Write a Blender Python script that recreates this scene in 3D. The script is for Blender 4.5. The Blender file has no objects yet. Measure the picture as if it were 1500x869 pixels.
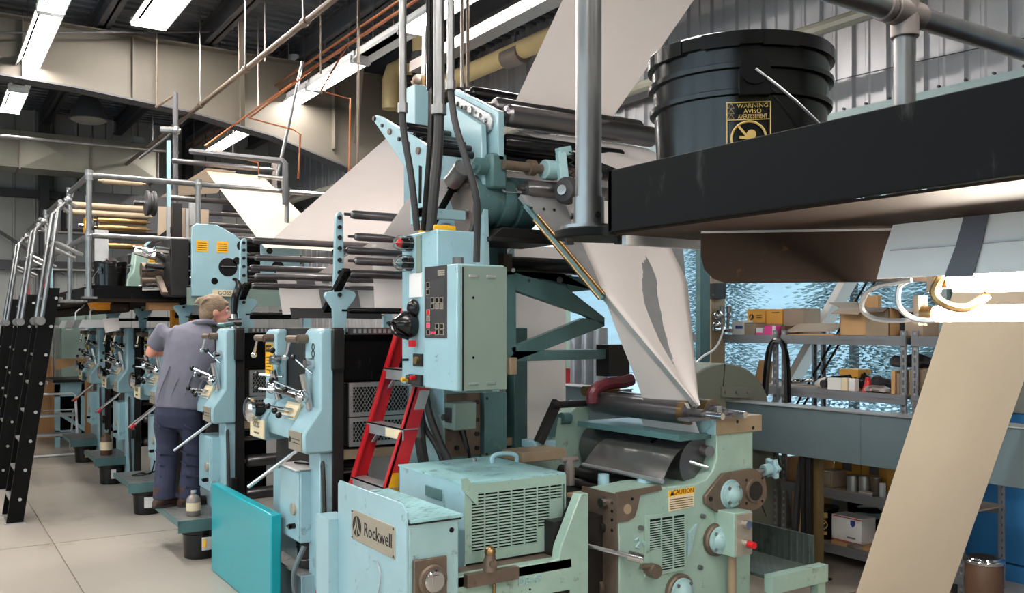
import bpy, math, random
from mathutils import Vector, Matrix
random.seed(7)
C = bpy.context.scene.collection
scene = bpy.context.scene
R = math.radians
PI = math.pi

# ---------------------------------------------------------------- camera
YAW = 33.0
FPX = 1332.0
EYE = 1.70
HORIZON = 480.0
cam = bpy.data.cameras.new('camera')
cam.sensor_width = 36.0
cam.lens = FPX / 1500.0 * 36.0
cam.shift_y = (HORIZON - 434.5) / 1500.0
cam.clip_start = 0.05
cam.clip_end = 300
camo = bpy.data.objects.new('camera', cam)
C.objects.link(camo)
camo.location = (0, 0, EYE)
camo.rotation_euler = (R(90), 0, R(-YAW))
scene.camera = camo

# ---------------------------------------------------------------- world, exposure
world = bpy.data.worlds.new('overcast_sky')
scene.world = world
world.use_nodes = True
wn = world.node_tree.nodes
wn['Background'].inputs[0].default_value = (0.89, 0.945, 1.0, 1)
wn['Background'].inputs[1].default_value = 3.3
scene.view_settings.view_transform = 'Standard'
scene.view_settings.look = 'None'
scene.view_settings.gamma = 1.0
scene.view_settings.use_curve_mapping = False
scene.view_settings.exposure = 0.25
scene.cycles.use_denoising = True
scene.cycles.max_bounces = 6
scene.cycles.diffuse_bounces = 4
scene.cycles.glossy_bounces = 3
scene.cycles.transparent_max_bounces = 12
scene.cycles.sample_clamp_indirect = 6.0
scene.cycles.caustics_reflective = False
scene.cycles.caustics_refractive = False
TUBE = 85.0        # strength of the fluorescent tubes

# ---------------------------------------------------------------- survey helpers (where a sight line meets a real plane)
_s, _c = math.sin(R(YAW)), math.cos(R(YAW))
def pd(px, py, d):
    r = (px - 750.0) / FPX * d
    return Vector((_c * r + _s * d, -_s * r + _c * d, EYE + (HORIZON - py) / FPX * d))
def px_(px, py, X):
    q = (px - 750.0) / FPX
    return pd(px, py, X / (_s + _c * q))
def py_(px, py, Y):
    q = (px - 750.0) / FPX
    return pd(px, py, Y / (_c - _s * q))
def pz_(px, py, Z):
    return pd(px, py, FPX * (EYE - Z) / (py - HORIZON))
def V(*a): return Vector(a)

# ---------------------------------------------------------------- mesh builder
class MB:
    def __init__(s): s.v = []; s.f = []
    def add(s, vs, fs):
        o = len(s.v); s.v += [tuple(p) for p in vs]; s.f += [tuple(i + o for i in f) for f in fs]; return s
    def box(s, x0, y0, z0, x1, y1, z1):
        if x0 > x1: x0, x1 = x1, x0
        if y0 > y1: y0, y1 = y1, y0
        if z0 > z1: z0, z1 = z1, z0
        return s.add([(x0,y0,z0),(x1,y0,z0),(x1,y1,z0),(x0,y1,z0),(x0,y0,z1),(x1,y0,z1),(x1,y1,z1),(x0,y1,z1)],
                     [(0,3,2,1),(4,5,6,7),(0,1,5,4),(1,2,6,5),(2,3,7,6),(3,0,4,7)])
    def obox(s, c, ax, ay, az):
        c = Vector(c); ax = Vector(ax); ay = Vector(ay); az = Vector(az)
        vs = [c + ax*i + ay*j + az*k for k in (-1,1) for j in (-1,1) for i in (-1,1)]
        return s.add(vs, [(0,2,3,1),(4,5,7,6),(0,1,5,4),(1,3,7,5),(3,2,6,7),(2,0,4,6)])
    def bar(s, p0, p1, w, h, up=(0,0,1)):
        p0 = Vector(p0); p1 = Vector(p1); d = p1 - p0; l = d.length; d = d / l
        u = Vector(up)
        if abs(d.dot(u)) > .98: u = Vector((0,1,0))
        sd = d.cross(u).normalized(); u = sd.cross(d)
        return s.obox((p0+p1)/2, d*l/2, sd*w/2, u*h/2)
    def cyl(s, p0, p1, r, r1=None, n=16):
        return s.rev(p0, p1, [(0, r), (1, r if r1 is None else r1)], n)
    def rev(s, p0, p1, prof, n=20, cap=True):
        """prof: (t along p0->p1 as a fraction, radius)"""
        p0 = Vector(p0); p1 = Vector(p1); d = p1 - p0; dn = d.normalized()
        u = Vector((0,0,1)) if abs(dn.z) < .9 else Vector((1,0,0))
        a = dn.cross(u).normalized(); b = dn.cross(a)
        vs = []
        for t, r in prof:
            c = p0 + d*t
            for i in range(n):
                w = 2*PI*i/n; vs.append(c + a*(math.cos(w)*r) + b*(math.sin(w)*r))
        fs = []
        for k in range(len(prof)-1):
            for i in range(n):
                j = (i+1) % n
                fs.append((k*n+i, (k+1)*n+i, (k+1)*n+j, k*n+j))
        if cap:
            fs.append(tuple(range(n))); m = (len(prof)-1)*n
            fs.append(tuple(m+i for i in reversed(range(n))))
        return s.add(vs, fs)
    def prism(s, pts, vec):
        pts = [Vector(p) for p in pts]; vec = Vector(vec); n = len(pts)
        fs = [tuple(range(n)), tuple(n+i for i in reversed(range(n)))]
        for i in range(n):
            j = (i+1) % n; fs.append((i, i+n, j+n, j))
        return s.add(pts + [p+vec for p in pts], fs)
    def flex(s, path, r, n=8, sub=5):
        """a tube along a smooth curve through the given points"""
        P = [Vector(p) for p in path]; Q = []; RR = []
        rs = r if isinstance(r, (list, tuple)) else [r]*len(P)
        for k in range(len(P)-1):
            a, b, c, d = P[max(k-1,0)], P[k], P[k+1], P[min(k+2,len(P)-1)]
            for q in range(sub):
                t = q/sub
                Q.append(.5*((2*b) + (c-a)*t + (2*a-5*b+4*c-d)*t*t + (3*b-a-3*c+d)*t**3)); RR.append(rs[k]*(1-t)+rs[k+1]*t)
        Q.append(P[-1]); RR.append(rs[-1])
        return s.tube(Q, RR, n)
    def tube(s, path, r, n=8, closed=False):
        P = [Vector(p) for p in path]; m = len(P); vs = []; fs = []
        prev = None
        for k in range(m):
            if closed: t = (P[(k+1)%m] - P[k-1])
            else: t = P[min(k+1,m-1)] - P[max(k-1,0)]
            t = t.normalized()
            if prev is None:
                u = Vector((0,0,1)) if abs(t.z) < .9 else Vector((1,0,0))
                a = t.cross(u).normalized()
            else:
                a = (prev - t*prev.dot(t)).normalized()
            prev = a; b = t.cross(a)
            rr = r[k] if isinstance(r, (list, tuple)) else r
            for i in range(n):
                w = 2*PI*i/n; vs.append(P[k] + a*(math.cos(w)*rr) + b*(math.sin(w)*rr))
        for k in range(m if closed else m-1):
            k2 = (k+1) % m
            for i in range(n):
                j = (i+1) % n; fs.append((k*n+i, k*n+j, k2*n+j, k2*n+i))
        if not closed:
            fs.append(tuple(reversed(range(n)))); fs.append(tuple((m-1)*n+i for i in range(n)))
        return s.add(vs, fs)
    def sph(s, c, r, n=12, m=8, sc=(1,1,1)):
        c = Vector(c); vs = []; fs = []
        for k in range(m+1):
            ph = PI*k/m
            for i in range(n):
                w = 2*PI*i/n
                vs.append(c + Vector((math.sin(ph)*math.cos(w)*r*sc[0], math.sin(ph)*math.sin(w)*r*sc[1], math.cos(ph)*r*sc[2])))
        for k in range(m):
            for i in range(n):
                j = (i+1) % n; fs.append((k*n+i, (k+1)*n+i, (k+1)*n+j, k*n+j))
        return s.add(vs, fs)
    def grid(s, rows):
        n = len(rows[0]); vs = [p for r in rows for p in r]
        return s.add(vs, [(k*n+i, k*n+i+1, (k+1)*n+i+1, (k+1)*n+i) for k in range(len(rows)-1) for i in range(n-1)])
    def sheet(s, a, b, c, d, nu=8, nv=10, amp=0.0, seed=0):
        """a-b one edge, d-c the opposite edge; amp is a soft buckle along the normal"""
        a,b,c,d = map(Vector, (a,b,c,d)); nn = (b-a).cross(d-a).normalized(); rows = []
        for j in range(nv+1):
            v = j/nv; row = []
            for i in range(nu+1):
                u = i/nu; p = (a*(1-u)+b*u)*(1-v) + (d*(1-u)+c*u)*v
                if amp: p = p + nn*amp*(math.sin(u*7+v*2+seed) * .6 + math.sin(u*13 - v*3+seed*2)*.4)
                row.append(p)
            rows.append(row)
        return s.grid(rows)

ORG = {}
def mesh_of(name, mb, mats, off=None, sharp=35):
    me = bpy.data.meshes.new(name)
    vs = mb.v if off is None else [(p[0]-off[0], p[1]-off[1], p[2]-off[2]) for p in mb.v]
    me.from_pydata(vs, [], mb.f)
    me.materials.append(mats)
    me.shade_smooth(); me.set_sharp_from_angle(angle=R(sharp))
    me.update()
    return me
def tag(o, label, cat, group=None, kind=None):
    if label: o['label'] = label
    if cat: o['category'] = cat
    if group: o['group'] = group
    if kind: o['kind'] = kind
    return o
def thing(name, label, cat, loc=(0,0,0), group=None):
    o = bpy.data.objects.new(name, None); C.objects.link(o)
    o.empty_display_size = .05
    o.location = loc; ORG[o.name] = Vector(loc)
    return tag(o, label, cat, group)
def part(name, mb, mat, parent=None, bev=0, label=None, sharp=35, kind=None):
    """one mesh object; its vertices are given in world metres"""
    if parent is not None: off = ORG[parent.name]
    else:
        lo = [min(p[k] for p in mb.v) for k in range(3)]; hi = [max(p[k] for p in mb.v) for k in range(3)]
        off = Vector(((lo[0]+hi[0])/2, (lo[1]+hi[1])/2, lo[2]))
    me = mesh_of(name, mb, mat, off, sharp)
    o = bpy.data.objects.new(name, me); C.objects.link(o)
    if parent is not None: o.parent = parent; ORG[o.name] = off.copy()
    else: o.location = off; ORG[o.name] = off
    if bev:
        m = o.modifiers.new('bevel', 'BEVEL'); m.width = bev; m.segments = 2; m.limit_method = 'ANGLE'; m.angle_limit = R(40)
    if label: o['label'] = label
    if kind: o['kind'] = kind
    return o
def solo(name, mb, mat, label, cat, group=None, bev=0, kind=None):
    return tag(part(name, mb, mat, None, bev), label, cat, group, kind)
def struct(name, mb, mat, parent=None, bev=0):
    o = part(name, mb, mat, parent, bev)
    if parent is None: o['kind'] = 'structure'
    return o
def dup(root, loc, label=None, group=None, rz=0, skip=()):
    r = root.copy(); C.objects.link(r); r.location = loc; r.rotation_euler = (0,0,rz)
    if label: r['label'] = label
    if group: r['group'] = group
    ORG[r.name] = Vector(loc)
    for ch in list(root.children):
        if ch.name.split('.')[0] in skip: continue
        c = ch.copy(); C.objects.link(c); c.parent = r
        for g in ch.children:
            d = g.copy(); C.objects.link(d); d.parent = c
    return r
def text(name, body, size, loc, xdir, updir, mat, parent, depth=.0006, align='CENTER', wide=1.0, label=None):
    cu = bpy.data.curves.new(name, 'FONT'); cu.body = body; cu.size = size; cu.align_x = align; cu.align_y = 'CENTER'
    cu.extrude = depth; cu.resolution_u = 2
    t = bpy.data.objects.new(name, cu); me = bpy.data.meshes.new_from_object(t)
    bpy.data.objects.remove(t); bpy.data.curves.remove(cu)
    x = Vector(xdir).normalized(); y = Vector(updir).normalized(); z = x.cross(y)
    off = ORG[parent.name]; l = Vector(loc) - off
    M = Matrix(((x.x*wide,y.x,z.x,l.x),(x.y*wide,y.y,z.y,l.y),(x.z*wide,y.z,z.z,l.z),(0,0,0,1)))
    me.transform(M); me.materials.clear(); me.materials.append(mat)
    o = bpy.data.objects.new(name, me); C.objects.link(o); o.parent = parent; ORG[o.name] = off.copy()
    if label: o['label'] = label
    return o

# ---------------------------------------------------------------- materials
def lin(c):
    return tuple((x/255/12.92 if x/255 <= .04045 else ((x/255+.055)/1.055)**2.4) for x in c) + (1,)
def mat(name, col, rough=.5, metal=0.0, var=.12, scale=6.0, stain=None, stain_amt=0.0, bump=0.0, bscale=60.0, coat=0.0, stretch=None, rvar=.12, trans=0.0, spec=.5):
    m = bpy.data.materials.new(name); m.use_nodes = True
    nt = m.node_tree; N = nt.nodes; L = nt.links; b = N['Principled BSDF']
    b.inputs['Roughness'].default_value = rough; b.inputs['Metallic'].default_value = metal
    b.inputs['Specular IOR Level'].default_value = spec
    if coat: b.inputs['Coat Weight'].default_value = coat; b.inputs['Coat Roughness'].default_value = .12
    tc = N.new('ShaderNodeTexCoord'); mp = N.new('ShaderNodeMapping'); L.new(tc.outputs['Object'], mp.inputs[0])
    if stretch: mp.inputs['Scale'].default_value = stretch
    nz = N.new('ShaderNodeTexNoise'); nz.inputs['Scale'].default_value = scale; nz.inputs['Detail'].default_value = 5; nz.inputs['Roughness'].default_value = .6
    L.new(mp.outputs[0], nz.inputs[0])
    rp = N.new('ShaderNodeMapRange'); L.new(nz.outputs['Fac'], rp.inputs[0])
    rp.inputs[1].default_value = .3; rp.inputs[2].default_value = .7; rp.inputs[3].default_value = 1-var; rp.inputs[4].default_value = 1+var*.6
    mx = N.new('ShaderNodeMix'); mx.data_type = 'RGBA'; mx.blend_type = 'MULTIPLY'; mx.inputs[0].default_value = 1
    mx.inputs[6].default_value = lin(col)
    cm = N.new('ShaderNodeCombineColor')
    for i in range(3): L.new(rp.outputs[0], cm.inputs[i])
    L.new(cm.outputs[0], mx.inputs[7]); out = mx.outputs[2]
    if stain:
        n2 = N.new('ShaderNodeTexNoise'); n2.inputs['Scale'].default_value = scale*2.3; n2.inputs['Detail'].default_value = 8; n2.inputs['Roughness'].default_value = .7
        L.new(mp.outputs[0], n2.inputs[0])
        r2 = N.new('ShaderNodeMapRange'); r2.inputs[1].default_value = .62-stain_amt*.3; r2.inputs[2].default_value = .72; L.new(n2.outputs['Fac'], r2.inputs[0])
        m2 = N.new('ShaderNodeMix'); m2.data_type = 'RGBA'; L.new(r2.outputs[0], m2.inputs[0]); L.new(out, m2.inputs[6]); m2.inputs[7].default_value = lin(stain)
        out = m2.outputs[2]
    L.new(out, b.inputs['Base Color'])
    if rvar:
        r3 = N.new('ShaderNodeMapRange'); L.new(nz.outputs['Fac'], r3.inputs[0]); r3.inputs[3].default_value = max(.03, rough-rvar); r3.inputs[4].default_value = min(1, rough+rvar)
        L.new(r3.outputs[0], b.inputs['Roughness'])
    if bump:
        n4 = N.new('ShaderNodeTexNoise'); n4.inputs['Scale'].default_value = bscale; n4.inputs['Detail'].default_value = 4; L.new(mp.outputs[0], n4.inputs[0])
        bp = N.new('ShaderNodeBump'); bp.inputs['Strength'].default_value = bump; bp.inputs['Distance'].default_value = .01
        L.new(n4.outputs['Fac'], bp.inputs['Height']); L.new(bp.outputs[0], b.inputs['Normal'])
    if trans:
        tr = N.new('ShaderNodeBsdfTranslucent'); L.new(out, tr.inputs[0]); ms = N.new('ShaderNodeMixShader'); ms.inputs[0].default_value = trans
        L.new(b.outputs[0], ms.inputs[1]); L.new(tr.outputs[0], ms.inputs[2]); L.new(ms.outputs[0], N['Material Output'].inputs[0])
    return m
def tread(name, col, metal, rough, pitch=.03):
    """raised lozenge tread plate: the lozenges as fine relief"""
    m = mat(name, col, rough, metal, var=.3, scale=5, stain=(40,38,36), stain_amt=.25)
    nt = m.node_tree; N = nt.nodes; L = nt.links; b = N['Principled BSDF']
    tc = N.new('ShaderNodeTexCoord'); mp = N.new('ShaderNodeMapping'); mp.inputs['Rotation'].default_value = (0,0,R(45)); mp.inputs['Scale'].default_value = (1/pitch, 1/pitch, 1)
    L.new(tc.outputs['Object'], mp.inputs[0])
    vo = N.new('ShaderNodeTexVoronoi'); vo.inputs['Scale'].default_value = 1; vo.inputs['Randomness'].default_value = 0.1; L.new(mp.outputs[0], vo.inputs[0])
    r = N.new('ShaderNodeMapRange'); r.inputs[1].default_value = .25; r.inputs[2].default_value = .4; r.inputs[3].default_value = 1; r.inputs[4].default_value = 0
    L.new(vo.outputs['Distance'], r.inputs[0])
    bp = N.new('ShaderNodeBump'); bp.inputs['Strength'].default_value = .7; bp.inputs['Distance'].default_value = .004; L.new(r.outputs[0], bp.inputs['Height']); L.new(bp.outputs[0], b.inputs['Normal'])
    return m
def emit(name, col, s):
    m = bpy.data.materials.new(name); m.use_nodes = True; N = m.node_tree.nodes; N.clear()
    e = N.new('ShaderNodeEmission'); e.inputs[0].default_value = col; e.inputs[1].default_value = s
    o = N.new('ShaderNodeOutputMaterial'); m.node_tree.links.new(e.outputs[0], o.inputs[0]); return m
def glass(name):
    m = bpy.data.materials.new(name); m.use_nodes = True; N = m.node_tree.nodes; L = m.node_tree.links; N.clear()
    t = N.new('ShaderNodeBsdfTransparent'); t.inputs[0].default_value = (.80,.90,.93,1)
    g = N.new('ShaderNodeBsdfGlossy'); g.inputs['Roughness'].default_value = .02; g.inputs[0].default_value = (.9,.95,1,1)
    f = N.new('ShaderNodeFresnel'); f.inputs[0].default_value = 1.5
    ge = N.new('ShaderNodeNewGeometry'); iv = N.new('ShaderNodeMath'); iv.operation = 'SUBTRACT'; iv.inputs[0].default_value = 1; L.new(ge.outputs['Backfacing'], iv.inputs[1])
    ml = N.new('ShaderNodeMath'); ml.operation = 'MULTIPLY'; L.new(f.outputs[0], ml.inputs[0]); L.new(iv.outputs[0], ml.inputs[1])
    mx = N.new('ShaderNodeMixShader'); L.new(ml.outputs[0], mx.inputs[0]); L.new(t.outputs[0], mx.inputs[1]); L.new(g.outputs[0], mx.inputs[2])
    o = N.new('ShaderNodeOutputMaterial'); L.new(mx.outputs[0], o.inputs[0]); return m

M = {}
M['blue'] = mat('blue_machine_enamel', (150,186,196), .34, var=.10, scale=4, stain=(88,110,112), stain_amt=.03, coat=.35)
M['teal'] = mat('aqua_machine_enamel', (150,184,188), .38, var=.13, scale=5, stain=(96,100,92), stain_amt=.08, coat=.2)
M['green'] = mat('sea_green_machine_enamel', (150,178,166), .42, var=.12, scale=6, stain=(96,96,84), stain_amt=.10, coat=.15)
M['deep'] = mat('dirty_shaded_teal_enamel', (74,108,110), .42, var=.2, scale=6, stain=(120,130,105), stain_amt=.10)  # dirtier teal paint; brace and tower shade is put into the colour
M['cyan'] = mat('turquoise_gloss_lacquer', (24,156,168), .3, var=.06, scale=3, coat=.25, rvar=.04, spec=.35)
M['shelfgrey'] = mat('grey_shelving_steel', (128,130,136), .42, .3, var=.1, scale=4)
M['slate'] = mat('slate_blue_sheet_metal', (92,108,114), .45, var=.12, scale=2)
M['khaki'] = mat('olive_grey_paint', (122,126,114), .55, var=.1, scale=3)
M['boxgrey'] = mat('grey_green_enamel', (120,138,130), .42, var=.06, scale=3)
M['black'] = mat('black_plastic', (9,9,10), .22, spec=.4, var=.2, scale=8, rvar=.1)
M['blacksteel'] = mat('black_painted_steel', (9,9,10), .5, spec=.10, var=.3, scale=5, stain=(58,56,55), stain_amt=.05, stretch=(1,1,.3))
M['dark'] = mat('oily_dark_iron', (34,32,32), .45, .3, var=.3, scale=9)
M['char'] = mat('charcoal_rubber', (40,40,42), .6, var=.15)
M['steel'] = mat('galvanised_steel', (145,146,147), .34, .9, var=.18, scale=14, stretch=(1,1,.25))
M['alu'] = mat('dull_aluminium', (186,188,190), .42, .75, var=.12, scale=10)
M['chrome'] = mat('polished_chrome', (205,205,208), .14, 1.0, var=.06)
M['roller'] = mat('dark_steel_roller', (112,110,112), .30, .85, var=.10, scale=5, rvar=.06)
M['rubroll'] = mat('ink_black_roller', (24,24,26), .22, .2, var=.2)
M['bare'] = mat('bare_brown_iron', (112,98,86), .5, .45, var=.25, scale=9, stain=(60,48,40), stain_amt=.1)
M['tan'] = mat('tan_primer_face', (150,132,108), .55, .1, var=.15, scale=9)
M['brass'] = mat('brass', (150,122,82), .35, .9, var=.2)
M['copper'] = mat('copper_pipe', (150,92,60), .4, .8, var=.15)
M['paper'] = mat('newsprint', (232,224,221), .8, var=.03, scale=3, trans=.3, rvar=.02)
M['paperwarm'] = mat('cream_newsprint', (238,220,194), .8, var=.03, scale=3, trans=.35, rvar=.02)
M['papertan'] = mat('buff_newsprint', (206,184,160), .8, var=.03, scale=3, trans=.15, rvar=.02)
M['print'] = mat('printed_newsprint', (196,190,184), .8, var=.3, scale=3.5, stretch=(5,.8,5), trans=.15, rvar=.02)
M['ink'] = mat('grey_printing_ink', (110,108,110), .8, var=.1)
M['concrete'] = mat('sealed_concrete', (162,154,144), .33, var=.14, scale=.9, stain=(126,118,108), stain_amt=.16, rvar=.1)
M['farwall'] = mat('off_white_wall_sheet', (176,178,176), .5, var=.06, scale=1.2)
M['wallsheet'] = mat('grey_wall_sheet', (176,176,180), .38, .25, var=.1, scale=2, stretch=(1,1,.2))
M['deck'] = mat('grey_roof_deck', (96,100,108), .38, .5, var=.2, scale=1.4)
M['steelwork'] = mat('dark_grey_steelwork', (70,70,74), .55, var=.15, scale=3)
M['girder'] = mat('beige_grey_girder', (100,94,84), .6, var=.1, scale=1.5)
M['ducttin'] = mat('tin_duct', (150,148,136), .4, .4, var=.12, scale=2)
M['cream'] = mat('cream_pipe_jacket', (212,190,140), .5, var=.1, scale=3)
M['bluewall'] = mat('blue_wall_paint', (50,118,176), .45, var=.06, scale=2)
M['greywall'] = mat('grey_wall_paint', (140,146,142), .6, var=.05)
M['sill'] = mat('pale_teal_trim', (150,172,172), .5, var=.05)
M['red'] = mat('red_fibreglass', (186,24,34), .34, var=.1, scale=8, coat=.3)
M['white'] = mat('white_enamel', (222,222,222), .4, var=.04)
M['card'] = mat('brown_cardboard', (190,150,104), .75, var=.08, scale=6)
M['cardgrey'] = mat('grey_brown_cardboard', (158,140,122), .75, var=.08, scale=6)
M['yellowbox'] = mat('yellow_cardboard', (226,164,70), .65, var=.05)
M['yellow'] = mat('yellow_sign_print', (240,178,30), .5, var=.05)
M['pink'] = mat('pink_card', (226,70,150), .6, var=.05)
M['orange'] = mat('orange_paint', (240,150,30), .5, var=.12)
M['brownunder'] = mat('brown_underside', (36,26,20), .7, var=.3, scale=4, stain=(92,66,40), stain_amt=.03, spec=.12)
M['wood'] = mat('pine_board', (180,130,84), .6, var=.2, scale=4, stretch=(4,4,.6))
M['drum'] = mat('brown_fibre_drum', (88,62,44), .5, var=.15, scale=6)
M['tape'] = mat('grey_duct_tape', (92,92,100), .45, var=.1)
M['tin'] = mat('grey_tinplate', (140,130,126), .4, .5, var=.15)
M['tread'] = tread('steel_tread_plate', (150,150,148), .55, .4)
M['treadblue'] = tread('painted_tread_plate', (150,196,200), .0, .35, .035)
M['treaddark'] = tread('dirty_tread_plate', (72,84,80), .2, .5)
M['plate'] = mat('brushed_nameplate', (176,168,152), .4, .5, var=.06, scale=20)
M['label'] = mat('cream_label', (226,210,176), .6, var=.05)
M['print_black'] = mat('black_lettering', (16,16,18), .5, var=0)
M['print_gold'] = mat('gold_lettering', (196,164,92), .5, var=.05)
M['print_blue'] = mat('blue_lettering', (40,60,130), .5, var=.05)
M['panelgrey'] = mat('dark_keypad_film', (56,54,56), .35, var=.1)
M['ledred'] = emit('red_indicator', (1,.05,.12,1), 1.6)
M['redcap'] = mat('red_button', (200,20,30), .3, var=.05)
M['shirt'] = mat('grey_work_shirt', (104,103,116), .85, var=.12, scale=12, bump=.25, bscale=18)
M['trouser'] = mat('navy_work_trousers', (44,47,70), .85, var=.16, scale=12, bump=.3, bscale=16)
M['skin'] = mat('skin', (216,150,130), .5, var=.08, scale=20)
M['hair'] = mat('grey_brown_hair', (134,112,90), .7, var=.35, scale=30, bump=.6, bscale=60, stretch=(1,1,3))
M['boot'] = mat('brown_boot_leather', (70,46,38), .45, var=.2)
M['foil'] = mat('silver_insulation_foil', (170,172,178), .35, .6, var=.2, scale=5, bump=.5, bscale=10)
M['tube'] = emit('fluorescent_tube', (1.0,.94,.88,1), TUBE)
M['worktube'] = emit('work_lamp_tube', (1.0,.90,.76,1), 260)
M['olive'] = mat('olive_brown_paint', (126,108,72), .45, .2, var=.2)
M['glass'] = glass('window_glass')
M['needle'] = mat('frosted_conifer', (128,146,148), .9, var=.2, scale=3, trans=.45)
M['bark'] = mat('grey_bark', (96,92,90), .9, var=.3, scale=8)
M['snow'] = mat('snowy_ground', (150,162,172), .9, var=.1, scale=.4)
M['hillmat'] = mat('misty_wooded_slope', (118,134,142), .95, var=.22, scale=.18)

# ================================================================ SETTING
XW, YW, XL, YB, ZD = 6.15, 17.0, -4.5, -5.5, 5.3
# floor: concrete slabs cut by control joints
fl = MB().box(XL, YB, -.12, 12, YW, -.012); floor = struct('floor', fl, M['concrete'])
xs = [XL, .87, XW]; ys = [YB, -.6, 3.7, 7.97, 12.3, YW]
for i in range(2):
    for j in range(5):
        part('slab', MB().box(xs[i]+.006, ys[j]+.006, -.011, xs[i+1]-.006, ys[j+1]-.006, 0), M['concrete'], floor)

def ribbed_x(x, y0, y1, z0, z1, out=-1, pitch=.305):
    """sheet in a plane x = const with vertical trapezoid ribs"""
    n = max(1, round((y1-y0)/pitch)); p = (y1-y0)/n; prof = []
    for k in range(n):
        a = y0+k*p
        prof += [(a,0),(a+p*.40,0),(a+p*.44,.012),(a+p*.52,.012),(a+p*.56,0)]
        prof += [(a+p*.84,0),(a+p*.88,.034),(a+p*.96,.034)]
    prof.append((y1,0))
    return MB().grid([[V(x+out*h, y, z) for y, h in prof] for z in (z0, z1)])
def ribbed_y(y, x0, x1, z0, z1, out=-1, pitch=.305):
    n = max(1, round((x1-x0)/pitch)); p = (x1-x0)/n; prof = []
    for k in range(n):
        a = x0+k*p; prof += [(a,0),(a+p*.84,0),(a+p*.88,.034),(a+p*.96,.034)]
    prof.append((x1,0))
    return MB().grid([[V(x, y+out*h, z) for x, h in prof] for z in (z0, z1)])

# far wall
wf = struct('wall_far', MB().box(XL, YW+.05, 0, XW+.2, YW+.25, ZD+.3), M['farwall'])
x = XL
while x < XW-.1:
    x2 = min(x+.915, XW); part('wall_panel', ribbed_y(YW, x, x2, 0, ZD+.1), M['farwall'], wf); x = x2
for z, h in ((2.72, .16), (3.9, .12)):
    part('girt', MB().box(XL, YW-.2, z-h/2, XW, YW-.05, z+h/2), M['steelwork'], wf)
part('diagonal_tie', MB().bar(V(-.2,YW-.24,4.1), V(2.0,YW-.24,2.6), .05, .05), M['steelwork'], wf)
part('diagonal_tie', MB().bar(V(3.4,YW-.24,.8), V(1.6,YW-.24,2.0), .05, .05), M['steelwork'], wf)
for x in (1.7, 4.0):
    part('wall_post', MB().box(x-.07, YW-.3, 0, x+.07, YW-.05, ZD), M['steelwork'], wf)
# near and left walls, out of the picture: they close the hall
wl = struct('wall_left', MB().box(XL-.2, YB, 0, XL, YW, 1.0).box(XL-.2, YB, 3.4, XL, YW, ZD+.3).box(XL-.2, YB, 1, XL, -3, 3.4).box(XL-.2, 9, 1, XL, YW, 3.4), M['farwall'])
for k in range(4):
    y0 = -3+k*3
    w = struct('window_%d' % (k+3), MB().box(XL-.15, y0, 1, XL-.05, y0+.08, 3.4).box(XL-.15, y0+2.92, 1, XL-.05, y0+3, 3.4).box(XL-.15, y0, 1, XL-.05, y0+3, 1.08).box(XL-.15, y0, 3.32, XL-.05, y0+3, 3.4), M['sill'])
    part('pane', MB().box(XL-.105, y0+.08, 1.08, XL-.098, y0+2.92, 3.32), M['glass'], w)
struct('wall_back', MB().box(XL-.2, YB-.2, 0, XW+.2, YB, ZD+.3), M['farwall'])
# right wall: blue dado, ribbed sheets above, glazed stretch
wr = struct('wall_right', MB().box(XW+.06, YB, 0, XW+.22, 3.75, ZD+.3).box(XW+.06, 10, 0, XW+.22, YW, ZD+.3)
            .box(XW+.06, 3.75, 3.28, XW+.22, 10, ZD+.3).box(XW+.06, 3.75, 0, XW+.22, 10, .55), M['greywall'])
part('dado', MB().box(XW-.02, YB, .12, XW+.06, 3.72, 1.12), M['bluewall'], wr)
part('lining', MB().box(XW+.0, YB, 1.13, XW+.055, 3.72, 3.28), M['greywall'], wr)
part('dado', MB().box(XW-.02, 10.05, .12, XW+.06, YW-.02, 1.12), M['bluewall'], wr)
struct('baseboard_right', MB().box(XW-.04, YB, 0, XW+.06, 3.72, .11), M['bluewall'])
y = YB
while y < YW-.1:
    y2 = min(y+.915, YW); part('wall_panel', ribbed_x(XW-.0, y, y2, 3.36, ZD+.1), M['wallsheet'], wr); y = y2
y = 10.05
while y < YW-.1:
    y2 = min(y+.915, YW); part('wall_panel', ribbed_x(XW+.02, y, y2, 1.14, 3.36), M['wallsheet'], wr); y = y2
struct('frame_member_1', MB().box(XW-.1, YB, 3.27, XW+.06, 10, 3.40), M['sill'])
for k in range(46):
    y = .6 + k*.2
    part('screw', MB().cyl(V(XW-.02,y,3.43), V(XW-.045,y,3.43), .010, n=6), M['steelwork'], wr)
part('girt', MB().box(XW-.12, 6.4, 3.98, XW-.04, YW, 4.12), M['steelwork'], wr)
part('cable_run', MB().tube([V(XW-.06, y, 3.62-.05*math.sin((y)*.9)) for y in [.2*i for i in range(4, 40)]], .004, 5), M['steelwork'], wr)
for n, (a, b) in enumerate(((3.75, 6.95), (6.95, 10.0))):
    w = struct('window_%d' % (n+1), MB().box(XW-.02, a, .55, XW+.16, a+.06, 3.28).box(XW-.02, b-.06, .55, XW+.16, b, 3.28)
               .box(XW-.06, a, .55, XW+.16, b, .62).box(XW-.02, a, 3.2, XW+.16, b, 3.28), M['sill'])
    part('pane', MB().box(XW+.08, a+.06, .62, XW+.088, b-.06, 3.2), M['glass'], w)
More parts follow.
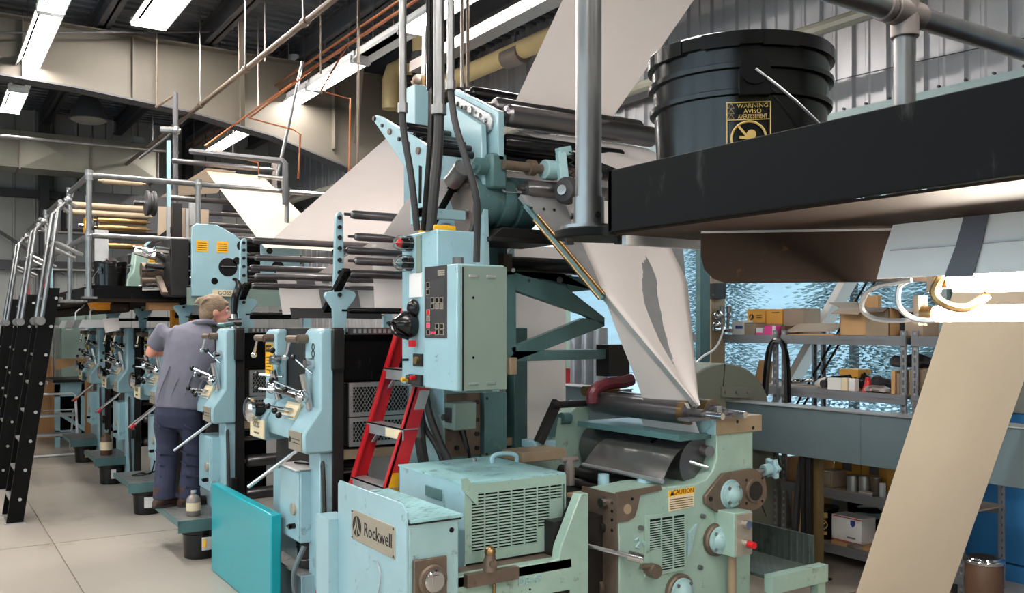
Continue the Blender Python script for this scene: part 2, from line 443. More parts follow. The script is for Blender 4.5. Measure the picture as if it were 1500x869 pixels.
# the leaning prop at the window and its two stay cables
dp = thing('leaning_prop', 'pale leaning steel prop standing against the window behind the shelves', 'prop', (5.98, 5.4, 0))
part('shaft', MB().bar(V(5.98,5.85,0), V(5.98,3.65,3.25), .06, .15, (1,0,0)), M['white'], dp, bev=.006)
part('edge_strip', MB().bar(V(5.93,5.84,0), V(5.93,3.64,3.25), .008, .02, (1,0,0)), M['bare'], dp)
part('foot_plate', MB().box(5.88,5.72,0,6.08,6.0,.015), M['steelwork'], dp)
for k in range(2):
    part('stay_cable', MB().tube([V(5.9,5.60-.07*k,.02), V(5.9,3.42-.07*k,3.25)], .009, 6), M['black'], dp)
# roof: deck sheets with ribs along X, purlins, girder
purl = [-3.1,-1.8,-.6,.55,1.7,2.85,4.0,5.15]
ce = struct('ceiling', MB().box(XL-.2, YB-.2, ZD+.12, XW+.3, YW+.25, ZD+.3), M['steelwork'])
xb = [XL]+purl+[XW]
for i in range(len(xb)-1):
    for (ya, yb) in ((YB, 2), (2, 6.5), (6.5, 11), (11, YW)):
        n = round((yb-ya)/.19); p = (yb-ya)/n; prof = []
        for k in range(n):
            a = ya+k*p; prof += [(a,0),(a+p*.5,0),(a+p*.62,.055),(a+p*.88,.055)]
        prof.append((yb,0))
        part('deck_sheet', MB().grid([[V(xx, y, ZD+h) for y, h in prof] for xx in (xb[i]+.004, xb[i+1]-.004)]), M['deck'], ce)
for x in purl:
    part('purlin', MB().box(x-.012, YB, ZD-.26, x+.012, YW, ZD-.01).box(x-.07, YB, ZD-.26, x+.07, YW, ZD-.245).box(x-.07, YB, ZD-.02, x+.07, YW, ZD-.005), M['steelwork'], ce)
def girder(yg, n):
    pts = [(XL,4.98),(XW,4.98),(XW,3.0),(5.6,3.2),(4.6,3.75),(3.6,4.05),(2.6,4.22),(1.4,4.33),(.2,4.38),(XL,4.4)]
    g = struct('frame_member_%d' % n, MB().prism([V(x,yg-.006,z) for x,z in pts], V(0,.012,0)), M['girder'])  # tapered roof girder, part of the hall's steel frame
    part('flange', MB().box(XL, yg-.12, 4.98, XW, yg+.12, 5.0), M['girder'], g)
    low = pts[3:]
    for a, b in zip(low, low[1:]):
        part('flange', MB().bar(V(a[0],yg,a[1]-.01), V(b[0],yg,b[1]-.01), .24, .02), M['steelwork'], g)
    for x in (.9, 2.0, 3.2, 4.4):
        part('stiffener', MB().box(x-.006, yg-.1, 4.36-.02*x*x, x+.006, yg-.006, 4.98), M['girder'], g)
girder(11.0, 2); girder(4.6-9, 3)
for (x, y) in ((3.25,11.0),(4.7,11)):
    part('fly_brace', MB().bar(V(x,y-.05,4.1), V(x-.3,y-1.0,ZD-.2), .05, .05), M['girder'], ce)
# column under the girder at the right wall
struct('frame_member_4', MB().box(XW-.5, 10.86, 0, XW-.48, 11.14, 3.2).box(XW-.1, 10.86, 0, XW-.08, 11.14, 3.2).box(XW-.5, 10.99, 0, XW-.08, 11.01, 3.2), M['girder'])

# outside: snowy ground, misty slope, frosted conifers
struct('ground_outside', MB().box(12.05, -30, -.9, 90, 70, -.6).box(XW+.3, -30, -.9, 12.05, 70, -.3), M['snow'])
rows = []
for j in range(13):
    row = []
    for i in range(41):
        y = -50+i*3.5; x = 30+j*4
        row.append(V(x, y, -.6 + j*1.25*(1+.25*math.sin(i*.6)+.15*math.sin(i*1.9+j)) + .3*random.random()))
    rows.append(row)
struct('hill_outside', MB().grid(rows), M['hillmat'])
tree_lab = ['broad frosted conifer outside the window, nearest the shelves', 'tall frosted conifer outside, behind the big open carton', 'frosted conifer outside between the yellow cartons and the prop',
            'frosted conifer outside by the far end of the glazing', 'frosted conifer outside at the near end of the glazing, behind the work lamp']
tp = [(15,8.8,7,1.9),(13.5,4.6,6,1.5),(19,14.0,8,2.2),(22,21.5,9,2.4),(12.5,1.2,6.5,1.6)]
for k, (x, y, h, r) in enumerate(tp):
    t = thing('conifer', tree_lab[k], 'tree', (x, y, -.6))
    part('trunk', MB().cyl(V(x,y,-.6), V(x,y,h*.9), .14, .03, 7), M['bark'], t)
    f = MB()
    for q in range(1900):
        u = (q+random.random())/1900; z = .0 + u*h; rr = (r*(1-u)**.8+.1)*(.55+.5*random.random()); w = q*2.4+random.random()
        d = V(math.cos(w), math.sin(w), 0); sd = V(-math.sin(w), math.cos(w), 0); b0 = V(x,y,z)+d*rr*.25; tip = V(x,y,z) + d*rr + V(0,0,-.30*rr)
        for g in range(5):
            m = b0.lerp(tip, .2+.18*g); ww = (.02+.045*rr)*(1-.13*g)
            f.add([m-d*.07, m+sd*ww+d*.05+V(0,0,-.05), m+d*.10+V(0,0,-.03), m-sd*ww+d*.05+V(0,0,-.05)], [(0,1,2,3)])
    part('foliage', f, M['needle'], t, sharp=20, kind='stuff')

# ================================================================ CEILING SERVICES
def strip_light(x, z, y0, y1, w, label, lit=True, group=None):
    t = thing('strip_light', label, 'ceiling light', (x, (y0+y1)/2, z), group)
    part('housing', MB().box(x-w*.30, y0, z+.05, x+w*.30, y1, z+.11).prism([V(x-w/2,y0,z-.005),V(x-w*.3,y0,z+.06),V(x+w*.3,y0,z+.06),V(x+w/2,y0,z-.005),V(x+w/2-.01,y0,z-.005),V(x+w*.29,y0,z+.05),V(x-w*.29,y0,z+.05),V(x-w/2+.01,y0,z-.005)], V(0,y1-y0,0)), M['white'], t)
    for e in (y0, y1):
        s = 1 if e == y0 else -1
        part('end_plate', MB().box(x-w*.45, e, z-.03, x+w*.45, e+s*.02, z+.06), M['white'], t)
    if lit:
        for s in (-1, 1):
            part('tube', MB().cyl(V(x+s*w*.13, y0+.03, z+.022), V(x+s*w*.13, y1-.03, z+.022), w*.115, n=8), M['tube'], t)
    for y in (y0+.3, y1-.3):
        part('hanger', MB().cyl(V(x,y,z+.1), V(x,y,ZD-.0), .005, n=5), M['steelwork'], t)
    return t
strip_light(.956,4.5,6.5,8.93,.24,'lit strip light at the top left, cut by the picture edge, first of its row')
strip_light(.956,4.5,9.0,11.3,.24,'lit strip light before the curved girder, second in the left row')
strip_light(.956,4.5,11.33,12.12,.22,'short unlit grey length between two lit strip lights in the left row', lit=False)
strip_light(.956,4.5,12.16,13.4,.24,'short lit strip light hanging below the girder, last in the left row')
strip_light(2.08,5.0,8.1,10.5,.40,'wide lit troffer at the top centre-left under the roof deck')
strip_light(3.87,4.5,5.2,7.72,.24,'lit strip light behind the upright conduits, first in the long row')
strip_light(3.87,4.5,7.78,8.86,.22,'unlit housing in the long row between lit strip lights', lit=False)
strip_light(3.87,4.5,8.9,10.18,.24,'short lit strip light in the long row beside the thin copper drop')
strip_light(3.87,4.5,10.24,12.3,.24,'lit strip light in the long row before the hanging rods')
strip_light(3.87,4.5,12.36,14.9,.24,'farthest lit strip light of the long row above the high roller frame')
for k, (x, y0, y1) in enumerate(((.956,1.5,4.0),(.956,-2.5,0),(-1.6,2.0,4.5),(-1.6,-1.8,.7),(3.2,-2.2,.3),(-1.6,5.5,8.0),(-1.6,9.0,11.5))):  # unseen strip lights, added behind the camera and at left for fill
    strip_light(x,4.5,y0,y1,.24,['added fill strip light overhead of the aisle','added fill strip light over the near aisle','added fill strip light by the left wall','added fill strip light near the left wall, second along','added fill strip light over the right end','added fill strip light near the left wall, third along','added fill strip light near the left wall, farthest along'][k])

def high_bay(p, r, label):
    t = thing('high_bay_lamp', label, 'ceiling lamp', p); x, y, z = p
    part('shade', MB().rev(V(x,y,z), V(x,y,z+r*1.5), [(0,r),(.02,r*1.02),(.3,r*.9),(.65,r*.62),(.9,r*.36),(1,r*.3)], 24), M['steelwork'] if 'dark' in label else M['tin'], t)
    part('ballast_box', MB().cyl(V(x,y,z+r*1.5), V(x,y,z+r*2.1), r*.42, n=8), M['white'], t, bev=.01)
    part('lens', MB().rev(V(x,y,z-.03), V(x,y,z+.01), [(0,r*.7),(1,r*.98)], 24), M['ducttin'], t)
    part('hanging_rod', MB().cyl(V(x,y,z+r*2.1), V(x,y,max(ZD, z+r*2.1+.05)), .01, n=6), M['steelwork'], t)
high_bay(pd(130,176,12.5), .25, 'dark dome high bay lamp under the curved girder')
high_bay(pd(432,130,11.5), .20, 'grey dome high bay lamp with white ballast box, above the long light row')
high_bay(pd(202,254,14.6), .27, 'pale cone high bay lamp low behind the far rails')

def pipe(name, pts, r, m, label, cat='pipe', group=None, n=10, fit=()):
    t = thing(name, label, cat, pts[0], group)
    part('run', MB().tube(pts, r, n), m, t)
    for f in fit:
        a = Vector(f[0]); b = Vector(f[1]); part('coupling', MB().cyl(a, b, r*1.45, n=n), m, t)
    return t
pipe('sprinkler_pipe', [V(2.63,3.0,4.2), V(2.63,16.6,4.2)], .026, M['bare'], 'brown sprinkler pipe running down the hall under the roof', fit=[((2.63,y,4.2),(2.63,y+.1,4.2)) for y in (7.1,8.7,10.4,12.6)])
for k, y in enumerate((7.2, 8.8, 10.5, 13)):
    solo('hanger_rod', MB().cyl(V(2.63,y,4.22), V(2.63,y,ZD), .008, n=6), M['steel'], 'steel rod hanging the brown sprinkler pipe, %s from the camera' % ('first','second','third','fourth')[k], 'rod', 'sprinkler pipe rods')
pipe('copper_line', [V(3.72,5,4.64), V(3.72,15.5,4.64)], .018, M['copper'], 'copper line along the top of the long light row')
pipe('copper_line', [V(3.66,5,4.69), V(3.66,15.5,4.69)], .014, M['copper'], 'thinner copper line beside the first above the long light row')
pipe('conduit_run', [py_(-30,197,12.0), py_(262,223,12.0)], .022, M['steel'], 'long grey conduit crossing in front of the far wall')
pipe('conduit_run', [py_(-20,48,10.7), py_(385,46,10.7)], .012, M['steelwork'], 'thin dark conduit along the top of the curved girder')
pipe('conduit_run', [py_(255,164,11.4), py_(360,182,11.4), py_(440,196,11.4)], .02, M['steelwork'], 'dark conduit across the girder foot beside the mast')
rods = [(230,0,158,10.2),(322,55,128,10.6),(332,60,200,10.6),(350,0,108,9.9),(388,0,90,9.4),(423,60,185,9.0),(470,0,108,9.2),(341,100,228,11.0),(201,155,255,12),(155,158,250,12.5),(378,20,155,9.4),(284,172,224,11.5),(685,22,128,6.5),(677,25,128,6.6)]
where = ['left of the mast by the wide troffer','just right of the girder brace','beside the first girder brace rod','above the sprinkler pipe bend','tall over the high roller frame','above the grey dome lamp','next to the thin copper drop','farther right of the girder brace','in front of the pale cone lamp','near the dark dome lamp','short beside the sprinkler pipe','small beside the mast','right of the thick conduits','second right of the thick conduits']
for k, (x, a, b, d) in enumerate(rods):
    if a > 10 and k < 12: d = FPX*(ZD-.01-EYE)/(HORIZON-a)
    top = pd(x, a, d); bot = pd(x, b, d); top.z = ZD-.005
    solo('hanger_rod', MB().cyl(bot, top, .009 if k < 12 else .013, n=6), M['tin'] if k % 3 else M['bare'], 'thin hanging steel rod, ' + where[k], 'rod')
# copper drops with their bends
for k, pts in enumerate((((300,214),(320,222),(378,238),(380,262)), ((365,173),(430,190),(440,196),(437,262)), ((470,133),(513,145),(511,262)))):
    P = [pd(a, b, 9.6-.3*k) for a, b in pts]; P.insert(0, V(3.72, P[0].y+.3, 4.64))
    pipe('copper_drop', P, .010, M['copper'], ('copper drop bending down at the high roller frame','copper drop with a bend beside the grey dome lamp','copper drop hooking down past the long light row')[k])
pipe('thin_drop', [pd(525,0,8.4), pd(524,265,8.4)], .012, M['bare'], 'long straight brown pipe dropping beside the big rising paper web')
pipe('thin_drop', [pd(443,90,9.8), pd(418,205,9.8), pd(405,262,9.8)], .018, M['steel'], 'bowed grey flexible drop under the grey dome lamp')
# mast with crossbar, left of the sprinkler pipe
ms = thing('steel_mast', 'slim grey mast with a crossbar and swivel behind the high rollers', 'mast', pd(258,420,9.9))
part('pole', MB().cyl(pd(257,430,9.9), pd(257,136,9.9), .028, n=10), M['steelwork'], ms)
part('arm', MB().cyl(pd(257,138,9.9), pd(228,157,9.9), .016, n=8), M['bare'], ms)
part('swivel', MB().cyl(pd(236,190,9.8), pd(262,191,9.8), .035, n=10).sph(pd(258,191,9.8), .05), M['steel'], ms)
part('brace', MB().cyl(pd(255,193,9.9), pd(205,232,10.3), .014, n=8), M['steelwork'], ms)
# main cream pipe along the right wall, with saddles, elbow stacks and valves
cp = thing('cream_pipe', 'thick cream jacketed pipe sloping along the right wall', 'pipe', V(5.3,8,4.6))
part('run', MB().cyl(V(5.3,3.0,4.55), V(5.3,11.4,4.68), .10, n=16), M['cream'], cp)
for y in (5.2, 6.75, 8.1, 9.9):
    sd = part('saddle', MB().rev(V(5.3,y-.16,4.595), V(5.3,y+.16,4.6), [(0,.112),(1,.112)], 16), M['tin'], cp)
    part('rod', MB().cyl(V(5.3,y,4.69), V(5.3,y,ZD), .012, n=6), M['steelwork'], sd)
e1 = thing('cream_riser', 'cream pipe riser with an elbow by the long light row', 'pipe', V(5.3,10.9,4.7))
part('run', MB().tube([pd(572,160,11.6), pd(572,118,11.6), pd(576,104,11.6), pd(590,97,11.6), pd(604,97,11.6)], .11, 12), M['cream'], e1)
part('riser', MB().cyl(pd(563,165,12.3), pd(563,33,12.3), .085, n=12), M['cream'], e1)
e2 = thing('cream_riser', 'short straight cream stub pipe hanging behind the conduits', 'pipe', pd(617,80,10.5))
part('run', MB().cyl(pd(618,78,10.5), pd(618,38,10.5), .11, n=12), M['cream'], e2)
part('collar', MB().cyl(pd(618,90,10.5), pd(618,78,10.5), .125, n=12), M['steelwork'], e2)
pipe('lower_pipe', [V(5.45,3.5,3.86), V(5.45,16.6,3.93)], .05, M['ducttin'], 'thin dull pipe below the cream pipe on the right wall')
pipe('lower_pipe', [V(5.5,5.5,3.40), V(5.5,16.6,3.46)], .035, M['ducttin'], 'lowest thin pipe sloping behind the big rising web')
vl = thing('gate_valve', 'brass gate valve with a long lever beside the thick conduit', 'valve', pd(612,120,8.5))
part('body', MB().sph(pd(613,118,8.5), .06).cyl(pd(604,124,8.5), pd(622,112,8.5), .035), M['bare'], vl)
part('lever', MB().bar(pd(620,112,8.45), pd(619,138,8.45), .03, .02), M['brass'], vl)
part('pipe', MB().cyl(pd(620,112,8.5), pd(622,20,8.5), .02), M['steel'], vl)
# unistrut tray below the long light row
solo('cable_tray', MB().prism([V(4.0,3.4,4.2),V(4.16,3.4,4.2),V(4.16,3.4,4.3),V(4.145,3.4,4.3),V(4.145,3.4,4.215),V(4.015,3.4,4.215),V(4.015,3.4,4.3),V(4.0,3.4,4.3)], V(0,4.6,0)), M['tin'], 'grey channel tray running beneath the long light row', 'tray')
# rectangular duct on the far side
dt = thing('air_duct', 'large tin air duct with diamond creased panels near the far wall', 'duct', V(.5,15,4.1))
for k in range(6):
    x0 = -2.6+k*.95; x1 = x0+.93; yf = 14.9; z0, z1 = 4.02, 4.55
    m = MB().box(x0, yf, z0, x1, yf+.6, z1)
    m.add([V(x0,yf,z0),V(x1,yf,z0),V(x1,yf,z1),V(x0,yf,z1),V((x0+x1)/2,yf-.035,(z0+z1)/2)], [(0,1,4),(1,2,4),(2,3,4),(3,0,4)])
    dp_ = part('duct_section', m, M['ducttin'], dt, sharp=5)
    part('seam', MB().box(x1, yf-.03, z0-.03, x1+.02, yf+.62, z1+.03), M['tin'], dp_)
for x in (-1.6, .4, 2.2):
    part('strap', MB().cyl(V(x,15.2,4.55), V(x,15.2,ZD), .01, n=6), M['steelwork'], dt)
dd = thing('dark_duct', 'dark boxed duct below the tin duct behind the far rollers', 'duct', (3.1,16,3.25))
part('body', MB().box(1.9,15.7,3.25,4.3,16.4,3.85), M['steelwork'], dd)
for x in (2.1,4.1): part('strap', MB().cyl(V(x,16.0,3.85), V(x,16.0,ZD), .012, n=6), M['steelwork'], dd)

# ================================================================ PRESS LINE (row runs along Y; operator face at X about 1.85)
def lattice(x0, x1, z0, z1, y, dx=.022, dz=.0165, t=.003):
    m = MB(); nx = round((x1-x0)/dx); nz = max(1, round((z1-z0)/dz)); dx = (x1-x0)/nx; dz = (z1-z0)/nz
    for j in range(nz):
        for i in range(nx):
            a = V(x0+i*dx, y, z0+j*dz); b = V(x0+(i+.5)*dx, y, z0+(j+1)*dz); c = V(x0+(i+1)*dx, y, z0+j*dz)
            if j % 2: a, b, c = V(a.x, y, a.z+dz), V(b.x, y, b.z-dz), V(c.x, y, c.z+dz)
            m.bar(a, b, t, t, (0,1,0)); m.bar(b, c, t, t, (0,1,0))
    for z in (z0, z1): m.box(x0-.012, y-.008, z-.012, x1+.012, y+.008, z+.012)
    for x in (x0, x1): m.box(x-.012, y-.008, z0, x+.012, y+.008, z1)
    return m
def roller(m, a, b, r, n=16, j=.35):
    """a roller with stepped journals"""
    a = Vector(a); b = Vector(b); l = (b-a).length; e = .035/l
    return m.rev(a, b, [(0,r*j),(e,r*j),(e*1.2,r*.8),(e*1.7,r),(1-e*1.7,r),(1-e*1.2,r*.8),(1-e,r*j),(1,r*j)], n)
U0 = 4.80
def lever(p, q, parent, knob=True, r=.007, m='chrome'):
    l = part('lever', MB().cyl(p, q, r, n=7), M[m], parent)
    if knob: part('knob', MB().sph(q, .019, 10, 7), M['black'], l)
    return l
unit = thing('printing_unit', 'x', 'printing press', (1.9, U0, 0))
Y = U0
part('side_frame', MB().box(1.93,Y+.02,.04,2.0,Y+.98,1.70).box(1.90,Y+.0,.5,1.94,Y+.1,.6), M['dark'], unit, bev=.006)
part('side_frame', MB().box(3.15,Y+.02,.04,3.25,Y+.98,1.70), M['deep'], unit, bev=.006)
# operator consoles: tall flat fronts swelling into a chin
for (ya, yb, zt) in ((Y, Y+.24, 1.695), (Y+.76, Y+.96, 1.69)):
    pts = [(1.93,zt),(1.87,zt),(1.85,zt-.03),(1.85,1.25),(1.765,1.13),(1.755,1.11),(1.755,1.02),(1.775,1.0),(1.93,1.0)]
    part('console', MB().prism([V(x,ya,z) for x,z in pts], V(0,yb-ya,0)), M['blue'], unit, bev=.014)
pts = [(1.93,1.27),(1.86,1.24),(1.80,1.14),(1.80,1.05),(1.93,1.05)]
part('control_shelf', MB().prism([V(x,Y+.24,z) for x,z in pts], V(0,.52,0)), M['blue'], unit, bev=.008)
wb = part('web_plate', MB().prism([V(1.90,Y+.24,1.25),V(1.90,Y+.24,1.62),V(1.90,Y+.34,1.5),V(1.90,Y+.42,1.3),V(1.90,Y+.42,1.25)], V(.03,0,0)), M['blue'], unit)
# lower pedestal and blue foot frame
part('pedestal', MB().box(1.86,Y+.03,.04,1.95,Y+.2,1.0), M['blue'], unit, bev=.006)
ft = [(Y+.25,0),(Y+.95,0),(Y+.95,.8),(Y+.25,.8),(Y+.25,.62),(Y+.36,.62),(Y+.40,.58),(Y+.40,.2),(Y+.25,.2)]
part('foot_frame', MB().prism([V(1.90,y,z) for y,z in ft], V(.03,0,0)), M['blue'], unit, bev=.005)
part('lower_roller', roller(MB(), V(1.97,Y+.2,.93), V(3.15,Y+.2,.93), .06), M['rubroll'], unit)
# switch box under the near console
eb = part('switch_box', MB().box(1.80,Y+.17,.475,1.955,Y+.51,.885), M['blue'], unit, bev=.006)
part('box_door', MB().box(1.792,Y+.18,.485,1.80,Y+.50,.875), M['blue'], eb, bev=.003)
part('gauge', MB().rev(V(1.792,Y+.25,.66), V(1.775,Y+.25,.66), [(0,.034),(.8,.034),(1,.028)], 18), M['plate'], eb)
part('selector_knob', MB().cyl(V(1.792,Y+.24,.565), V(1.755,Y+.24,.565), .016, n=10).box(1.75,Y+.215,.558,1.765,Y+.265,.572), M['black'], eb)
part('screw', MB().cyl(V(1.93,Y+.165,.8), V(1.93,Y+.172,.8), .007, n=8), M['dark'], eb)
part('screw', MB().cyl(V(1.93,Y+.165,.62), V(1.93,Y+.172,.62), .007, n=8), M['dark'], eb)
part('conduit', MB().flex([V(1.89,Y+.1,1.0), V(1.875,Y+.02,.9), V(1.88,Y+.0,.5), V(1.9,Y+.03,.1)], .013, 7), M['char'], unit)
# dials, levers and cranks on the consoles
for (yc, s) in ((Y+.20, 1), (Y+.80, 1)):
    cr = part('crank', MB().cyl(V(1.86,yc,1.635), V(1.79,yc,1.635), .026, n=14).cyl(V(1.80,yc,1.635), V(1.785,yc+.13,1.635), .021, n=10), M['bare'], unit)
    part('crank_arm', MB().cyl(V(1.79,yc+.12,1.63), V(1.775,yc+.15,1.53), .009, n=7).sph(V(1.775,yc+.15,1.525), .02, 8, 6), M['chrome'], cr)
ctrl = [((1.85,Y+.12,1.44),(1.77,Y+.20,1.53)),((1.85,Y+.70,1.46),(1.80,Y+.66,1.56)),((1.84,Y+.30,1.33),(1.73,Y+.46,1.39)),((1.84,Y+.5,1.32),(1.70,Y+.66,1.33)),
        ((1.84,Y+.16,1.32),(1.72,Y+.20,1.35)),((1.82,Y+.36,1.22),(1.70,Y+.44,1.24)),((1.82,Y+.42,1.2),(1.71,Y+.35,1.22)),((1.80,Y+.30,1.18),(1.71,Y+.28,1.2)),((1.85,Y+.62,1.40),(1.74,Y+.78,1.41))]
for a, b in ctrl: lever(V(*a), V(*b), unit)
ln = part('linkage', MB().cyl(V(1.80,Y+.12,1.30), V(1.78,Y+.52,1.33), .018, n=10).cyl(V(1.84,Y+.12,1.24), V(1.80,Y+.13,1.44), .022, n=10).cyl(V(1.84,Y+.66,1.26), V(1.80,Y+.66,1.44), .020, n=10)
     .sph(V(1.79,Y+.12,1.31), .04, 10, 8).sph(V(1.79,Y+.62,1.34), .045, 10, 8).cyl(V(1.86,Y+.1,1.5), V(1.80,Y+.1,1.5), .03, n=12).cyl(V(1.86,Y+.7,1.5), V(1.80,Y+.7,1.5), .03, n=12), M['chrome'], unit)
part('scale_plate', MB().prism([V(1.815,Y+.30,1.16),V(1.86,Y+.30,1.25),V(1.86,Y+.52,1.25),V(1.815,Y+.52,1.16)], V(-.012,0,.008)), M['label'], unit)
hw = part('hand_wheel', MB().rev(V(1.755,Y+.83,1.19), V(1.68,Y+.83,1.19), [(0,.02),(.35,.02),(.4,.075),(.7,.08),(.9,.06),(1,.01)], 22), M['chrome'], unit)
part('wheel_hub', MB().cyl(V(1.80,Y+.83,1.19), V(1.725,Y+.83,1.19), .045, n=14), M['black'], hw)
yl = part('warning_plate', MB().box(1.842,Y+.80,1.40,1.851,Y+.93,1.60), M['yellow'], unit)
part('black_band', MB().box(1.8405,Y+.81,1.545,1.843,Y+.92,1.59), M['print_black'], yl)
text('lettering', 'CAUTION', .02, V(1.840,Y+.865,1.567), (0,-1,0), (0,0,1), M['yellow'], yl)
for k in range(5): part('print_line', MB().box(1.8412,Y+.82,1.43+k*.02,1.8425,Y+.91,1.435+k*.02), M['print_black'], yl)
mp_ = part('maker_plate', MB().box(1.748,Y+.68,1.02,1.757,Y+.94,1.13).box(1.755,Y+.76,1.02,1.775,Y+.94,1.1), M['label'], unit)
text('lettering', 'GOSS', .05, V(1.7475,Y+.81,1.095), (0,-1,0), (0,0,1), M['print_black'], mp_)
text('lettering', 'COMMUNITY', .018, V(1.7475,Y+.81,1.045), (0,-1,0), (0,0,1), M['print_black'], mp_)
cpz = part('chin_plate', MB().box(1.748,Y+.02,1.015,1.757,Y+.22,1.12), M['plate'], unit)
part('emblem', MB().cyl(V(1.748,Y+.195,1.07), V(1.7465,Y+.195,1.07), .016, n=14), M['print_black'], cpz)
for k in range(2): part('print_line', MB().box(1.7465,Y+.04,1.075-k*.02,1.748,Y+.165,1.079-k*.02), M['print_black'], cpz)
part('feed_rod', MB().cyl(V(1.86,Y+.32,1.0), V(1.62,Y+.55,.76), .012, n=8), M['chrome'], unit)
# stacked covers, guards and rolls between the frames, seen from the near end
part('top_cover', MB().box(2.0,Y+.06,1.40,3.15,Y+.09,1.64).box(2.0,Y+.06,1.62,3.15,Y+.3,1.66), M['blacksteel'], unit)
part('toothed_strip', MB().box(2.04,Y+.03,1.66,3.1,Y+.06,1.70), M['roller'], unit)
st = MB()
for k in range(34): st.box(2.06+k*.031,Y+.022,1.668,2.075+k*.031,Y+.031,1.692)
part('strip_teeth', st, M['alu'], unit)
for (z0, z1) in ((1.20,1.37),(1.03,1.17)):
    g = part('mesh_guard', lattice(2.06, 3.1, z0, z1, Y+.07), M['alu'], unit)
part('guard_tray', MB().box(2.03,Y+.12,1.02,3.12,Y+.14,1.38), M['dark'], unit)
part('ink_roller', roller(MB(), V(2.0,Y+.16,1.5), V(3.15,Y+.16,1.5), .06), M['rubroll'], unit)
part('tie_bar', MB().box(2.0,Y+.05,.95,3.15,Y+.1,1.0), M['tan'], unit)
part('plate_cylinder', roller(MB(), V(2.0,Y+.3,1.25), V(3.15,Y+.3,1.25), .12), M['roller'], unit)
part('blanket_cylinder', roller(MB(), V(2.0,Y+.3,.95), V(3.15,Y+.3,.95), .12), M['roller'], unit)
part('idler_roller', roller(MB(), V(2.0,Y+.12,.70), V(3.15,Y+.12,.70), .045), M['roller'], unit)
part('idler_roller', roller(MB(), V(2.0,Y+.14,.45), V(3.15,Y+.14,.45), .045), M['roller'], unit)
part('back_cover', MB().box(2.0,Y+.9,.3,3.15,Y+.93,1.66), M['blacksteel'], unit)
part('web_strip', MB().sheet(V(2.2,Y+.14,.97),V(3.05,Y+.14,.97),V(3.05,Y+.14,.45),V(2.2,Y+.14,.45)), M['paper'], unit)
part('bearing_block', MB().box(1.915,Y-.02,1.46,1.99,Y+.2,1.69), M['dark'], unit, bev=.01)
# roller tree on top: a drilled post carrying idlers
post = [(492,318),(495,311),(500,310),(503,316),(504,398),(506,424),(519,427),(522,433),(518,441),(509,452),(506,492),(490,492),(488,452),(476,434),(478,428),(489,426),(490,400)]
pp = part('roller_post', MB().prism([py_(a,b,Y+.2) for a,b in post], V(0,.03,0)), M['blue'], unit, bev=.004)
for b in (319,333,348,364,381,399,432): 
    q = py_(497,b,Y+.2); part('bolt', MB().cyl(q+V(0,-.012,0), q, .013, n=8), M['dark'], pp)
for (z, yo, r) in ((2.36,.16,.026),(2.225,.10,.024),(2.155,.22,.024),(2.085,.10,.024),(2.015,.18,.026),(1.80,.2,.018)):
    part('idler_roller', roller(MB(), V(2.06,Y+yo,z), V(3.2,Y+yo,z), r), M['roller'] if z > 1.9 else M['rubroll'], unit)
pb = [(x, z) for x, z in ((3.2,1.66),(3.28,1.66),(3.28,2.0),(3.25,2.4),(3.21,2.4),(3.21,2.0))]
part('roller_post', MB().prism([V(x,Y+.2,z) for x,z in pb], V(0,.03,0)), M['blue'], unit)
part('web_clamp', MB().bar(V(2.02,Y+.34,1.80), V(2.05,Y+.1,2.03), .05, .035).bar(V(2.05,Y+.2,1.98), V(2.05,Y+.3,2.16), .02, .02), M['blacksteel'], unit, bev=.004)
# copies along the row
ulab = ['blue printing unit marked 8, nearest in the row', 'blue printing unit the man leans over', 'blue printing unit hidden behind the man, third in the row',
        'blue printing unit just left of the man, fourth in the row', 'farthest blue printing unit in the row, beside the cream feed board']
PITCH = 1.88
unit['label'] = ulab[0]
units = [unit]
for k in range(1, 5):
    units.append(dup(unit, (1.9, U0+PITCH*k, 0), ulab[k]))
text('number', '8', .125, V(1.8495,U0+.105,1.565), (0,-1,0), (0,0,1), M['print_black'], unit, wide=.95)

# drip steps, ink pails and cans by the units
step = thing('drip_step', 'x', 'step', (1.75, U0+.13, 0))
s0 = U0+.13
part('top_plate', MB().box(1.56,s0,.285,1.98,s0+.74,.30), M['tread'], step)
part('lip', MB().box(1.55,s0-.012,.215,1.98,s0,.302).box(1.548,s0-.012,.262,1.56,s0+.74,.302), M['deep'], step)
for (x, y) in ((1.93,s0+.05),(1.93,s0+.69)):
    part('leg', MB().box(x-.02,y-.02,0,x+.02,y+.02,.285), M['dark'], step)
ns_ = thing('drip_step', 'tread plate step at the foot of the unit marked 8, behind the turquoise panel', 'step', (1.9, s0, 0))
part('top_plate', MB().box(1.80,s0,.285,2.05,s0+.62,.30), M['tread'], ns_)
part('lip', MB().box(1.79,s0-.012,.12,2.06,s0,.302), M['blue'], ns_)
for (x, y) in ((1.84,s0+.05),(2.0,s0+.55)): part('leg', MB().box(x-.02,y-.02,0,x+.02,y+.02,.285), M['dark'], ns_)
slab_ = ['tread plate step at the foot of the unit marked 8', 'tread plate step the man stands on', 'tread plate step behind the man with a cable lying on it', 'tread plate step with a bottle of brown fluid, left of the man', 'pale blue edged step farthest down the row']
step['label'] = slab_[1]; step.location.y = U0+.13+PITCH
for k in range(2,5): dup(step, (1.75, U0+.13+PITCH*k, 0), slab_[k])

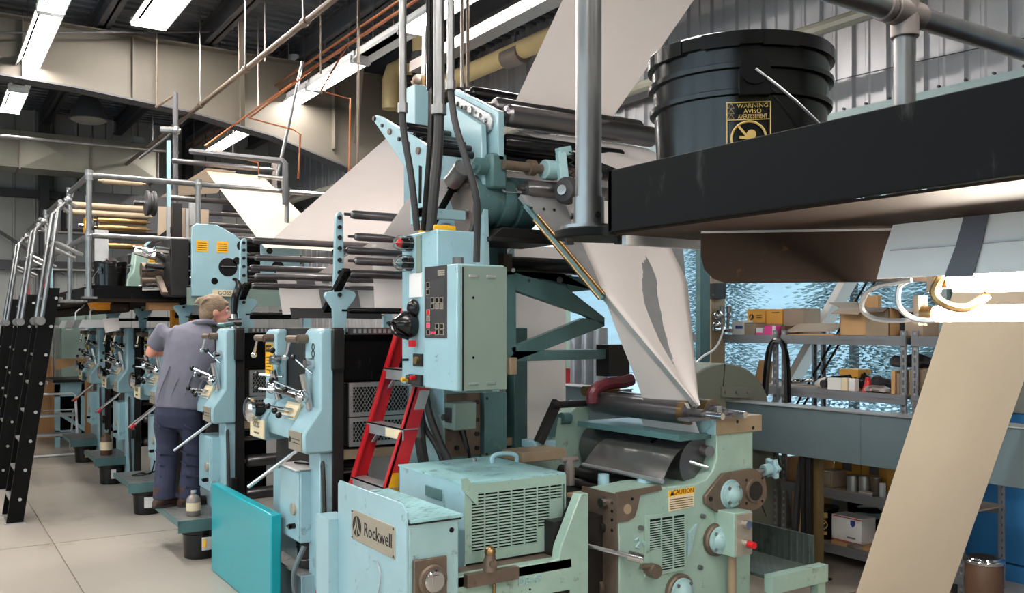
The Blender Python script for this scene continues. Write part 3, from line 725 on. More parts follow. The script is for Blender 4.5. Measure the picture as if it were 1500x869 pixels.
def pail(loc, R_, H, label, wrap=None, bail_a=0, group=None, handle_down=True, name='ink_pail', lid=False, m='black'):
    x, y, z = loc; t = thing(name, label, 'pail', loc, group)
    rb = R_*.86
    def rr(u): return rb + (R_*.96-rb)*u
    prof = [(0,rb*.96),(.015,rb),(.66,rr(.66)),(.665,rr(.66)+R_*.05),(.69,rr(.69)+R_*.05),(.70,rr(.70)),(.80,rr(.8)),(.805,rr(.8)+R_*.05),(.83,rr(.83)+R_*.05),(.84,rr(.84)),(.92,rr(.92)),(.925,R_),(.99,R_),(1,R_*.985)]
    inner = [(1,R_*.93),(.95,R_*.92),(.06,rb*.93)]
    part('body', MB().rev(V(x,y,z), V(x,y,z+H), prof+inner, 40), M[m], t)
    for s in (0, PI):
        a = bail_a+s; c = V(math.cos(a), math.sin(a), 0); q = V(x,y,z+H*.78)+c*rr(.8)
        part('ear', MB().cyl(q, q+c*R_*.12, R_*.15, n=12).obox(q+c*R_*.03-V(0,0,H*.06), c*R_*.06, V(-c.y,c.x,0)*R_*.15, V(0,0,H*.07)), M[m], t)
    cs = V(math.cos(bail_a), math.sin(bail_a), 0); sd = V(-cs.y, cs.x, 0); path = []
    for k in range(17):
        w = PI*k/16; e = cs*math.cos(w)*R_*1.06; drop = math.sin(w)
        path.append(V(x,y,z+H*.78)+e+sd*drop*R_*1.10+V(0,0,-drop*H*(.45 if handle_down else .2)))
    part('wire_bail', MB().tube(path, R_*.014, 6), M['alu'], t)
    if wrap:
        a0, aw, z0, z1, mm = wrap; rows = []
        for u in (z0, z1):
            rows.append([V(x+math.cos(a0+aw*(k/8-.5))*(rr(u)+.0012), y+math.sin(a0+aw*(k/8-.5))*(rr(u)+.0012), z+H*u) for k in range(9)])
        part('paper_label', MB().grid(rows), M[mm], t)
    return t
CAM_A = lambda x, y: math.atan2(-y, -x)
bl = [(U0+.32,'black pail under the step beside the turquoise panel, white label'),(U0+.32+PITCH,'black pail with a white label under the step behind the man'),
      (U0+.32+2*PITCH,'black pail with a wire handle under the bottle step'),(U0+.32+3*PITCH,'black pail with a gold printed label, farthest in the row')]
for k, (yy, lb) in enumerate(bl):
    yy = (6.94, 8.83, 10.72, 12.62)[k]
    p = pail((1.745, yy, 0), .138, .262, lb, wrap=(CAM_A(1.745,yy)+.15*(1 if k else 3), .8 if k < 2 else .4, .25, .62, ('white','white','white','print_gold')[k]), bail_a=CAM_A(1.7,yy)+1.2)
    if k == 0:
        part('label_patch', MB().obox(V(1.745,yy,.12)+V(math.cos(CAM_A(1.7,yy)+.15),math.sin(CAM_A(1.7,yy)+.15),0)*.1295, V(.002,.001,0), V(-.012,.018,0), V(0,0,.03)), M['yellow'], p)
pail((1.93, U0+.32, .301), .10, .172, 'black pail standing on the step below the blue switch box', bail_a=2.2)
def bottle(loc, r, h, label, col):
    x, y, z = loc; t = thing('fluid_bottle', label, 'bottle', loc)
    part('body', MB().rev(V(x,y,z), V(x,y,z+h), [(0,r*.9),(.04,r),(.62,r),(.75,r*.7),(.82,r*.35),(.9,r*.33)], 16), col, t)
    part('cap', MB().cyl(V(x,y,z+h*.88), V(x,y,z+h), r*.4, n=10), M['chrome'], t)
    part('wrap_label', MB().rev(V(x,y,z+h*.2), V(x,y,z+h*.52), [(0,r*1.02),(1,r*1.02)], 16, cap=False), M['label'], t)
bottle((1.70, U0+PITCH+.30, .301), .052, .19, 'clear bottle with a pale label on the step at the man\'s boots', M['tin'])
bottle((1.70, U0+3*PITCH+.36, .301), .06, .28, 'bottle of brown fluid on the fourth step', M['drum'])
solo('cable', MB().flex([V(1.85,8.95,.36),V(1.72,8.95,.33),V(1.66,9.1,.312),V(1.76,9.2,.312),V(1.84,9.12,.33),V(1.88,9.1,.6)], .007, 6), M['black'], 'black cable loop lying on the third step', 'cable')
rg = solo('wiping_rag', MB().add([V(1.90+.06*math.cos(i*.7)*(1-j*.3)+.01*((i*3)%4), 5.12+.12*math.sin(i*.7)*(1-j*.3), .302+j*.045-.012*((i+j)%2)) for j in range(3) for i in range(9)], [(j*9+i, j*9+(i+1)%9, (j+1)*9+(i+1)%9, (j+1)*9+i) for j in range(2) for i in range(9)]+[tuple(range(18,27))]), M['char'], 'crumpled dark rag on the step by the turquoise panel', 'rag')
# paper pad and pen on the switch box of the near unit
pad = solo('paper_sheets', MB().sheet(V(1.76,U0+.14,.893),V(1.98,U0+.16,.893),V(1.96,U0+.52,.893),V(1.77,U0+.50,.893),amp=.003).sheet(V(1.78,U0+.16,.897),V(1.95,U0+.13,.898),V(1.97,U0+.46,.898),V(1.80,U0+.5,.898),amp=.003,seed=2), M['paper'], 'loose white papers lying on the blue switch box', 'papers')
pen = thing('ballpoint_pen', 'dark pen lying on the loose papers', 'pen', (1.86,U0+.3,.904))
part('barrel', MB().cyl(V(1.84,U0+.38,.906), V(1.90,U0+.26,.906), .006, n=8), M['black'], pen)
part('tip', MB().cyl(V(1.90,U0+.26,.906), V(1.907,U0+.245,.906), .005, .001, 8), M['chrome'], pen)
# red handled tools hanging at the far units
for k, yy in enumerate((U0+2*PITCH, U0+3*PITCH, U0+4*PITCH)):
    t = thing('ink_paddle', ['steel ink paddle with a red grip by the unit behind the man','steel ink paddle with a red grip at the fourth unit','steel ink paddle at the farthest unit'][k], 'tool', (1.7,yy+.5,.7))
    part('blade', MB().cyl(V(1.84,yy+.3,.98), V(1.67,yy+.46,.80), .012, n=7), M['chrome'], t)
    part('grip', MB().cyl(V(1.67,yy+.46,.80), V(1.64,yy+.49,.76), .014, n=7), M['redcap'], t)

# ---------------------------------------------------------------- paper webs over the row
def web(a, b, c, d, label, m='paper', amp=.004, seed=0, nu=10, nv=16, name='paper_web'):
    return solo(name, MB().sheet(a,b,c,d,nu,nv,amp,seed), M[m], label, 'paper')
y7 = U0+PITCH
# rising web from the second unit to the tower
web(V(2.27,y7+.18,2.39), V(3.2,y7+.18,2.39), V(3.2,4.78,2.817), V(2.27,4.78,2.817), 'large grey white paper web rising from the row to the tower')
# web between the first unit's idlers and the tower
web(V(2.27,U0+.20,2.18), V(3.2,U0+.20,2.18), V(3.2,4.50,2.62), V(2.27,4.42,2.50), 'wrinkled paper web climbing steeply beside the blue arm', amp=.02)
web(V(2.27,U0+.24,2.20), V(3.2,U0+.24,2.20), V(3.2,U0+.2,1.81), V(2.27,U0+.2,1.81), 'short grey web hanging between idlers above the unit marked 8', m='paper', amp=.004)
# printed web falling at the second unit
pw = web(V(2.30,y7+.22,2.14), V(3.15,y7+.22,2.14), V(3.15,y7+.06,1.80), V(2.30,y7+.06,1.80), 'printed web with a grey column falling over idlers at the second unit')
for k, (xa, xb, za, zb) in enumerate(((2.62,2.95,1.83,2.0),(2.45,2.6,2.03,2.1),(2.66,2.72,2.05,2.08),(2.74,2.80,2.05,2.08),(2.90,2.98,2.06,2.09))):
    f = lambda z: y7+.06+(z-1.80)/.34*.16-.006
    part('printed_patch', MB().add([V(xa,f(za),za),V(xb,f(za),za),V(xb,f(zb),zb),V(xa,f(zb),zb)], [(0,1,2,3)]), M['ink'], pw)
solo('ink_apron', MB().sheet(V(2.35,y7+.04,1.85),V(3.1,y7+.04,1.85),V(3.1,y7+.0,1.77),V(2.35,y7+.0,1.77),amp=.006), M['char'], 'dark grey apron strip below the printed web at the second unit', 'apron')
# web slanting up from the second unit to the first unit's post
web(V(2.6,y7+.1,2.13), V(3.3,y7+.1,2.13), V(3.3,U0+.22,2.24), V(2.3,U0+.22,2.24), 'long low web drawn from the second unit to the near roller post', amp=.005)
# upper webs far left
web(V(2.62,10.2,3.42), V(3.25,10.2,3.42), V(3.30,8.05,2.42), V(2.58,8.05,2.42), 'cream paper web sloping down from the high roller frame', m='papertan')
web(V(2.30,11.0,3.2), V(2.95,11.0,3.3), V(2.95,10.2,3.45), V(2.62,10.2,3.45), 'small cream web panel behind the high roller frame', m='papertan')
web(V(2.0,9.62,2.92), V(2.5,9.62,2.92), V(2.5,9.66,2.62), V(2.0,9.66,2.62), 'narrow cream web hanging between the dark high cylinders', m='papertan')
# tall white web behind the folder tower
web(V(2.5,5.05,2.25), V(3.72,5.05,2.25), V(3.72,5.05,.45), V(2.5,5.05,.45), 'tall white paper web hanging straight behind the tower brace', amp=.003)

# ================================================================ UPPER PLATFORM, RAILS, SHIP STAIRS
PX0, PX1, PY0, PY1, PZ = 1.27, 2.31, 8.75, 14.6, 1.96
pf = thing('raised_platform', 'black edged raised platform over the far printing units', 'platform', (1.8, 8.75, PZ))
part('end_lip', MB().box(PX0, PY0, PZ, PX1, PY0+.012, PZ+.115), M['blacksteel'], pf)
part('side_lip', MB().box(PX0-.012, PY0, PZ, PX0, PY1, PZ+.115), M['blacksteel'], pf)
part('end_lip', MB().box(PX0, PY1, PZ, PX1, PY1+.012, PZ+.115), M['blacksteel'], pf)
part('deck', MB().box(PX0, PY0, PZ-.03, PX1, PY1, PZ), M['brownunder'], pf)
part('joist', MB().box(1.45, PY0+.1, PZ-.12, 1.6, PY1, PZ-.03), M['brownunder'], pf, bev=.02)
part('joist', MB().box(1.75, PY0+.06, PZ-.10, 2.31, PY0+.20, PZ-.03), M['wood'], pf)
part('bracket', MB().prism([V(2.02,9.1,PZ-.03),V(2.32,9.1,PZ-.03),V(2.32,9.1,PZ-.10),V(2.14,9.1,PZ-.30),V(2.02,9.1,PZ-.30)], V(0,.1,0)), M['orange'], pf)
part('bracket', MB().prism([V(1.30,9.0,PZ-.03),V(1.46,9.0,PZ-.03),V(1.46,9.0,PZ-.10),V(1.33,9.0,PZ-.10)], V(0,.3,0)), M['orange'], pf)
part('support', MB().box(2.2,9.6,.0,2.27,9.67,PZ-.03).box(2.2,13.4,0,2.27,13.47,PZ-.03), M['dark'], pf)
solo('orange_hose', MB().flex([V(2.16,8.93,1.55),V(2.13,8.93,1.78),V(2.2,8.93,1.86),V(2.3,8.93,1.85),V(2.42,8.93,1.78)], .011, 7), M['orange'], 'orange hose looping under the platform above the man', 'hose')
gr = thing('guard_rail', 'galvanised pipe guard rail round the raised platform', 'railing', (PX0, PY0, PZ))
def rail(a, b, g, r=.024): part('rail', MB().cyl(a, b, r, n=10), M['steel'], g)
def fitting(p, g, r=.035): part('clamp', MB().cyl(V(*p)-V(0,0,.045), V(*p)+V(0,0,.045), r, n=10).sph(p, r*1.1, 10, 6), M['steel'], g)
gx0, gy0 = 1.235, 8.73
ZT, ZM = 3.04, 2.51
for (x, y, z0) in ((gx0, gy0, PZ), (gx0, 9.95, PZ), (2.17, gy0, PZ-.02), (3.02, gy0, PZ-.1), (gx0, 12.0, PZ), (gx0, 14.2, PZ)):
    po = part('rail_post', MB().cyl(V(x,y,z0), V(x,y,ZT), .024, n=10), M['steel'], gr)
    part('base_flange', MB().cyl(V(x,y,z0), V(x,y,z0+.08), .038, n=10).box(x-.06,y-.05,z0-.005,x+.06,y+.05,z0+.012), M['steel'], po)
for z in (ZT, ZM):
    rail(V(gx0,gy0,z), V(3.62,gy0,z), gr)
    rail(V(gx0,gy0,z), V(gx0,9.95,z), gr)
    rail(V(gx0,10.7,z), V(gx0,11.8,z), gr); rail(V(gx0,12.6,z), V(gx0,14.2,z), gr)
    for p in ((gx0,gy0,z),(gx0,9.95,z),(2.17,gy0,z),(3.02,gy0,z),(gx0,12,z)): fitting(p, gr)
rail(V(gx0,14.2,ZT), V(3.2,14.2,ZT), gr); rail(V(gx0,14.2,ZM), V(3.2,14.2,ZM), gr)
part('bracket', MB().box(2.12,8.68,PZ-.14,2.30,8.76,PZ+.02), M['alu'], gr)

def ship_stair(Y, label):
    t = thing('ship_stair', label, 'stairs', (.67, Y, 0))
    H = 2.05; x0, x1 = .66, .99
    for yy in (Y, Y+.46):
        s = part('stringer', MB().prism([V(x0-.05,yy,0),V(x0+.08,yy,0),V(x1+.04,yy,H),V(x1-.09,yy,H)], V(0,.035,0)), M['blacksteel'], t)
        part('foot', MB().box(x0-.06,yy-.02,0,x0+.10,yy+.06,.012), M['alu'], s)
        q = (H-.72)/H
        hr = part('hand_rail', MB().tube([V(x0+.33*.86-.06,yy,1.78), V(x1+.03,yy,H+.70), V(x1+.10,yy,H+.78), V(x1+.17,yy,H+.72)], .02, 8), M['steel'], t)
        part('clamp', MB().cyl(V(x0+.33*.86-.07,yy-.03,1.76), V(x0+.33*.86-.07,yy+.06,1.76), .04, n=10), M['steel'], hr); part('elbow', MB().sph(V(x1+.10,yy,H+.78), .036, 8, 6), M['steel'], hr)
        part('rail_strut', MB().cyl(V(x1-.03,yy,H+.42), V(x1+.22,yy,H+.30), .018, n=8), M['steel'], hr)
    part('landing', MB().box(x1-.02,Y+.036,1.93,1.256,Y+.46,1.95), M['tread'], t)
    for k in range(8):
        z = .22+k*.25; x = x0+(x1-x0)*z/H
        part('stair_tread', MB().box(x-.06,Y+.035,z-.02,x+.08,Y+.46,z), M['tread'], t)
        part('bolt', MB().cyl(V(x+.02,Y-.012,z-.01), V(x+.02,Y,z-.01), .014, n=8), M['alu'], t)
    return t
ship_stair(8.93, 'black ship stair with bright pipe handrails, nearest of the three')
for yy, lb in ((10.85, 'middle black ship stair with pipe handrails and a red stop plate'), (12.75, 'farthest black ship stair with pipe handrails, at the picture edge')):
    t = ship_stair(yy, lb)
    part('stop_plate', MB().box(1.10,yy+.04,2.06,1.125,yy+.22,2.2), M['redcap'], t, label='red stop plate')
pail((1.45, 8.98, PZ+.001), .150, .34, 'black ribbed pail standing on the raised platform corner', bail_a=.8)
# hanging tray lamps under the platform
for k, p in enumerate(((1.30,8.95,1.70),(1.28,9.75,1.70))):
    t = thing('tray_lamp', ['white tray lamp hung under the platform with a white paper on it','farther white tray lamp hung under the platform'][k], 'lamp', p); x,y,z = p
    part('tray', MB().prism([V(x-.12,y,z),V(x+.12,y,z),V(x+.09,y,z+.07),V(x-.09,y,z+.07)], V(0,.45,0)), M['alu'], t)
    part('tube', MB().cyl(V(x-.05,y+.03,z-.012), V(x-.05,y+.42,z-.012), .012, n=8), M['white'], t)
    part('hook', MB().tube([V(x,y+.15,z+.07),V(x+.0,y+.15,z+.15),V(x+.06,y+.15,z+.20),V(x+.08,y+.15,1.935)], .008, 6), M['alu'], t)
    if k == 0: part('paper_tag', MB().sheet(V(x+.08,y-.01,z+.08),V(x+.22,y+.02,z+.09),V(x+.22,y-.02,z-.02),V(x+.10,y-.02,z-.05)), M['paper'], t)

# ================================================================ UPPER COLOUR UNITS
def upper_unit(Y, label, full):
    t = thing('upper_colour_unit', label, 'printing press', (2.3, Y, PZ))
    z0 = PZ+.02
    cheek = [(2.02,z0),(2.02,2.60),(2.06,2.63),(2.24,2.63),(2.40,2.55),(2.48,2.48),(2.50,2.35),(2.52,z0)]
    ch = part('cheek_plate', MB().prism([V(x,Y,z) for x,z in cheek], V(0,.035,0)), M['blue'], t, bev=.006)
    for (x,z,r) in ((2.34,2.25,.085),(2.47,2.45,.05),(2.42,2.31,.035),(2.22,2.12,.03)):
        part('hole', MB().cyl(V(x,Y-.003,z), V(x,Y+.002,z), r, n=22), M['black'], ch)
    part('shaft_end', MB().cyl(V(2.27,Y-.006,2.25), V(2.41,Y-.006,2.25), .012, n=8), M['chrome'], ch)
    for xx in (2.06,2.24):
        yl = part('warning_plate', MB().box(xx,Y-.004,2.38,xx+.10,Y,2.48), M['yellow'], ch)
        for k in range(4): part('print_line', MB().box(xx+.01,Y-.0055,2.395+k*.02,xx+.09,Y-.004,2.400+k*.02), M['print_black'], yl)
    mpz = part('maker_plate', MB().box(2.2,Y-.006,1.985,2.42,Y,2.04), M['label'], ch)
    text('lettering', 'GOSS', .05, V(2.31,Y-.007,2.012), (1,0,0), (0,0,1), M['print_black'], mpz)
    bl_ = part('drive_plate', MB().box(2.66,Y+.05,2.2,3.04,Y+.08,2.50), M['blue'], t, bev=.005)
    part('hole', MB().cyl(V(2.74,Y+.046,2.42), V(2.74,Y+.05,2.42), .03, n=18), M['black'], bl_); part('hole', MB().cyl(V(2.82,Y+.046,2.27), V(2.82,Y+.05,2.27), .06, n=18), M['black'], bl_)
    part('lower_beam', MB().box(2.0,Y+.02,PZ-.06,3.2,Y+.1,PZ+.10), M['boxgrey'], t)
    part('web_back', MB().box(2.03,Y+.6,z0,3.1,Y+.62,2.55), M['blacksteel'], t)
    for (z,r,y) in ((2.50,.03,.1),(2.36,.05,.2),(2.22,.06,.15),(2.08,.05,.2)):
        part('ink_roller', roller(MB(), V(2.5,Y+y,z), V(3.15,Y+y,z), r), M['rubroll'], t)
    part('side_frame', MB().box(1.86,Y+.1,z0,2.02,Y+.75,2.5), M['dark'], t, bev=.01)
    for k in range(16):
        a = V(1.80+.08*random.random(), Y+.1+.6*random.random(), 2.02+.42*random.random())
        part('linkage', MB().cyl(a, a+V(-.16*random.random()-.03,(random.random()-.5)*.2,(random.random()-.5)*.14), .012+.02*random.random(), n=8), M['chrome'], t)
    part('gear_case', MB().cyl(V(1.84,Y+.35,2.22), V(1.66,Y+.35,2.22), .07, n=14).cyl(V(1.84,Y+.55,2.12), V(1.7,Y+.55,2.12), .05, n=12).bar(V(1.80,Y+.05,2.0),V(1.80,Y+.5,2.28),.05,.03), M['bare'], t)
    part('console', MB().prism([V(x,Y+1.02,z) for x,z in ((1.86,z0),(1.86,2.44),(1.74,2.44),(1.72,2.25),(1.66,2.15),(1.66,z0))], V(0,.2,0)), M['green'], t, bev=.012)
    part('dials', MB().cyl(V(1.72,Y+1.1,2.3),V(1.64,Y+1.1,2.3),.02,n=8).cyl(V(1.68,Y+1.12,2.2),V(1.58,Y+1.12,2.2),.016,n=8).cyl(V(1.66,Y+1.08,2.1),V(1.57,Y+1.08,2.1),.02,n=8), M['chrome'], t)
    return t
upper_unit(8.35, 'upper blue colour unit with round holes and yellow plates, nearest on the platform', True)
upper_unit(10.4, 'second upper colour unit behind the dark mast posts', False)
# high roller frame
hf = thing('high_roller_frame', 'tall slim frame carrying bright rollers above the platform', 'roller frame', (2.2, 9.8, PZ))
for (x, y, z1, w, m) in ((2.13,9.75,3.62,.035,'blue'),(2.16,9.55,2.95,.09,'dark'),(2.07,9.5,2.9,.03,'alu'),(2.25,9.5,2.9,.03,'alu'),(1.58,11.3,3.2,.03,'blue'),(1.42,13.2,3.0,.03,'blue'),(3.35,10.1,3.6,.05,'tin'),(3.25,9.5,3.3,.03,'tin')):
    part('upright', MB().box(x-w/2,y-w/2,PZ-.02,x+w/2,y+w/2,z1), M[m], hf)
rl = [((2.2,10.1,3.48),(3.4,10.1,3.48),.028),((2.2,10.2,3.28),(3.4,10.2,3.28),.022),((2.2,10.0,2.93),(3.4,10.0,2.93),.022),((2.15,10.0,3.07),(3.3,10.0,3.07),.03),((2.2,9.9,2.8),(3.3,9.9,2.8),.022),((2.2,9.9,2.66),(3.3,9.9,2.66),.025),((2.25,9.85,2.74),(3.3,9.85,2.74),.02)]
for a, b, r in rl: part('web_roller', roller(MB(), a, b, r), M['roller'], hf)
for z, x0, x1 in ((3.22,1.55,2.05),(2.78,1.5,2.1),(2.7,1.5,2.1),(2.6,1.52,2.1),(2.5,1.5,2.1),(2.93,1.2,2.12),(2.85,1.2,2.12)):
    part('web_roller', roller(MB(), V(x0+.1,11.0,z+.12), V(x1+.1,11.0,z+.12), .035), M['tan'] if z > 2.8 else M['brass'], hf)
for (x,y,z,r) in ((1.98,9.9,2.98,.13),(1.62,11.1,2.84,.12)):
    d = part('belt_pulley', MB().rev(V(x-.05,y,z), V(x+.05,y,z), [(0,r*.4),(.05,r),(.3,r),(.4,r*.85),(.6,r*.85),(.7,r),(.95,r),(1,r*.4)], 22), M['char'], hf)
    part('hub', MB().cyl(V(x-.16,y,z), V(x-.04,y,z), .025, n=10), M['chrome'], d)
part('yellow_collar', MB().cyl(V(1.52,11.1,2.84), V(1.56,11.1,2.84), .085, n=18), M['yellow'], hf)
part('arm_bracket', MB().box(1.60,10.9,2.42,1.74,10.94,2.78), M['alu'], hf); part('arm_bracket', MB().box(2.3,9.6,2.75,2.36,9.64,2.98), M['alu'], hf)
part('guide_bar', MB().bar(V(1.9,9.6,2.5), V(2.15,9.6,2.72), .03, .05), M['dark'], hf)
wf2 = thing('grey_arch_frame', 'grey pipe arch standing behind the high cream web', 'frame', pd(417,300,8.9))
part('bar', MB().tube([pd(280,222,9.6), pd(414,236,8.9), pd(418,240,8.9), pd(418,300,8.9)], .03, 8), M['steelwork'], wf2)
part('bar', MB().tube([pd(380,258,9.2), pd(416,262,8.9)], .022, 8), M['steel'], wf2)

# ================================================================ FAR END OF THE ROW
fb = thing('feed_table', 'pale blue feed table at the far end of the row', 'table', (1.9,14.6,0))
part('table_frame', MB().box(1.58,14.3,.72,2.3,14.36,.92).box(1.58,14.3,0,1.65,14.36,.9).box(1.92,14.3,0,1.98,14.36,.9).box(2.24,14.3,0,2.3,14.36,.9).box(1.58,14.3,.15,2.3,14.36,.24), M['blue'], fb)
part('top', MB().box(1.55,14.25,.92,2.35,15.2,.96), M['dark'], fb)
part('brace', MB().bar(V(1.62,14.28,.5),V(2.2,14.28,.05),.05,.05), M['blue'], fb)
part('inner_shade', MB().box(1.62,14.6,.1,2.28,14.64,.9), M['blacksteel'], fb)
fbp = [py_(80,543,13.6), py_(82,526,13.6), py_(138,524,13.6), py_(140,527,13.6)]
solo('feed_board', MB().prism(fbp, V(0,.02,0)), M['card'], 'cream wedge shaped board lying out on the feed table', 'board')
for k, (xx, a, c) in enumerate(((1.36,.05,.20),(1.50,.02,.16),(1.62,-.03,.14))):
    solo('wood_board', MB().prism([V(xx,15.6,0),V(xx+c,15.6,0),V(xx+c*.8+a,15.75,1.75-.25*k),V(xx+a,15.75,1.75-.25*k)], V(0,.04,0)), M['wood'], ['tall pine board leaning at the far end','second pine board leaning beside the tall one','shorter pine board leaning nearest the feed table'][k], 'board')
solo('wood_post', MB().box(1.86,13.45,0,1.94,13.53,1.0), M['wood'], 'upright pine stake before the feed table', 'stake')
ss = thing('step_stool', 'small white folding step stool at the far end of the aisle', 'step stool', (1.50,13.6,0))
SX, SY = .45, .3
for y, dx in ((13.15,0),):
    fr = MB().tube([V(.76+SX,13.0+SY,.0),V(.78+SX,13.1+SY,.78),V(.82+SX,13.1+SY,.82),V(1.24+SX,13.1+SY,.82),V(1.28+SX,13.1+SY,.78),V(1.30+SX,13.0+SY,0)], .016, 8)
    part('front_frame', fr, M['white'], ss); part('foot_bar', MB().cyl(V(.76+SX,13.0+SY,.02),V(1.30+SX,13.0+SY,.02),.014,n=8), M['white'], ss)
part('rear_frame', MB().tube([V(.80+SX,13.5+SY,.0),V(.80+SX,13.15+SY,.6),V(1.26+SX,13.15+SY,.6),V(1.26+SX,13.5+SY,0)], .014, 8), M['white'], ss)
for z, y in ((.30,13.02),(.55,13.06)): part('step_plate', MB().box(.79+SX,y+SY-.02,z-.03,1.27+SX,y+SY+.22,z), M['alu'], ss)
lp2 = solo('wall_lamp', MB().box(-.02,11.6,2.39,.26,11.75,2.43).cyl(V(-.02,11.7,2.4),V(.14,11.7,2.44),.05), M['char'], 'small dark fitting at the left picture edge before the far wall', 'fitting')
cab = thing('grey_cabinet', 'grey green cabinet behind the far printing unit', 'cabinet', (2.1,15.4,0))
part('body', MB().box(1.75,15.3,0,2.5,15.8,2.0), M['boxgrey'], cab)
part('door', MB().box(1.78,15.27,.1,2.1,15.3,1.9), M['boxgrey'], cab); part('door', MB().box(2.13,15.27,.1,2.46,15.3,1.9), M['boxgrey'], cab)

# ================================================================ TURQUOISE PANEL
bx = thing('turquoise_panel', 'glossy turquoise panel standing on edge in the aisle', 'panel', (1.73,5.8,0))
part('board', MB().box(1.70,5.19,0,1.765,6.48,.612), M['cyan'], bx, bev=.010)
part('edge_cap', MB().box(1.765,5.25,.03,1.772,6.42,.58), M['slate'], bx)

# ================================================================ RED STEPLADDER (climbs towards +X)
ld = thing('red_ladder', 'red fibreglass ladder standing behind the control tower', 'ladder', (2.0,4.5,0))
def lx(z): return 1.70+.335*z
for yy, nm in ((4.70,'far'),(4.26,'near')):
    rl_ = part('side_rail', MB().prism([V(lx(0),yy,0),V(lx(0)+.10,yy,0),V(lx(1.96)+.085,yy,1.96),V(lx(1.96),yy,1.96)], V(0,.012,0))
         .prism([V(lx(0),yy-.028 if nm=='far' else yy-.0,0),V(lx(0)+.012,yy-.028 if nm=='far' else yy,0),V(lx(1.96)+.012,yy-.028 if nm=='far' else yy,1.96),V(lx(1.96),yy-.028 if nm=='far' else yy,1.96)], V(0,.034,0)), M['red'], ld)
    part('shoe', MB().box(lx(0)-.02,yy-.02,0,lx(0)+.12,yy+.03,.05), M['char'], rl_)
for k in range(6):
    z = .28+k*.298; x = lx(z)
    s_ = part('step_tread', MB().box(x-.005,4.255,z-.06,x+.002,4.70,z+.0).box(x-.005,4.255,z-.006,x+.085,4.70,z), M['alu'], ld)
    part('gusset', MB().bar(V(x+.01,4.66,z-.11), V(x+.03,4.58,z-.02), .02, .004), M['alu'], s_)
part('warning_sticker', MB().prism([V(lx(.58)+.016,4.258,.58),V(lx(.58)+.085,4.258,.58),V(lx(.95)+.085,4.258,.95),V(lx(.95)+.016,4.258,.95)], V(0,.002,0)), M['yellow'], ld)
part('sticker', MB().prism([V(lx(1.27)+.03,4.258,1.27),V(lx(1.27)+.09,4.258,1.27),V(lx(1.37)+.09,4.258,1.37),V(lx(1.37)+.03,4.258,1.37)], V(0,.002,0)), M['alu'], ld)
part('step_sticker', MB().prism([V(lx(1.174)-.0055,4.28,1.118),V(lx(1.174)-.0055,4.46,1.118),V(lx(1.174)-.0055,4.46,1.165),V(lx(1.174)-.0055,4.28,1.165)], V(-.001,0,0)), M['label'], ld)
part('top_cap', MB().box(lx(1.96)-.01,4.25,1.95,lx(1.96)+.11,4.72,1.975), M['redcap'], ld)
solo('blue_hose', MB().flex([V(1.80,4.86,.02),V(1.74,4.83,.15),V(1.70,4.80,.35),V(1.76,4.80,.5)], .014, 8), M['slate'], 'short blue grey hose beside the foot of the red ladder', 'hose')

# ================================================================ THE MAN
HX, HY = 1.70, 7.44
_fw = V(.55,.835,0).normalized(); _rt = V(_fw.y,-_fw.x,0)
def J(a, b, z): return V(HX,HY,0) + _rt*a + _fw*b + V(0,0,z)
man = thing('person', 'man in grey work shirt and navy trousers leaning over the printing unit', 'person', (HX,HY,.30))
def limb(m, pts, n=14):
    """pts: (centre, half width along right, half depth along forward)"""
    vs = []; fs = []
    for k, (c, w, d) in enumerate(pts):
        t = (pts[min(k+1,len(pts)-1)][0]-pts[max(k-1,0)][0]).normalized()
        a = (_rt - t*_rt.dot(t))
        if a.length < .2: a = V(0,0,1) - t*t.z
        a.normalize(); b = t.cross(a)
        for i in range(n):
            q = 2*PI*i/n; vs.append(c + a*math.cos(q)*w + b*math.sin(q)*d)
    for k in range(len(pts)-1):
        for i in range(n):
            j = (i+1) % n; fs.append((k*n+i, k*n+j, (k+1)*n+j, (k+1)*n+i))
    fs += [tuple(reversed(range(n))), tuple((len(pts)-1)*n+i for i in range(n))]
    return m.add(vs, fs)
def fuse(o, vox, sm=4):
    r = o.modifiers.new('remesh', 'REMESH'); r.mode = 'VOXEL'; r.voxel_size = vox; r.use_smooth_shade = True
    s = o.modifiers.new('smooth', 'SMOOTH'); s.factor = .5; s.iterations = sm
    return o
fd = (_rt*.95+_fw*.40+V(0,0,-.12)).normalized()          # where he looks
fs_ = V(-fd.y, fd.x, 0).normalized(); fu = fs_.cross(fd)*-1
fu = fd.cross(fs_)
HC = J(.245,.14,1.83)                                    # head centre
def Hd(f, s, u): return HC + fd*f + fs_*s + fu*u
body = MB()
limb(body, [(J(.10,.03,1.2),.15,.10),(J(.12,.06,1.5),.16,.10),(J(.15,.09,1.64),.16,.09)])
limb(body, [(J(.14,.06,1.62),.065,.065),(J(.185,.10,1.72),.058,.058),(Hd(-.03,0,-.06),.06,.06)])
body.sph(Hd(-.005,0,.015), .10, 20, 14, (1,.80,1.12))
body.sph(Hd(.035,0,-.055), .066, 16, 10, (1,.85,.95))
body.sph(Hd(.06,0,-.10), .032, 12, 8)                                                # chin
body.prism([Hd(.085,-.016,-.035), Hd(.085,.016,-.035), Hd(.088,.010,.02), Hd(.088,-.010,.02)], fd*.032-fu*.012)  # nose
body.sph(Hd(.090,0,-.068), .020, 10, 6, (.9,1.1,.45))
body.sph(Hd(.085,0,.038), .034, 10, 6, (.6,1.5,.35))
for s in (-1,1):
    body.sph(Hd(-.005,s*.083,-.012), .026, 10, 8, (.8,.4,1.2))
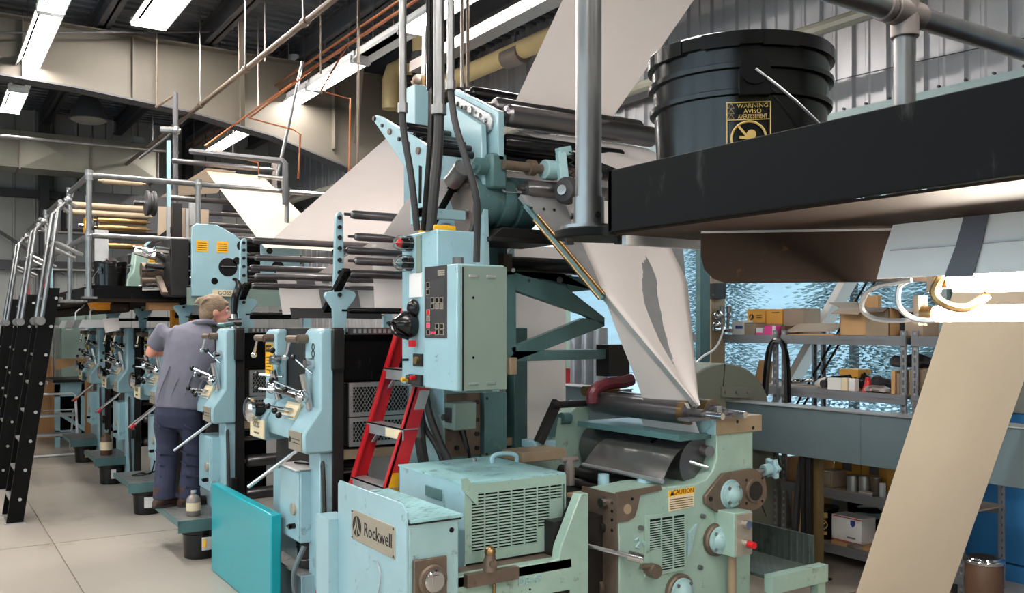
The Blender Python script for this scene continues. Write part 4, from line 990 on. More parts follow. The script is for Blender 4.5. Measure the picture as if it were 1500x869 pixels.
    # arms
LS, RS = J(-.135,.07,1.665), J(.37,.10,1.60)
LE, LW_ = J(-.285,.16,1.50), J(-.10,.40,1.52)
RE, RW = J(.47,.26,1.40), J(.40,.45,1.50)
for (S_, E_, W_) in ((LS,LE,LW_),(RS,RE,RW)):
    limb(body, [(S_,.058,.058),(S_.lerp(E_,.5),.055,.055),(E_,.046,.046),(E_.lerp(W_,.35),.044,.044),(W_,.029,.027)])
    d = (W_-E_).normalized(); up = V(0,0,1); sd = d.cross(up).normalized(); up = sd.cross(d)
    limb(body, [(W_,.028,.024),(W_+d*.045,.042,.018),(W_+d*.09,.043,.016)])
    for k in range(4):
        o = sd*(-.032+.021*k); L_ = (.07,.082,.078,.06)[k]; b0 = W_+d*.085+o
        body.tube([b0-d*.02, b0+d*L_*.45-up*.004, b0+d*L_*.8-up*.022, b0+d*L_*.95-up*.045], [.0095,.009,.008,.007], 8)
    th = W_+d*.03+sd*-.03
    body.tube([th, th+d*.03-sd*.03-up*.008, th+d*.062-sd*.042-up*.018], [.012,.0105,.009], 8)
for s, an, kn in ((-1, J(-.09,-.06,.40), J(-.10,.03,.76)), (1, J(.09,-.02,.40), J(.11,.04,.76))):
    limb(body, [(J(.01+s*.09,.0,1.2),.09,.10),(J(s*.10,.02,1.0),.08,.085),(kn,.055,.06),(kn.lerp(an,.4),.052,.058),(an,.038,.042),(an-V(0,0,.06),.04,.05)])
bo = fuse(part('body', body, M['skin'], man), .0085, 3)
# clothing over the body
sh = MB()
limb(sh, [(J(.015,-.01,1.055),.195,.145),(J(.02,.0,1.12),.205,.155),(J(.05,.02,1.27),.215,.155),(J(.09,.05,1.42),.24,.155),(J(.12,.07,1.55),.255,.145),(J(.145,.08,1.63),.235,.12),(J(.165,.10,1.69),.14,.09),(J(.185,.11,1.725),.085,.075)], 22)
for (S_, E_) in ((LS,LE),(RS,RE)):
    s0_ = S_.lerp(J(.12,.08,1.6),.25)
    limb(sh, [(s0_,.09,.09),(S_,.09,.085),(S_.lerp(E_,.5),.078,.078),(S_.lerp(E_,.66),.080,.078)])
sh.prism([J(.27,.02,1.06),J(.36,.06,1.03),J(.40,.10,1.2),J(.36,.1,1.35),J(.28,.08,1.3)], _fw*.06)
so = fuse(part('shirt', sh, M['shirt'], man), .011, 5)
for k in range(4):
    a0 = -.13+.10*k
    wr_ = MB().tube([J(a0+.02,-.155+.01*k,1.12+.02*(k%3)), J(a0+.05,-.14,1.25), J(a0+.10+.02*(k%2),-.10,1.40)], [.004,.009,.004], 6)
    part('shirt_fold', wr_, M['shirt'], so)
part('collar', MB().flex([J(.10,.15,1.70),J(.10,.06,1.73),J(.17,.025,1.745),J(.25,.06,1.74),J(.26,.15,1.70)], [.016,.022,.024,.022,.016], 8), M['shirt'], so)
tr_ = MB()
limb(tr_, [(J(.01,.0,1.14),.175,.14),(J(.01,.0,1.02),.19,.15),(J(.0,.01,.93),.18,.135)], 22)
for s, an, kn in ((-1, J(-.09,-.06,.40), J(-.10,.03,.76)), (1, J(.09,-.02,.40), J(.11,.04,.76))):
    limb(tr_, [(J(.01+s*.085,.0,1.04),.105,.13),(J(s*.098,.015,.92),.10,.12),(kn+V(0,0,.02),.082,.09),(kn.lerp(an,.5),.083,.085),(an+V(0,0,.03),.082,.085),(an-V(0,0,.035),.09,.09)])
to = fuse(part('trousers', tr_, M['trouser'], man), .011, 5)
for s in (-1,1):
    for k in range(4):
        z = .46+.085*k; c = J(.1*s,-.035,z)
        part('trouser_fold', MB().tube([c+_rt*-.07+V(0,0,.02), c-_fw*.075, c+_rt*.075+V(0,0,-.02)], [.004,.010,.004], 6), M['trouser'], to)
    part('trouser_fold', MB().tube([J(.1*s-.05,-.10,.98), J(.1*s,-.12,.93), J(.1*s+.06,-.09,.90)], [.005,.010,.005], 6), M['trouser'], to)
for s, an in ((-1, J(-.09,-.06,.30)), (1, J(.09,-.02,.30))):
    toe = (_rt*.55+_fw*.8).normalized(); b_ = MB(); sw = V(-toe.y,toe.x,0); pts = [(-.09,.028,.06),(-.05,.038,.085),(.02,.044,.085),(.10,.050,.062),(.17,.050,.05),(.205,.032,.035)]
    vs = []; fs = []
    for (u,w,h) in pts:
        for i in range(12):
            q = 2*PI*i/12; vs.append(an+V(0,0,.002)+toe*u+sw*math.cos(q)*w+V(0,0,h*(.5+.5*math.sin(q))*1.05))
    for k in range(len(pts)-1):
        for i in range(12): fs.append((k*12+i,k*12+(i+1)%12,(k+1)*12+(i+1)%12,(k+1)*12+i))
    fs += [tuple(reversed(range(12))), tuple(60+i for i in range(12))]
    b_.add(vs, fs)
    b_.cyl(an+V(0,0,.05)-toe*.03, an+V(0,0,.16)-toe*.03, .055, .058, 12)
    bt = part('boot', b_, M['boot'], man)
    part('sole', MB().prism([an+toe*u+sw*w for u,w in ((-.095,-.02),(-.095,.02),(-.03,.046),(.12,.054),(.2,.034),(.212,0),(.2,-.034),(.12,-.054),(-.03,-.046))], V(0,0,.02)), M['char'], bt)
hr = MB()
hr.sph(Hd(-.022,0,.035), .110, 22, 12, (1.0,.84,.95)); hr.sph(Hd(-.062,0,-.02), .092, 16, 10, (.72,.92,1.05)); hr.sph(Hd(-.01,.062,.0), .04, 10, 8, (1,.5,1.3)); hr.sph(Hd(-.01,-.062,.0), .04, 10, 8, (1,.5,1.3)); hr.sph(Hd(-.065,0,-.075), .06, 14, 8, (.6,1.1,.7))
hr.sph(Hd(.055,0,.072), .042, 12, 8, (1,1.3,.55))
for k in range(26):
    w = k*2.4; r = .3+.7*((k*7)%10)/10
    p = Hd(-.03+.085*math.cos(w)*r, .07*math.sin(w)*r, .085+.04*(1-r)); hr.tube([p, p+fd*-.03-fu*.004+fs_*.02*math.sin(w), p+fd*-.06-fu*.05], [.016,.014,.007], 6)
ho = fuse(part('hair', hr, M['hair'], man), .008, 2)
for s in (-1,1):
    e = part('eye', MB().sph(Hd(.083,s*.032,.012), .0115, 10, 8), M['white'], man)
    part('iris', MB().sph(Hd(.0905,s*.033,.011), .0055, 8, 6), M['print_black'], e)
gl = part('eyebrow', MB().tube([Hd(.088,-.05,.036),Hd(.096,-.03,.042),Hd(.094,0,.03),Hd(.096,.03,.042),Hd(.088,.05,.036)], .006, 6), M['hair'], man)
# the tool he bends over: black handled gauge and a small rag on the unit
gt = thing('dial_gauge', 'black handled gauge standing on the unit before the man\'s face', 'gauge', (1.93,y7+.12,1.70))
part('handle', MB().flex([V(1.95,y7+.12,1.80),V(1.96,y7+.12,1.92),V(1.985,y7+.12,2.0),V(1.97,y7+.12,2.05),V(1.94,y7+.12,2.06)], [.02,.03,.028,.014,.01], 10), M['black'], gt)
part('stem', MB().cyl(V(1.95,y7+.12,1.70),V(1.95,y7+.12,1.80),.02,n=10).cyl(V(1.90,y7+.12,1.74),V(2.0,y7+.12,1.74),.03,n=12), M['chrome'], gt)
solo('cloth_strip', MB().flex([V(1.86,y7+.05,1.715),V(1.92,y7+.08,1.725),V(1.96,y7+.2,1.72),V(1.90,y7+.35,1.72)], .018, 7), M['deep'], 'dark cloth strip lying on the unit under the man\'s chin', 'cloth')

# ================================================================ FOLDER
YF = 3.32
dc = thing('drive_cabinet', 'pale blue drive cabinet with an engraved nameplate and tread plate lid', 'cabinet', (1.65,YF,0))
part('body', MB().box(1.655,YF,0,1.89,4.035,.905), M['teal'], dc, bev=.006)
part('side_panel', MB().prism([V(1.645,4.04,0),V(1.645,4.04,.965),V(1.645,4.02,.982),V(1.645,YF+.04,.982),V(1.645,YF+.0,.95),V(1.645,YF-.004,.0)], V(.010,0,0)), M['blue'], dc, bev=.002)
part('lid', MB().box(1.66,YF-.012,.906,1.905,4.04,.918), M['treadblue'], dc)
part('lid_seam', MB().box(1.656,YF-.006,.897,1.90,4.03,.9055), M['dark'], dc)
npz = part('nameplate', MB().box(1.641,3.42,.74,1.6455,3.87,.875), M['plate'], dc, bev=.002)
text('lettering', 'Rockwell', .085, V(1.640,3.585,.807), (0,-1,0), (0,0,1), M['print_black'], npz, wide=.92)
em = MB().cyl(V(1.6408,3.805,.807), V(1.6395,3.805,.807), .046, n=30)
part('emblem', em, M['print_black'], npz)
part('emblem_ray', MB().prism([V(1.639,3.805,.85),V(1.639,3.812,.80),V(1.639,3.835,.775),V(1.639,3.842,.782),V(1.639,3.822,.81)], V(-.001,0,0)).prism([V(1.639,3.805,.85),V(1.639,3.798,.80),V(1.639,3.775,.775),V(1.639,3.768,.782),V(1.639,3.788,.81)], V(-.001,0,0)).prism([V(1.639,3.811,.765),V(1.639,3.799,.765),V(1.639,3.802,.80),V(1.639,3.808,.80)], V(-.001,0,0)), M['plate'], npz)
for y in (3.43,3.86):
    for z in (.75,.865): part('rivet', MB().cyl(V(1.641,y,z), V(1.639,y,z), .005, n=8), M['dark'], npz)
part('pull_wire', MB().flex([px_(546,822,1.642), px_(553,826,1.636), px_(557,842,1.634), px_(556,860,1.636), px_(551,880,1.642)], .003, 6), M['alu'], dc)
part('small_plate', MB().box(1.641,3.66,.36,1.6455,3.92,.47), M['plate'], dc)
bp_ = part('bearing_plate', MB().box(1.672,YF-.018,.30,1.825,YF,.755), M['bare'], dc, bev=.004)
part('bearing_ring', MB().rev(V(1.755,YF-.018,.665), V(1.755,YF-.032,.665), [(0,.066),(.6,.066),(1,.058)], 28), M['bare'], bp_)
part('bearing_cap', MB().rev(V(1.757,YF-.03,.665), V(1.757,YF-.045,.665), [(0,.046),(.7,.046),(1,.040)], 24).box(1.745,YF-.05,.645,1.772,YF-.04,.69), M['chrome'], bp_)
part('bearing_ring', MB().rev(V(1.755,YF-.018,.50), V(1.755,YF-.032,.50), [(0,.066),(.6,.066),(1,.058)], 28), M['bare'], bp_)
part('hole', MB().cyl(V(1.855,YF-.003,.855), V(1.855,YF+.001,.855), .011, n=14), M['black'], dc)
part('rear_box', MB().box(1.60,4.04,.0,1.70,4.20,.80), M['blue'], dc)

# folder base and side frames (they run across, facing the camera)
fo = thing('folder_frame', 'sea green folder machine with two side frames and bearing caps', 'folding machine', (2.9,YF,0))
base = [(1.895,0),(1.895,.645),(2.43,.645),(2.44,.70),(2.555,.93),(2.60,.93),(2.60,0)]
bb = part('base_plate', MB().prism([V(x,YF+.03,z) for x,z in base], V(0,.06,0)), M['green'], fo, bev=.005)
text('cast_number', 'DB-49', .05, V(2.27,YF+.029,.575), (1,0,0), (0,0,1), M['teal'], bb, depth=.004)
part('hole', MB().cyl(V(2.27,YF+.027,.535), V(2.27,YF+.031,.535), .005, n=10), M['black'], bb)
part('opening', MB().box(2.2,YF+.0285,.3,2.49,YF+.031,.50), M['black'], bb)
part('base_ledge', MB().box(1.895,YF+.03,.60,2.50,3.50,.64), M['bare'], fo)
vv = part('drip_valve', MB().cyl(V(2.05,YF+.01,.655), V(2.05,YF+.01,.73), .032, .022, n=14).box(1.93,YF-.004,.60,2.19,YF+.03,.655).cyl(V(2.05,YF-.02,.69), V(2.05,YF+.04,.69), .018, n=10), M['bare'], fo)
part('valve_cap', MB().sph(V(2.05,YF+.01,.735), .026, 10, 6), M['brass'], vv); part('drip_spout', MB().cyl(V(2.06,YF-.005,.60), V(2.06,YF-.005,.56), .008, n=8), M['brass'], vv)
part('dark_bed', MB().box(2.45,YF+.1,.0,3.7,4.25,.80), M['dark'], fo)
fr = [(905,728),(960,716),(1018,709),(1034,703),(1044,690),(1050,672),(1050,628),(1103,622),(1103,690),(1102,760),(1100,800),(1097,960),(905,990),(907,800),(905,770)]
nf = part('near_frame', MB().prism([py_(a,b,YF) for a,b in fr], V(0,.27,0)), M['green'], fo, bev=.006)
# brown bare end face
XE = py_(905,740,YF).x
ef = part('end_face', MB().box(XE-.010,YF-.0,.0,XE-.001,YF+.265,.915), M['bare'], fo)
for (z,y) in ((.87,.02),(.83,.02),(.79,.02),(.74,.02)):
    part('hole', MB().cyl(V(XE-.012,YF+y+.01,z), V(XE-.009,YF+y+.01,z), .008, n=10), M['black'], ef)
part('boss', MB().cyl(V(XE-.04,YF+.08,.865), V(XE-.005,YF+.08,.865), .022, n=14), M['chrome'], ef)
part('boss', MB().cyl(V(XE-.03,YF+.10,.74), V(XE-.005,YF+.10,.74), .024, n=14), M['dark'], ef)
part('boss', MB().cyl(V(XE-.03,YF+.13,.45), V(XE-.005,YF+.13,.45), .045, n=18).cyl(V(XE-.045,YF+.13,.45), V(XE-.03,YF+.13,.45), .022, n=12), M['bare'], ef)
part('t_handle', MB().cyl(V(XE-.10,YF+.10,.665), V(XE+.05,YF-.08,.625), .012, n=10).cyl(V(XE+.02,YF-.05,.635), V(XE+.07,YF-.10,.62), .025, n=12), M['chrome'], ef)
def frontpoly(pts, y=YF, t=.012): return MB().prism([py_(a,b,y-t) for a,b in pts], V(0,t,0))
cpn = part('corner_plate', frontpoly([(904,722),(968,711),(970,718),(938,726),(934,745),(930,758),(920,764),(904,766)]), M['bare'], nf)
q = py_(919,746,YF-.012); part('plug', MB().cyl(q-V(0,.003,0), q, .024, n=18), M['tan'], cpn)
q = py_(926,731,YF-.012); part('hole', MB().cyl(q-V(0,.002,0), q, .007, n=10), M['black'], cpn)
cl_ = part('caution_label', frontpoly([(979,720),(1017,713),(1016,742),(980,750)], t=.003), M['label'], fo)
part('yellow_band', frontpoly([(979,720),(1017,713),(1017,721.5),(979.3,728.5)], y=YF-.003, t=.0008), M['yellow'], cl_)
a = py_(980,724,YF); b = py_(1016,718,YF); xd = (b-a); xd.y = 0
text('lettering', 'CAUTION', .034, (py_(1001,720.2,YF-.0045)), (1,0,0), (0,0,1), M['print_black'], cl_, wide=.92)
tq = py_(984.5,723,YF-.0045); part('warning_triangle', MB().prism([tq+V(-.012,0,-.011),tq+V(.012,0,-.011),tq+V(0,0,.013)], V(0,-.0006,0)), M['print_black'], cl_)
for k in range(5):
    q0 = py_(981.5,732.5+3.4*k,YF-.0035); q1 = py_(1014.5,726.5+3.3*k,YF-.0035); q1.z = q0.z
    part('print_line', MB().box(q0.x,q0.y-.0006,q0.z-.0022,q1.x,q0.y,q0.z+.0022), M['bare'], cl_)
# vent panel with slats
X0, X1 = py_(943,800,YF).x, py_(1003,800,YF).x
zt, zb_ = py_(944,755,YF).z, py_(944,846,YF).z
vp = part('vent_panel', MB().box(X0,YF-.010,zb_,X1+.0,YF,zt), M['green'], fo, bev=.002)
part('vent_backing', MB().box(X0+.02,YF-.0115,zb_+.02,X1-.008,YF-.010,zt-.022), M['black'], vp)
cw = (X1-.01-(X0+.022))/3; np_ = (zt-.03-zb_-.025)/21
smesh = mesh_of('slat', MB().box(-cw*.44,-.0030,-np_*.24,cw*.44,.0010,np_*.24), M['green'])
def slats_at(parent, pos, me):
    for p in pos:
        o = bpy.data.objects.new('slat', me); C.objects.link(o); o.parent = parent; o.location = Vector(p)-ORG[parent.name]
slats_at(vp, [(X0+.022+cw*(i+.5), YF-.0125, zt-.03-np_*(j+.5)) for i in range(3) for j in range(21 if i else 12)], smesh)
for i in range(4): part('rib', MB().box(X0+.022+cw*i-cw*.05,YF-.015,zb_+.02,X0+.022+cw*i+cw*.05,YF-.010,zt-.022), M['green'], vp)
part('lower_fill', MB().box(X0+.022,YF-.014,zb_+.02,X0+.022+cw,YF-.010,zt-.03-np_*12), M['green'], vp)
def dome(px, py, r, parent, ringm='bare'):
    p = py_(px,py,YF)
    d = part('bearing_cap', MB().rev(p, p-V(0,.03,0), [(0,r*1.22),(.7,r*1.22),(1,r*1.12)], 30), M[ringm], parent)
    part('cap', MB().rev(p-V(0,.03,0), p-V(0,.075,0), [(0,r),(.35,r*.98),(.45,r*.72),(.75,r*.55),(1,r*.18)], 28), M['teal'], d)
    for k in range(4):
        w = PI/4+k*PI/2; q = p-V(0,.03,0)+V(math.cos(w)*r*.82,0,math.sin(w)*r*.82)
        part('bolt', MB().cyl(q, q-V(0,.022,0), .010, n=8), M['steel'], d)
    return d
lobe = []
for k in range(13):
    w = PI*.5-PI*k/12; lobe.append((1102+20*math.cos(w)*1.1, 718-31*math.sin(w)))
bl2 = part('bearing_flange', frontpoly([(1060,694)]+lobe+[(1060,757),(1042,745),(1034,739),(1033,728),(1042,716)], t=.022), M['bare'], nf, bev=.004)
dome(1066,723,.062,fo,'teal')
p = py_(1105,719,YF-.022)
part('socket', MB().rev(p, p-V(0,.010,0), [(0,.066),(1,.062)], 28), M['bare'], bl2); part('bore', MB().cyl(p-V(0,.0102,0), p-V(0,.0118,0), .05, n=26), M['dark'], bl2)
for k in range(4):
    w = PI/4+k*PI/2; q = p+V(math.cos(w)*.085,0,math.sin(w)*.085); part('hole', MB().cyl(q, q-V(0,.002,0), .007, n=8), M['black'], bl2)
q = py_(1041,731,YF-.022); part('hole', MB().cyl(q, q-V(0,.003,0), .014, n=6), M['dark'], bl2)
dome(1047,790,.068,fo)
dome(993,866,.072,fo)
for (a,b) in ((1028,756),(1024,831),(937,773)):
    q = py_(a,b,YF); part('bolt', MB().cyl(q, q-V(0,.02,0), .012, n=8), M['steel'], nf)
q = py_(950,834,YF); part('grease_cup', MB().cyl(q, q-V(0,.06,0), .034, n=16).cyl(q-V(0,.03,-.02), q-V(.07,.03,-.03), .015, n=10), M['bare'], nf)
q = py_(936,797,YF); part('cast_mark', MB().tube([q+V(-.03,-.004,.02),q+V(-.01,-.004,.03),q+V(0,-.004,.01),q+V(-.025,-.004,-.012),q+V(0,-.004,-.02)], .006, 6).cyl(q+V(.03,0,0),q+V(.03,-.008,0),.012,n=10), M['teal'], nf)
q = py_(1012,789,YF); part('catch', MB().prism([q+V(-.03,-.012,-.08),q+V(-.02,-.012,-.08),q+V(.03,-.012,.07),q+V(-.025,-.012,.03)], V(0,.012,0)), M['teal'], nf)
# column cap
xa, xb_ = py_(1049,630,YF).x, py_(1113,620,YF).x
zc0, zc1 = py_(1049,637,YF).z, py_(1049,612,YF).z
part('column_cap', MB().box(xa-.01,YF-.015,zc0,xb_,YF+.28,zc1), M['tan'], fo, bev=.004)
part('cap_side', MB().box(xa-.022,YF-.010,zc0,xa-.009,YF+.27,zc1), M['blue'], fo)
for (a,b) in ((1080,618),(1103,627)):
    q = py_(a,b,YF-.015); part('hole', MB().cyl(q, q-V(0,.002,0), .009, n=10), M['black'], fo)
# push button station
xs0, xs1 = py_(1073,780,YF-.12).x, py_(1090,780,YF-.12).x
z0_, z1_ = .555, .775
sb = part('button_station', MB().box(xs0,YF-.13,z0_,xs0+.13,YF-.0,z1_), M['green'], fo, bev=.004)
part('button_plate', MB().box(xs0+.012,YF-.138,z0_+.008,xs0+.122,YF-.13,z1_-.008), M['plate'], sb)
for z,mm,r in ((.715,'chrome',.022),(.62,'chrome',.022)):
    part('button', MB().cyl(V(xs0+.07,YF-.138,z), V(xs0+.07,YF-.165,z), r, n=16), M[mm], sb)
part('stop_button', MB().cyl(V(xs0+.07,YF-.165,.62), V(xs0+.07,YF-.20,.62), .017, n=14), M['redcap'], sb)
part('conduit', MB().cyl(V(xs0+.06,YF-.06,.30), V(xs0+.06,YF-.06,z0_), .022, n=12), M['tan'], sb)
def star_knob(c, ax, r, label_parent, m='blue'):
    c = Vector(c); ax = Vector(ax).normalized(); u = V(0,0,1) if abs(ax.z)<.9 else V(1,0,0); a = ax.cross(u).normalized(); b = ax.cross(a)
    pts = []
    for k in range(12):
        w = PI*k/6; rr = r if k % 2 == 0 else r*.66; pts.append(c+a*math.cos(w)*rr+b*math.sin(w)*rr)
    o = part('star_knob', MB().prism(pts, ax*r*.5).cyl(c, c-ax*r*.8, r*.5, n=12), M[m], label_parent, bev=.004)
    part('stem', MB().cyl(c-ax*r*.8, c-ax*r*2.2, r*.22, n=8), M['steel'], o)
star_knob(py_(1128,687,YF+.05), (1,-.1,.1), .062, fo)
star_knob(py_(992,641,YF+.25), (-.8,-.55,.1), .05, fo)
part('knob_arm', MB().bar(py_(1004,650,YF+.2), py_(1040,618,YF+.02), .03, .05).bar(py_(1040,618,YF+.02), py_(1052,612,YF+.02), .03, .07), M['blue'], fo, bev=.004)
part('tension_shaft', MB().cyl(py_(985,668,YF+.15), py_(1037,685,YF+.02), .011, n=8), M['chrome'], fo)
part('cross_shaft', MB().cyl(py_(1012,655,YF+.2), py_(1040,662,YF+.02), .03, n=12), M['steel'], fo)
# far frame
ffp = [(852,588),(864,590),(860,640),(853,672),(818,674),(806,640),(814,612),(830,612)]
ff = part('far_frame', MB().prism([py_(a,b,4.28) for a,b in ffp], V(0,.12,0)), M['green'], fo, bev=.005)
part('far_body', MB().box(2.65,4.28,0,3.75,4.4,.98), M['green'], fo)
part('far_cap', MB().cyl(py_(822,613,4.28), py_(834,613,4.28), .035, n=12).bar(py_(806,640,4.26), py_(811,606,4.26), .05, .03), M['deep'], fo)
part('cross_block', MB().box(py_(758,668,4.05).x, 4.0, py_(758,677,4.05).z, py_(822,660,4.05).x, 4.2, py_(758,662,4.05).z), M['tan'], fo, bev=.004)
part('clamp_block', MB().box(py_(772,650,4.3).x, 4.22, py_(772,656,4.3).z, py_(803,650,4.3).x, 4.36, py_(772,645,4.3).z), M['blue'], fo, bev=.006)
# nip rollers and cylinders (they run along Y)
XN = 3.29
for (x, z, r, nm) in ((XN,1.265,.062,'nip_roller'),(XN+.16,1.265,.060,'nip_roller')):
    nr = part(nm, MB().rev(V(x,4.26,z), V(x,3.30,z), [(0,.022),(.08,.022),(.081,r*.9),(.11,r),(.87,r),(.90,r*.9),(.901,r*.55),(.93,r*.55),(.931,.022),(1,.022)], 26), M['roller'], fo)
    part('bearing', MB().rev(V(x,3.44,z), V(x,3.40,z), [(0,r*1.02),(1,r*1.02)], 24), M['brass'], nr)
    part('shaft', MB().cyl(V(x,3.44,z), V(x+.03,3.2,z-.005), .018, n=12), M['chrome'], nr)
part('end_nut', MB().cyl(V(XN+.10,3.30,1.25), V(XN+.10,3.30,1.30), .022, n=6).box(XN-.12,3.28,1.235,XN+.28,3.36,1.25), M['steel'], fo)
part('collar', MB().cyl(V(XN-.05,4.22,1.33), V(XN+.2,4.22,1.33), .03, n=10), M['brass'], fo)
part('mount_bar', MB().cyl(V(3.0,4.2,1.26), V(3.25,4.2,1.26), .02, n=10).bar(V(3.05,4.22,1.28), V(2.92,4.22,1.05), .04, .05), M['dark'], fo)
part('folding_cylinder', MB().rev(V(3.35,4.24,1.0), V(3.35,3.4,1.0), [(0,.13),(1,.13)], 30), M['roller'], fo)
part('band', MB().rev(V(3.35,3.66,1.0), V(3.35,3.63,1.0), [(0,.132),(1,.132)], 30), M['black'], fo)
part('guide_plate', MB().box(3.18,3.36,1.13,3.6,4.2,1.16), M['deep'], fo)
rows = []
for k in range(9):
    u = k/8; x = 3.26-.21*u; z = 1.09-.145*u+.035*math.sin(PI*u)
    rows.append([V(x, 3.40+.58*i/6-.06*u*(1-i/6), z) for i in range(7)])
g = MB().grid(rows); part('curved_sheet', g, mat('scuffed_steel_sheet', (190,188,186), .24, .9, var=.12, scale=9, stretch=(1,.2,1)), fo)
part('sheet_lip', MB().tube([rows[-1][0], rows[-1][6]], .012, 8), M['alu'], fo)
for (x,z,r) in ((3.10,.88,.03),(3.25,.86,.035),(2.95,.86,.022),(3.45,.9,.05)):
    part('cross_shaft', MB().cyl(V(x,4.25,z), V(x,3.45,z), r, n=12), M['dark'], fo)
for (a,b,y) in ((1.0,0,0),):
    q = py_(884,712,3.6); part('hub_cap', MB().rev(q-V(0,0,.04), q+V(0,0,.06), [(0,.065),(.3,.065),(.35,.03),(1,.028)], 18), M['blue'], fo)
    q = py_(948,706,3.5); part('hub_cap', MB().rev(q-V(0,0,.03), q+V(0,0,.02), [(0,.03),(.5,.03),(.55,.055),(1,.05)], 18), M['blue'], fo)
    q = py_(834,682,3.75); part('lube_fitting', MB().cyl(q-V(0,0,.1), q+V(0,0,.03), .028, n=10).cyl(q+V(-.05,0,.03), q+V(.05,0,.03), .014, n=8), M['tin'], fo)
part('deck_rim', MB().prism([py_(830,722,3.6),py_(870,716,3.6),py_(905,722,YF+.2),py_(905,728,YF+.01),py_(858,728,YF+.25)], V(0,0,-.02)), M['tan'], fo)
solo('maroon_hose', MB().flex([py_(868,590,4.1),py_(868,578,4.1),py_(876,568,4.1),py_(892,562,4.1),py_(912,560,4.1),py_(925,556,4.1)], .036, 10), mat('maroon_rubber', (96,34,44), .4), 'thick maroon hose arching behind the nip rollers', 'hose')

# louvred guard
lg = thing('louvred_guard', 'pale aqua box guard with rows of slots and a tread plate top', 'guard', (2.3,3.5,.55))
GY = 3.5
part('side', MB().box(2.02,GY,.56,2.028,4.16,1.0), M['blue'], lg)
part('back', MB().box(2.02,4.15,.56,2.57,4.16,1.0), M['teal'], lg)
part('top', MB().box(2.018,GY-.004,1.0,2.574,4.164,1.008), M['treadblue'], lg)
pl = MB()
pl.box(2.02,GY-.006,.955,2.57,GY,1.0).box(2.02,GY-.006,.65,2.056,GY,.955)
colw = .0715; x0 = 2.056; ns = (19,19,19,19,19,14,5); pz = .0137
def zlow(x): return .65 if x < 2.48 else .65+(x-2.48)/.09*.19
for i, n in enumerate(ns):
    xa = x0+i*colw; xb_ = xa+colw; zt_ = .955-n*pz
    pl.prism([V(xa,GY-.006,zt_),V(xa,GY-.006,zlow(xa)),V(min(max(xa,2.48),xb_),GY-.006,zlow(min(max(xa,2.48),xb_))),V(xb_,GY-.006,min(zlow(xb_),.94)),V(xb_,GY-.006,zt_)], V(0,.006,0))
    pl.box(xb_-.006,GY-.006,zt_,xb_,GY,.955)
part('front_plate', pl, M['green'], lg)
part('skirt', MB().prism([V(2.57,GY-.006,.84),V(2.57,GY-.006,1.0),V(2.57,4.16,1.0),V(2.57,4.16,.6),V(2.57,3.7,.6)], V(.006,0,0)), M['green'], lg)
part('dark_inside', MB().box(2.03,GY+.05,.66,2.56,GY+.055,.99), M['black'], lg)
sm2 = mesh_of('slat', MB().box(-colw/2+.002,-.003,-.0035,colw/2-.004,.003,.0035), M['green'])
slats_at(lg, [(x0+colw*(i+.5), GY-.003, .955-pz*(j+1)+.002) for i, n in enumerate(ns) for j in range(n)], sm2)
part('corner_fold', MB().prism([V(2.0,GY-.012,1.03),V(2.03,GY-.012,1.03),V(2.085,GY-.012,.97),V(2.085,GY-.012,.90),V(2.0,GY-.012,.985)], V(0,.006,0)), M['green'], lg)
part('latch_window', MB().box(2.012,3.70,.90,2.02,3.86,.95), M['deep'], lg, bev=.002)
part('handle', MB().flex([V(2.44,3.94,1.01),V(2.44,3.94,1.04),V(2.47,3.93,1.055),V(2.53,3.91,1.055),V(2.56,3.90,1.04),V(2.56,3.90,1.01)], .011, 8), M['blue'], lg)
part('rivet', MB().cyl(V(2.40,4.05,1.008), V(2.40,4.05,1.025), .01, n=8), M['steel'], lg)

# tread plate tray at the folder's right end
tt = thing('side_tray', 'dirty tread plate tray with raised sides right of the folder', 'tray', (3.6,3.5,.3))
xa, xb_ = 3.66, 4.02
part('tray_floor', MB().box(xa,3.22,.40,xb_,3.75,.415), M['treaddark'], tt)
part('tray_back', MB().prism([V(xa,3.75,.415),V(xb_,3.75,.415),V(xb_,3.75,.58),V(xb_-.03,3.75,.63),V(xa+.05,3.75,.70),V(xa,3.75,.70)], V(0,.012,0)), M['treaddark'], tt)
part('tray_side', MB().box(xb_,3.22,.40,xb_+.012,3.76,.58), M['treaddark'], tt)
part('front_beam', MB().box(xa-.02,3.16,.34,xb_+.05,3.22,.43), M['green'], tt)
part('leg', MB().box(xa,3.17,0,xa+.06,3.22,.34), M['green'], tt); part('leg', MB().box(xb_-.02,3.17,0,xb_+.04,3.22,.34), M['green'], tt)
solo('oil_cup', MB().rev(V(3.74,3.60,.416), V(3.74,3.60,.60), [(0,.05),(.9,.055),(1,.05)], 16), M['dark'], 'dark round canister standing in the tread plate tray', 'canister')

# ================================================================ CONTROL TOWER
ct = thing('control_tower', 'blue control column with lamps, horn and switches', 'control column', (2.6,4.57,0))
XC = 2.459
part('column', MB().box(2.43,4.44,0,2.80,4.9,1.36), M['teal'], ct, bev=.006)
part('side_cover', MB().box(2.66,4.38,.95,2.81,4.44,1.33), M['deep'], ct, bev=.004)
for (x,z) in ((2.675,1.30),(2.675,.985)): part('bolt', MB().cyl(V(x,4.38,z), V(x,4.375,z), .008, n=8), M['dark'], ct)
mpl = part('mounting_plate', MB().box(2.44,4.42,.98,2.655,4.44,1.33), M['bare'], ct)
for (x,z) in ((2.63,1.28),(2.63,1.18),(2.63,1.1),(2.63,1.02),(2.50,1.03)): part('bolt', MB().cyl(V(x,4.42,z), V(x,4.405,z), .014, n=6), M['dark'], mpl)
swb = part('switch_box', MB().box(2.42,4.30,1.14,2.56,4.42,1.29), M['boxgrey'], mpl, bev=.008)
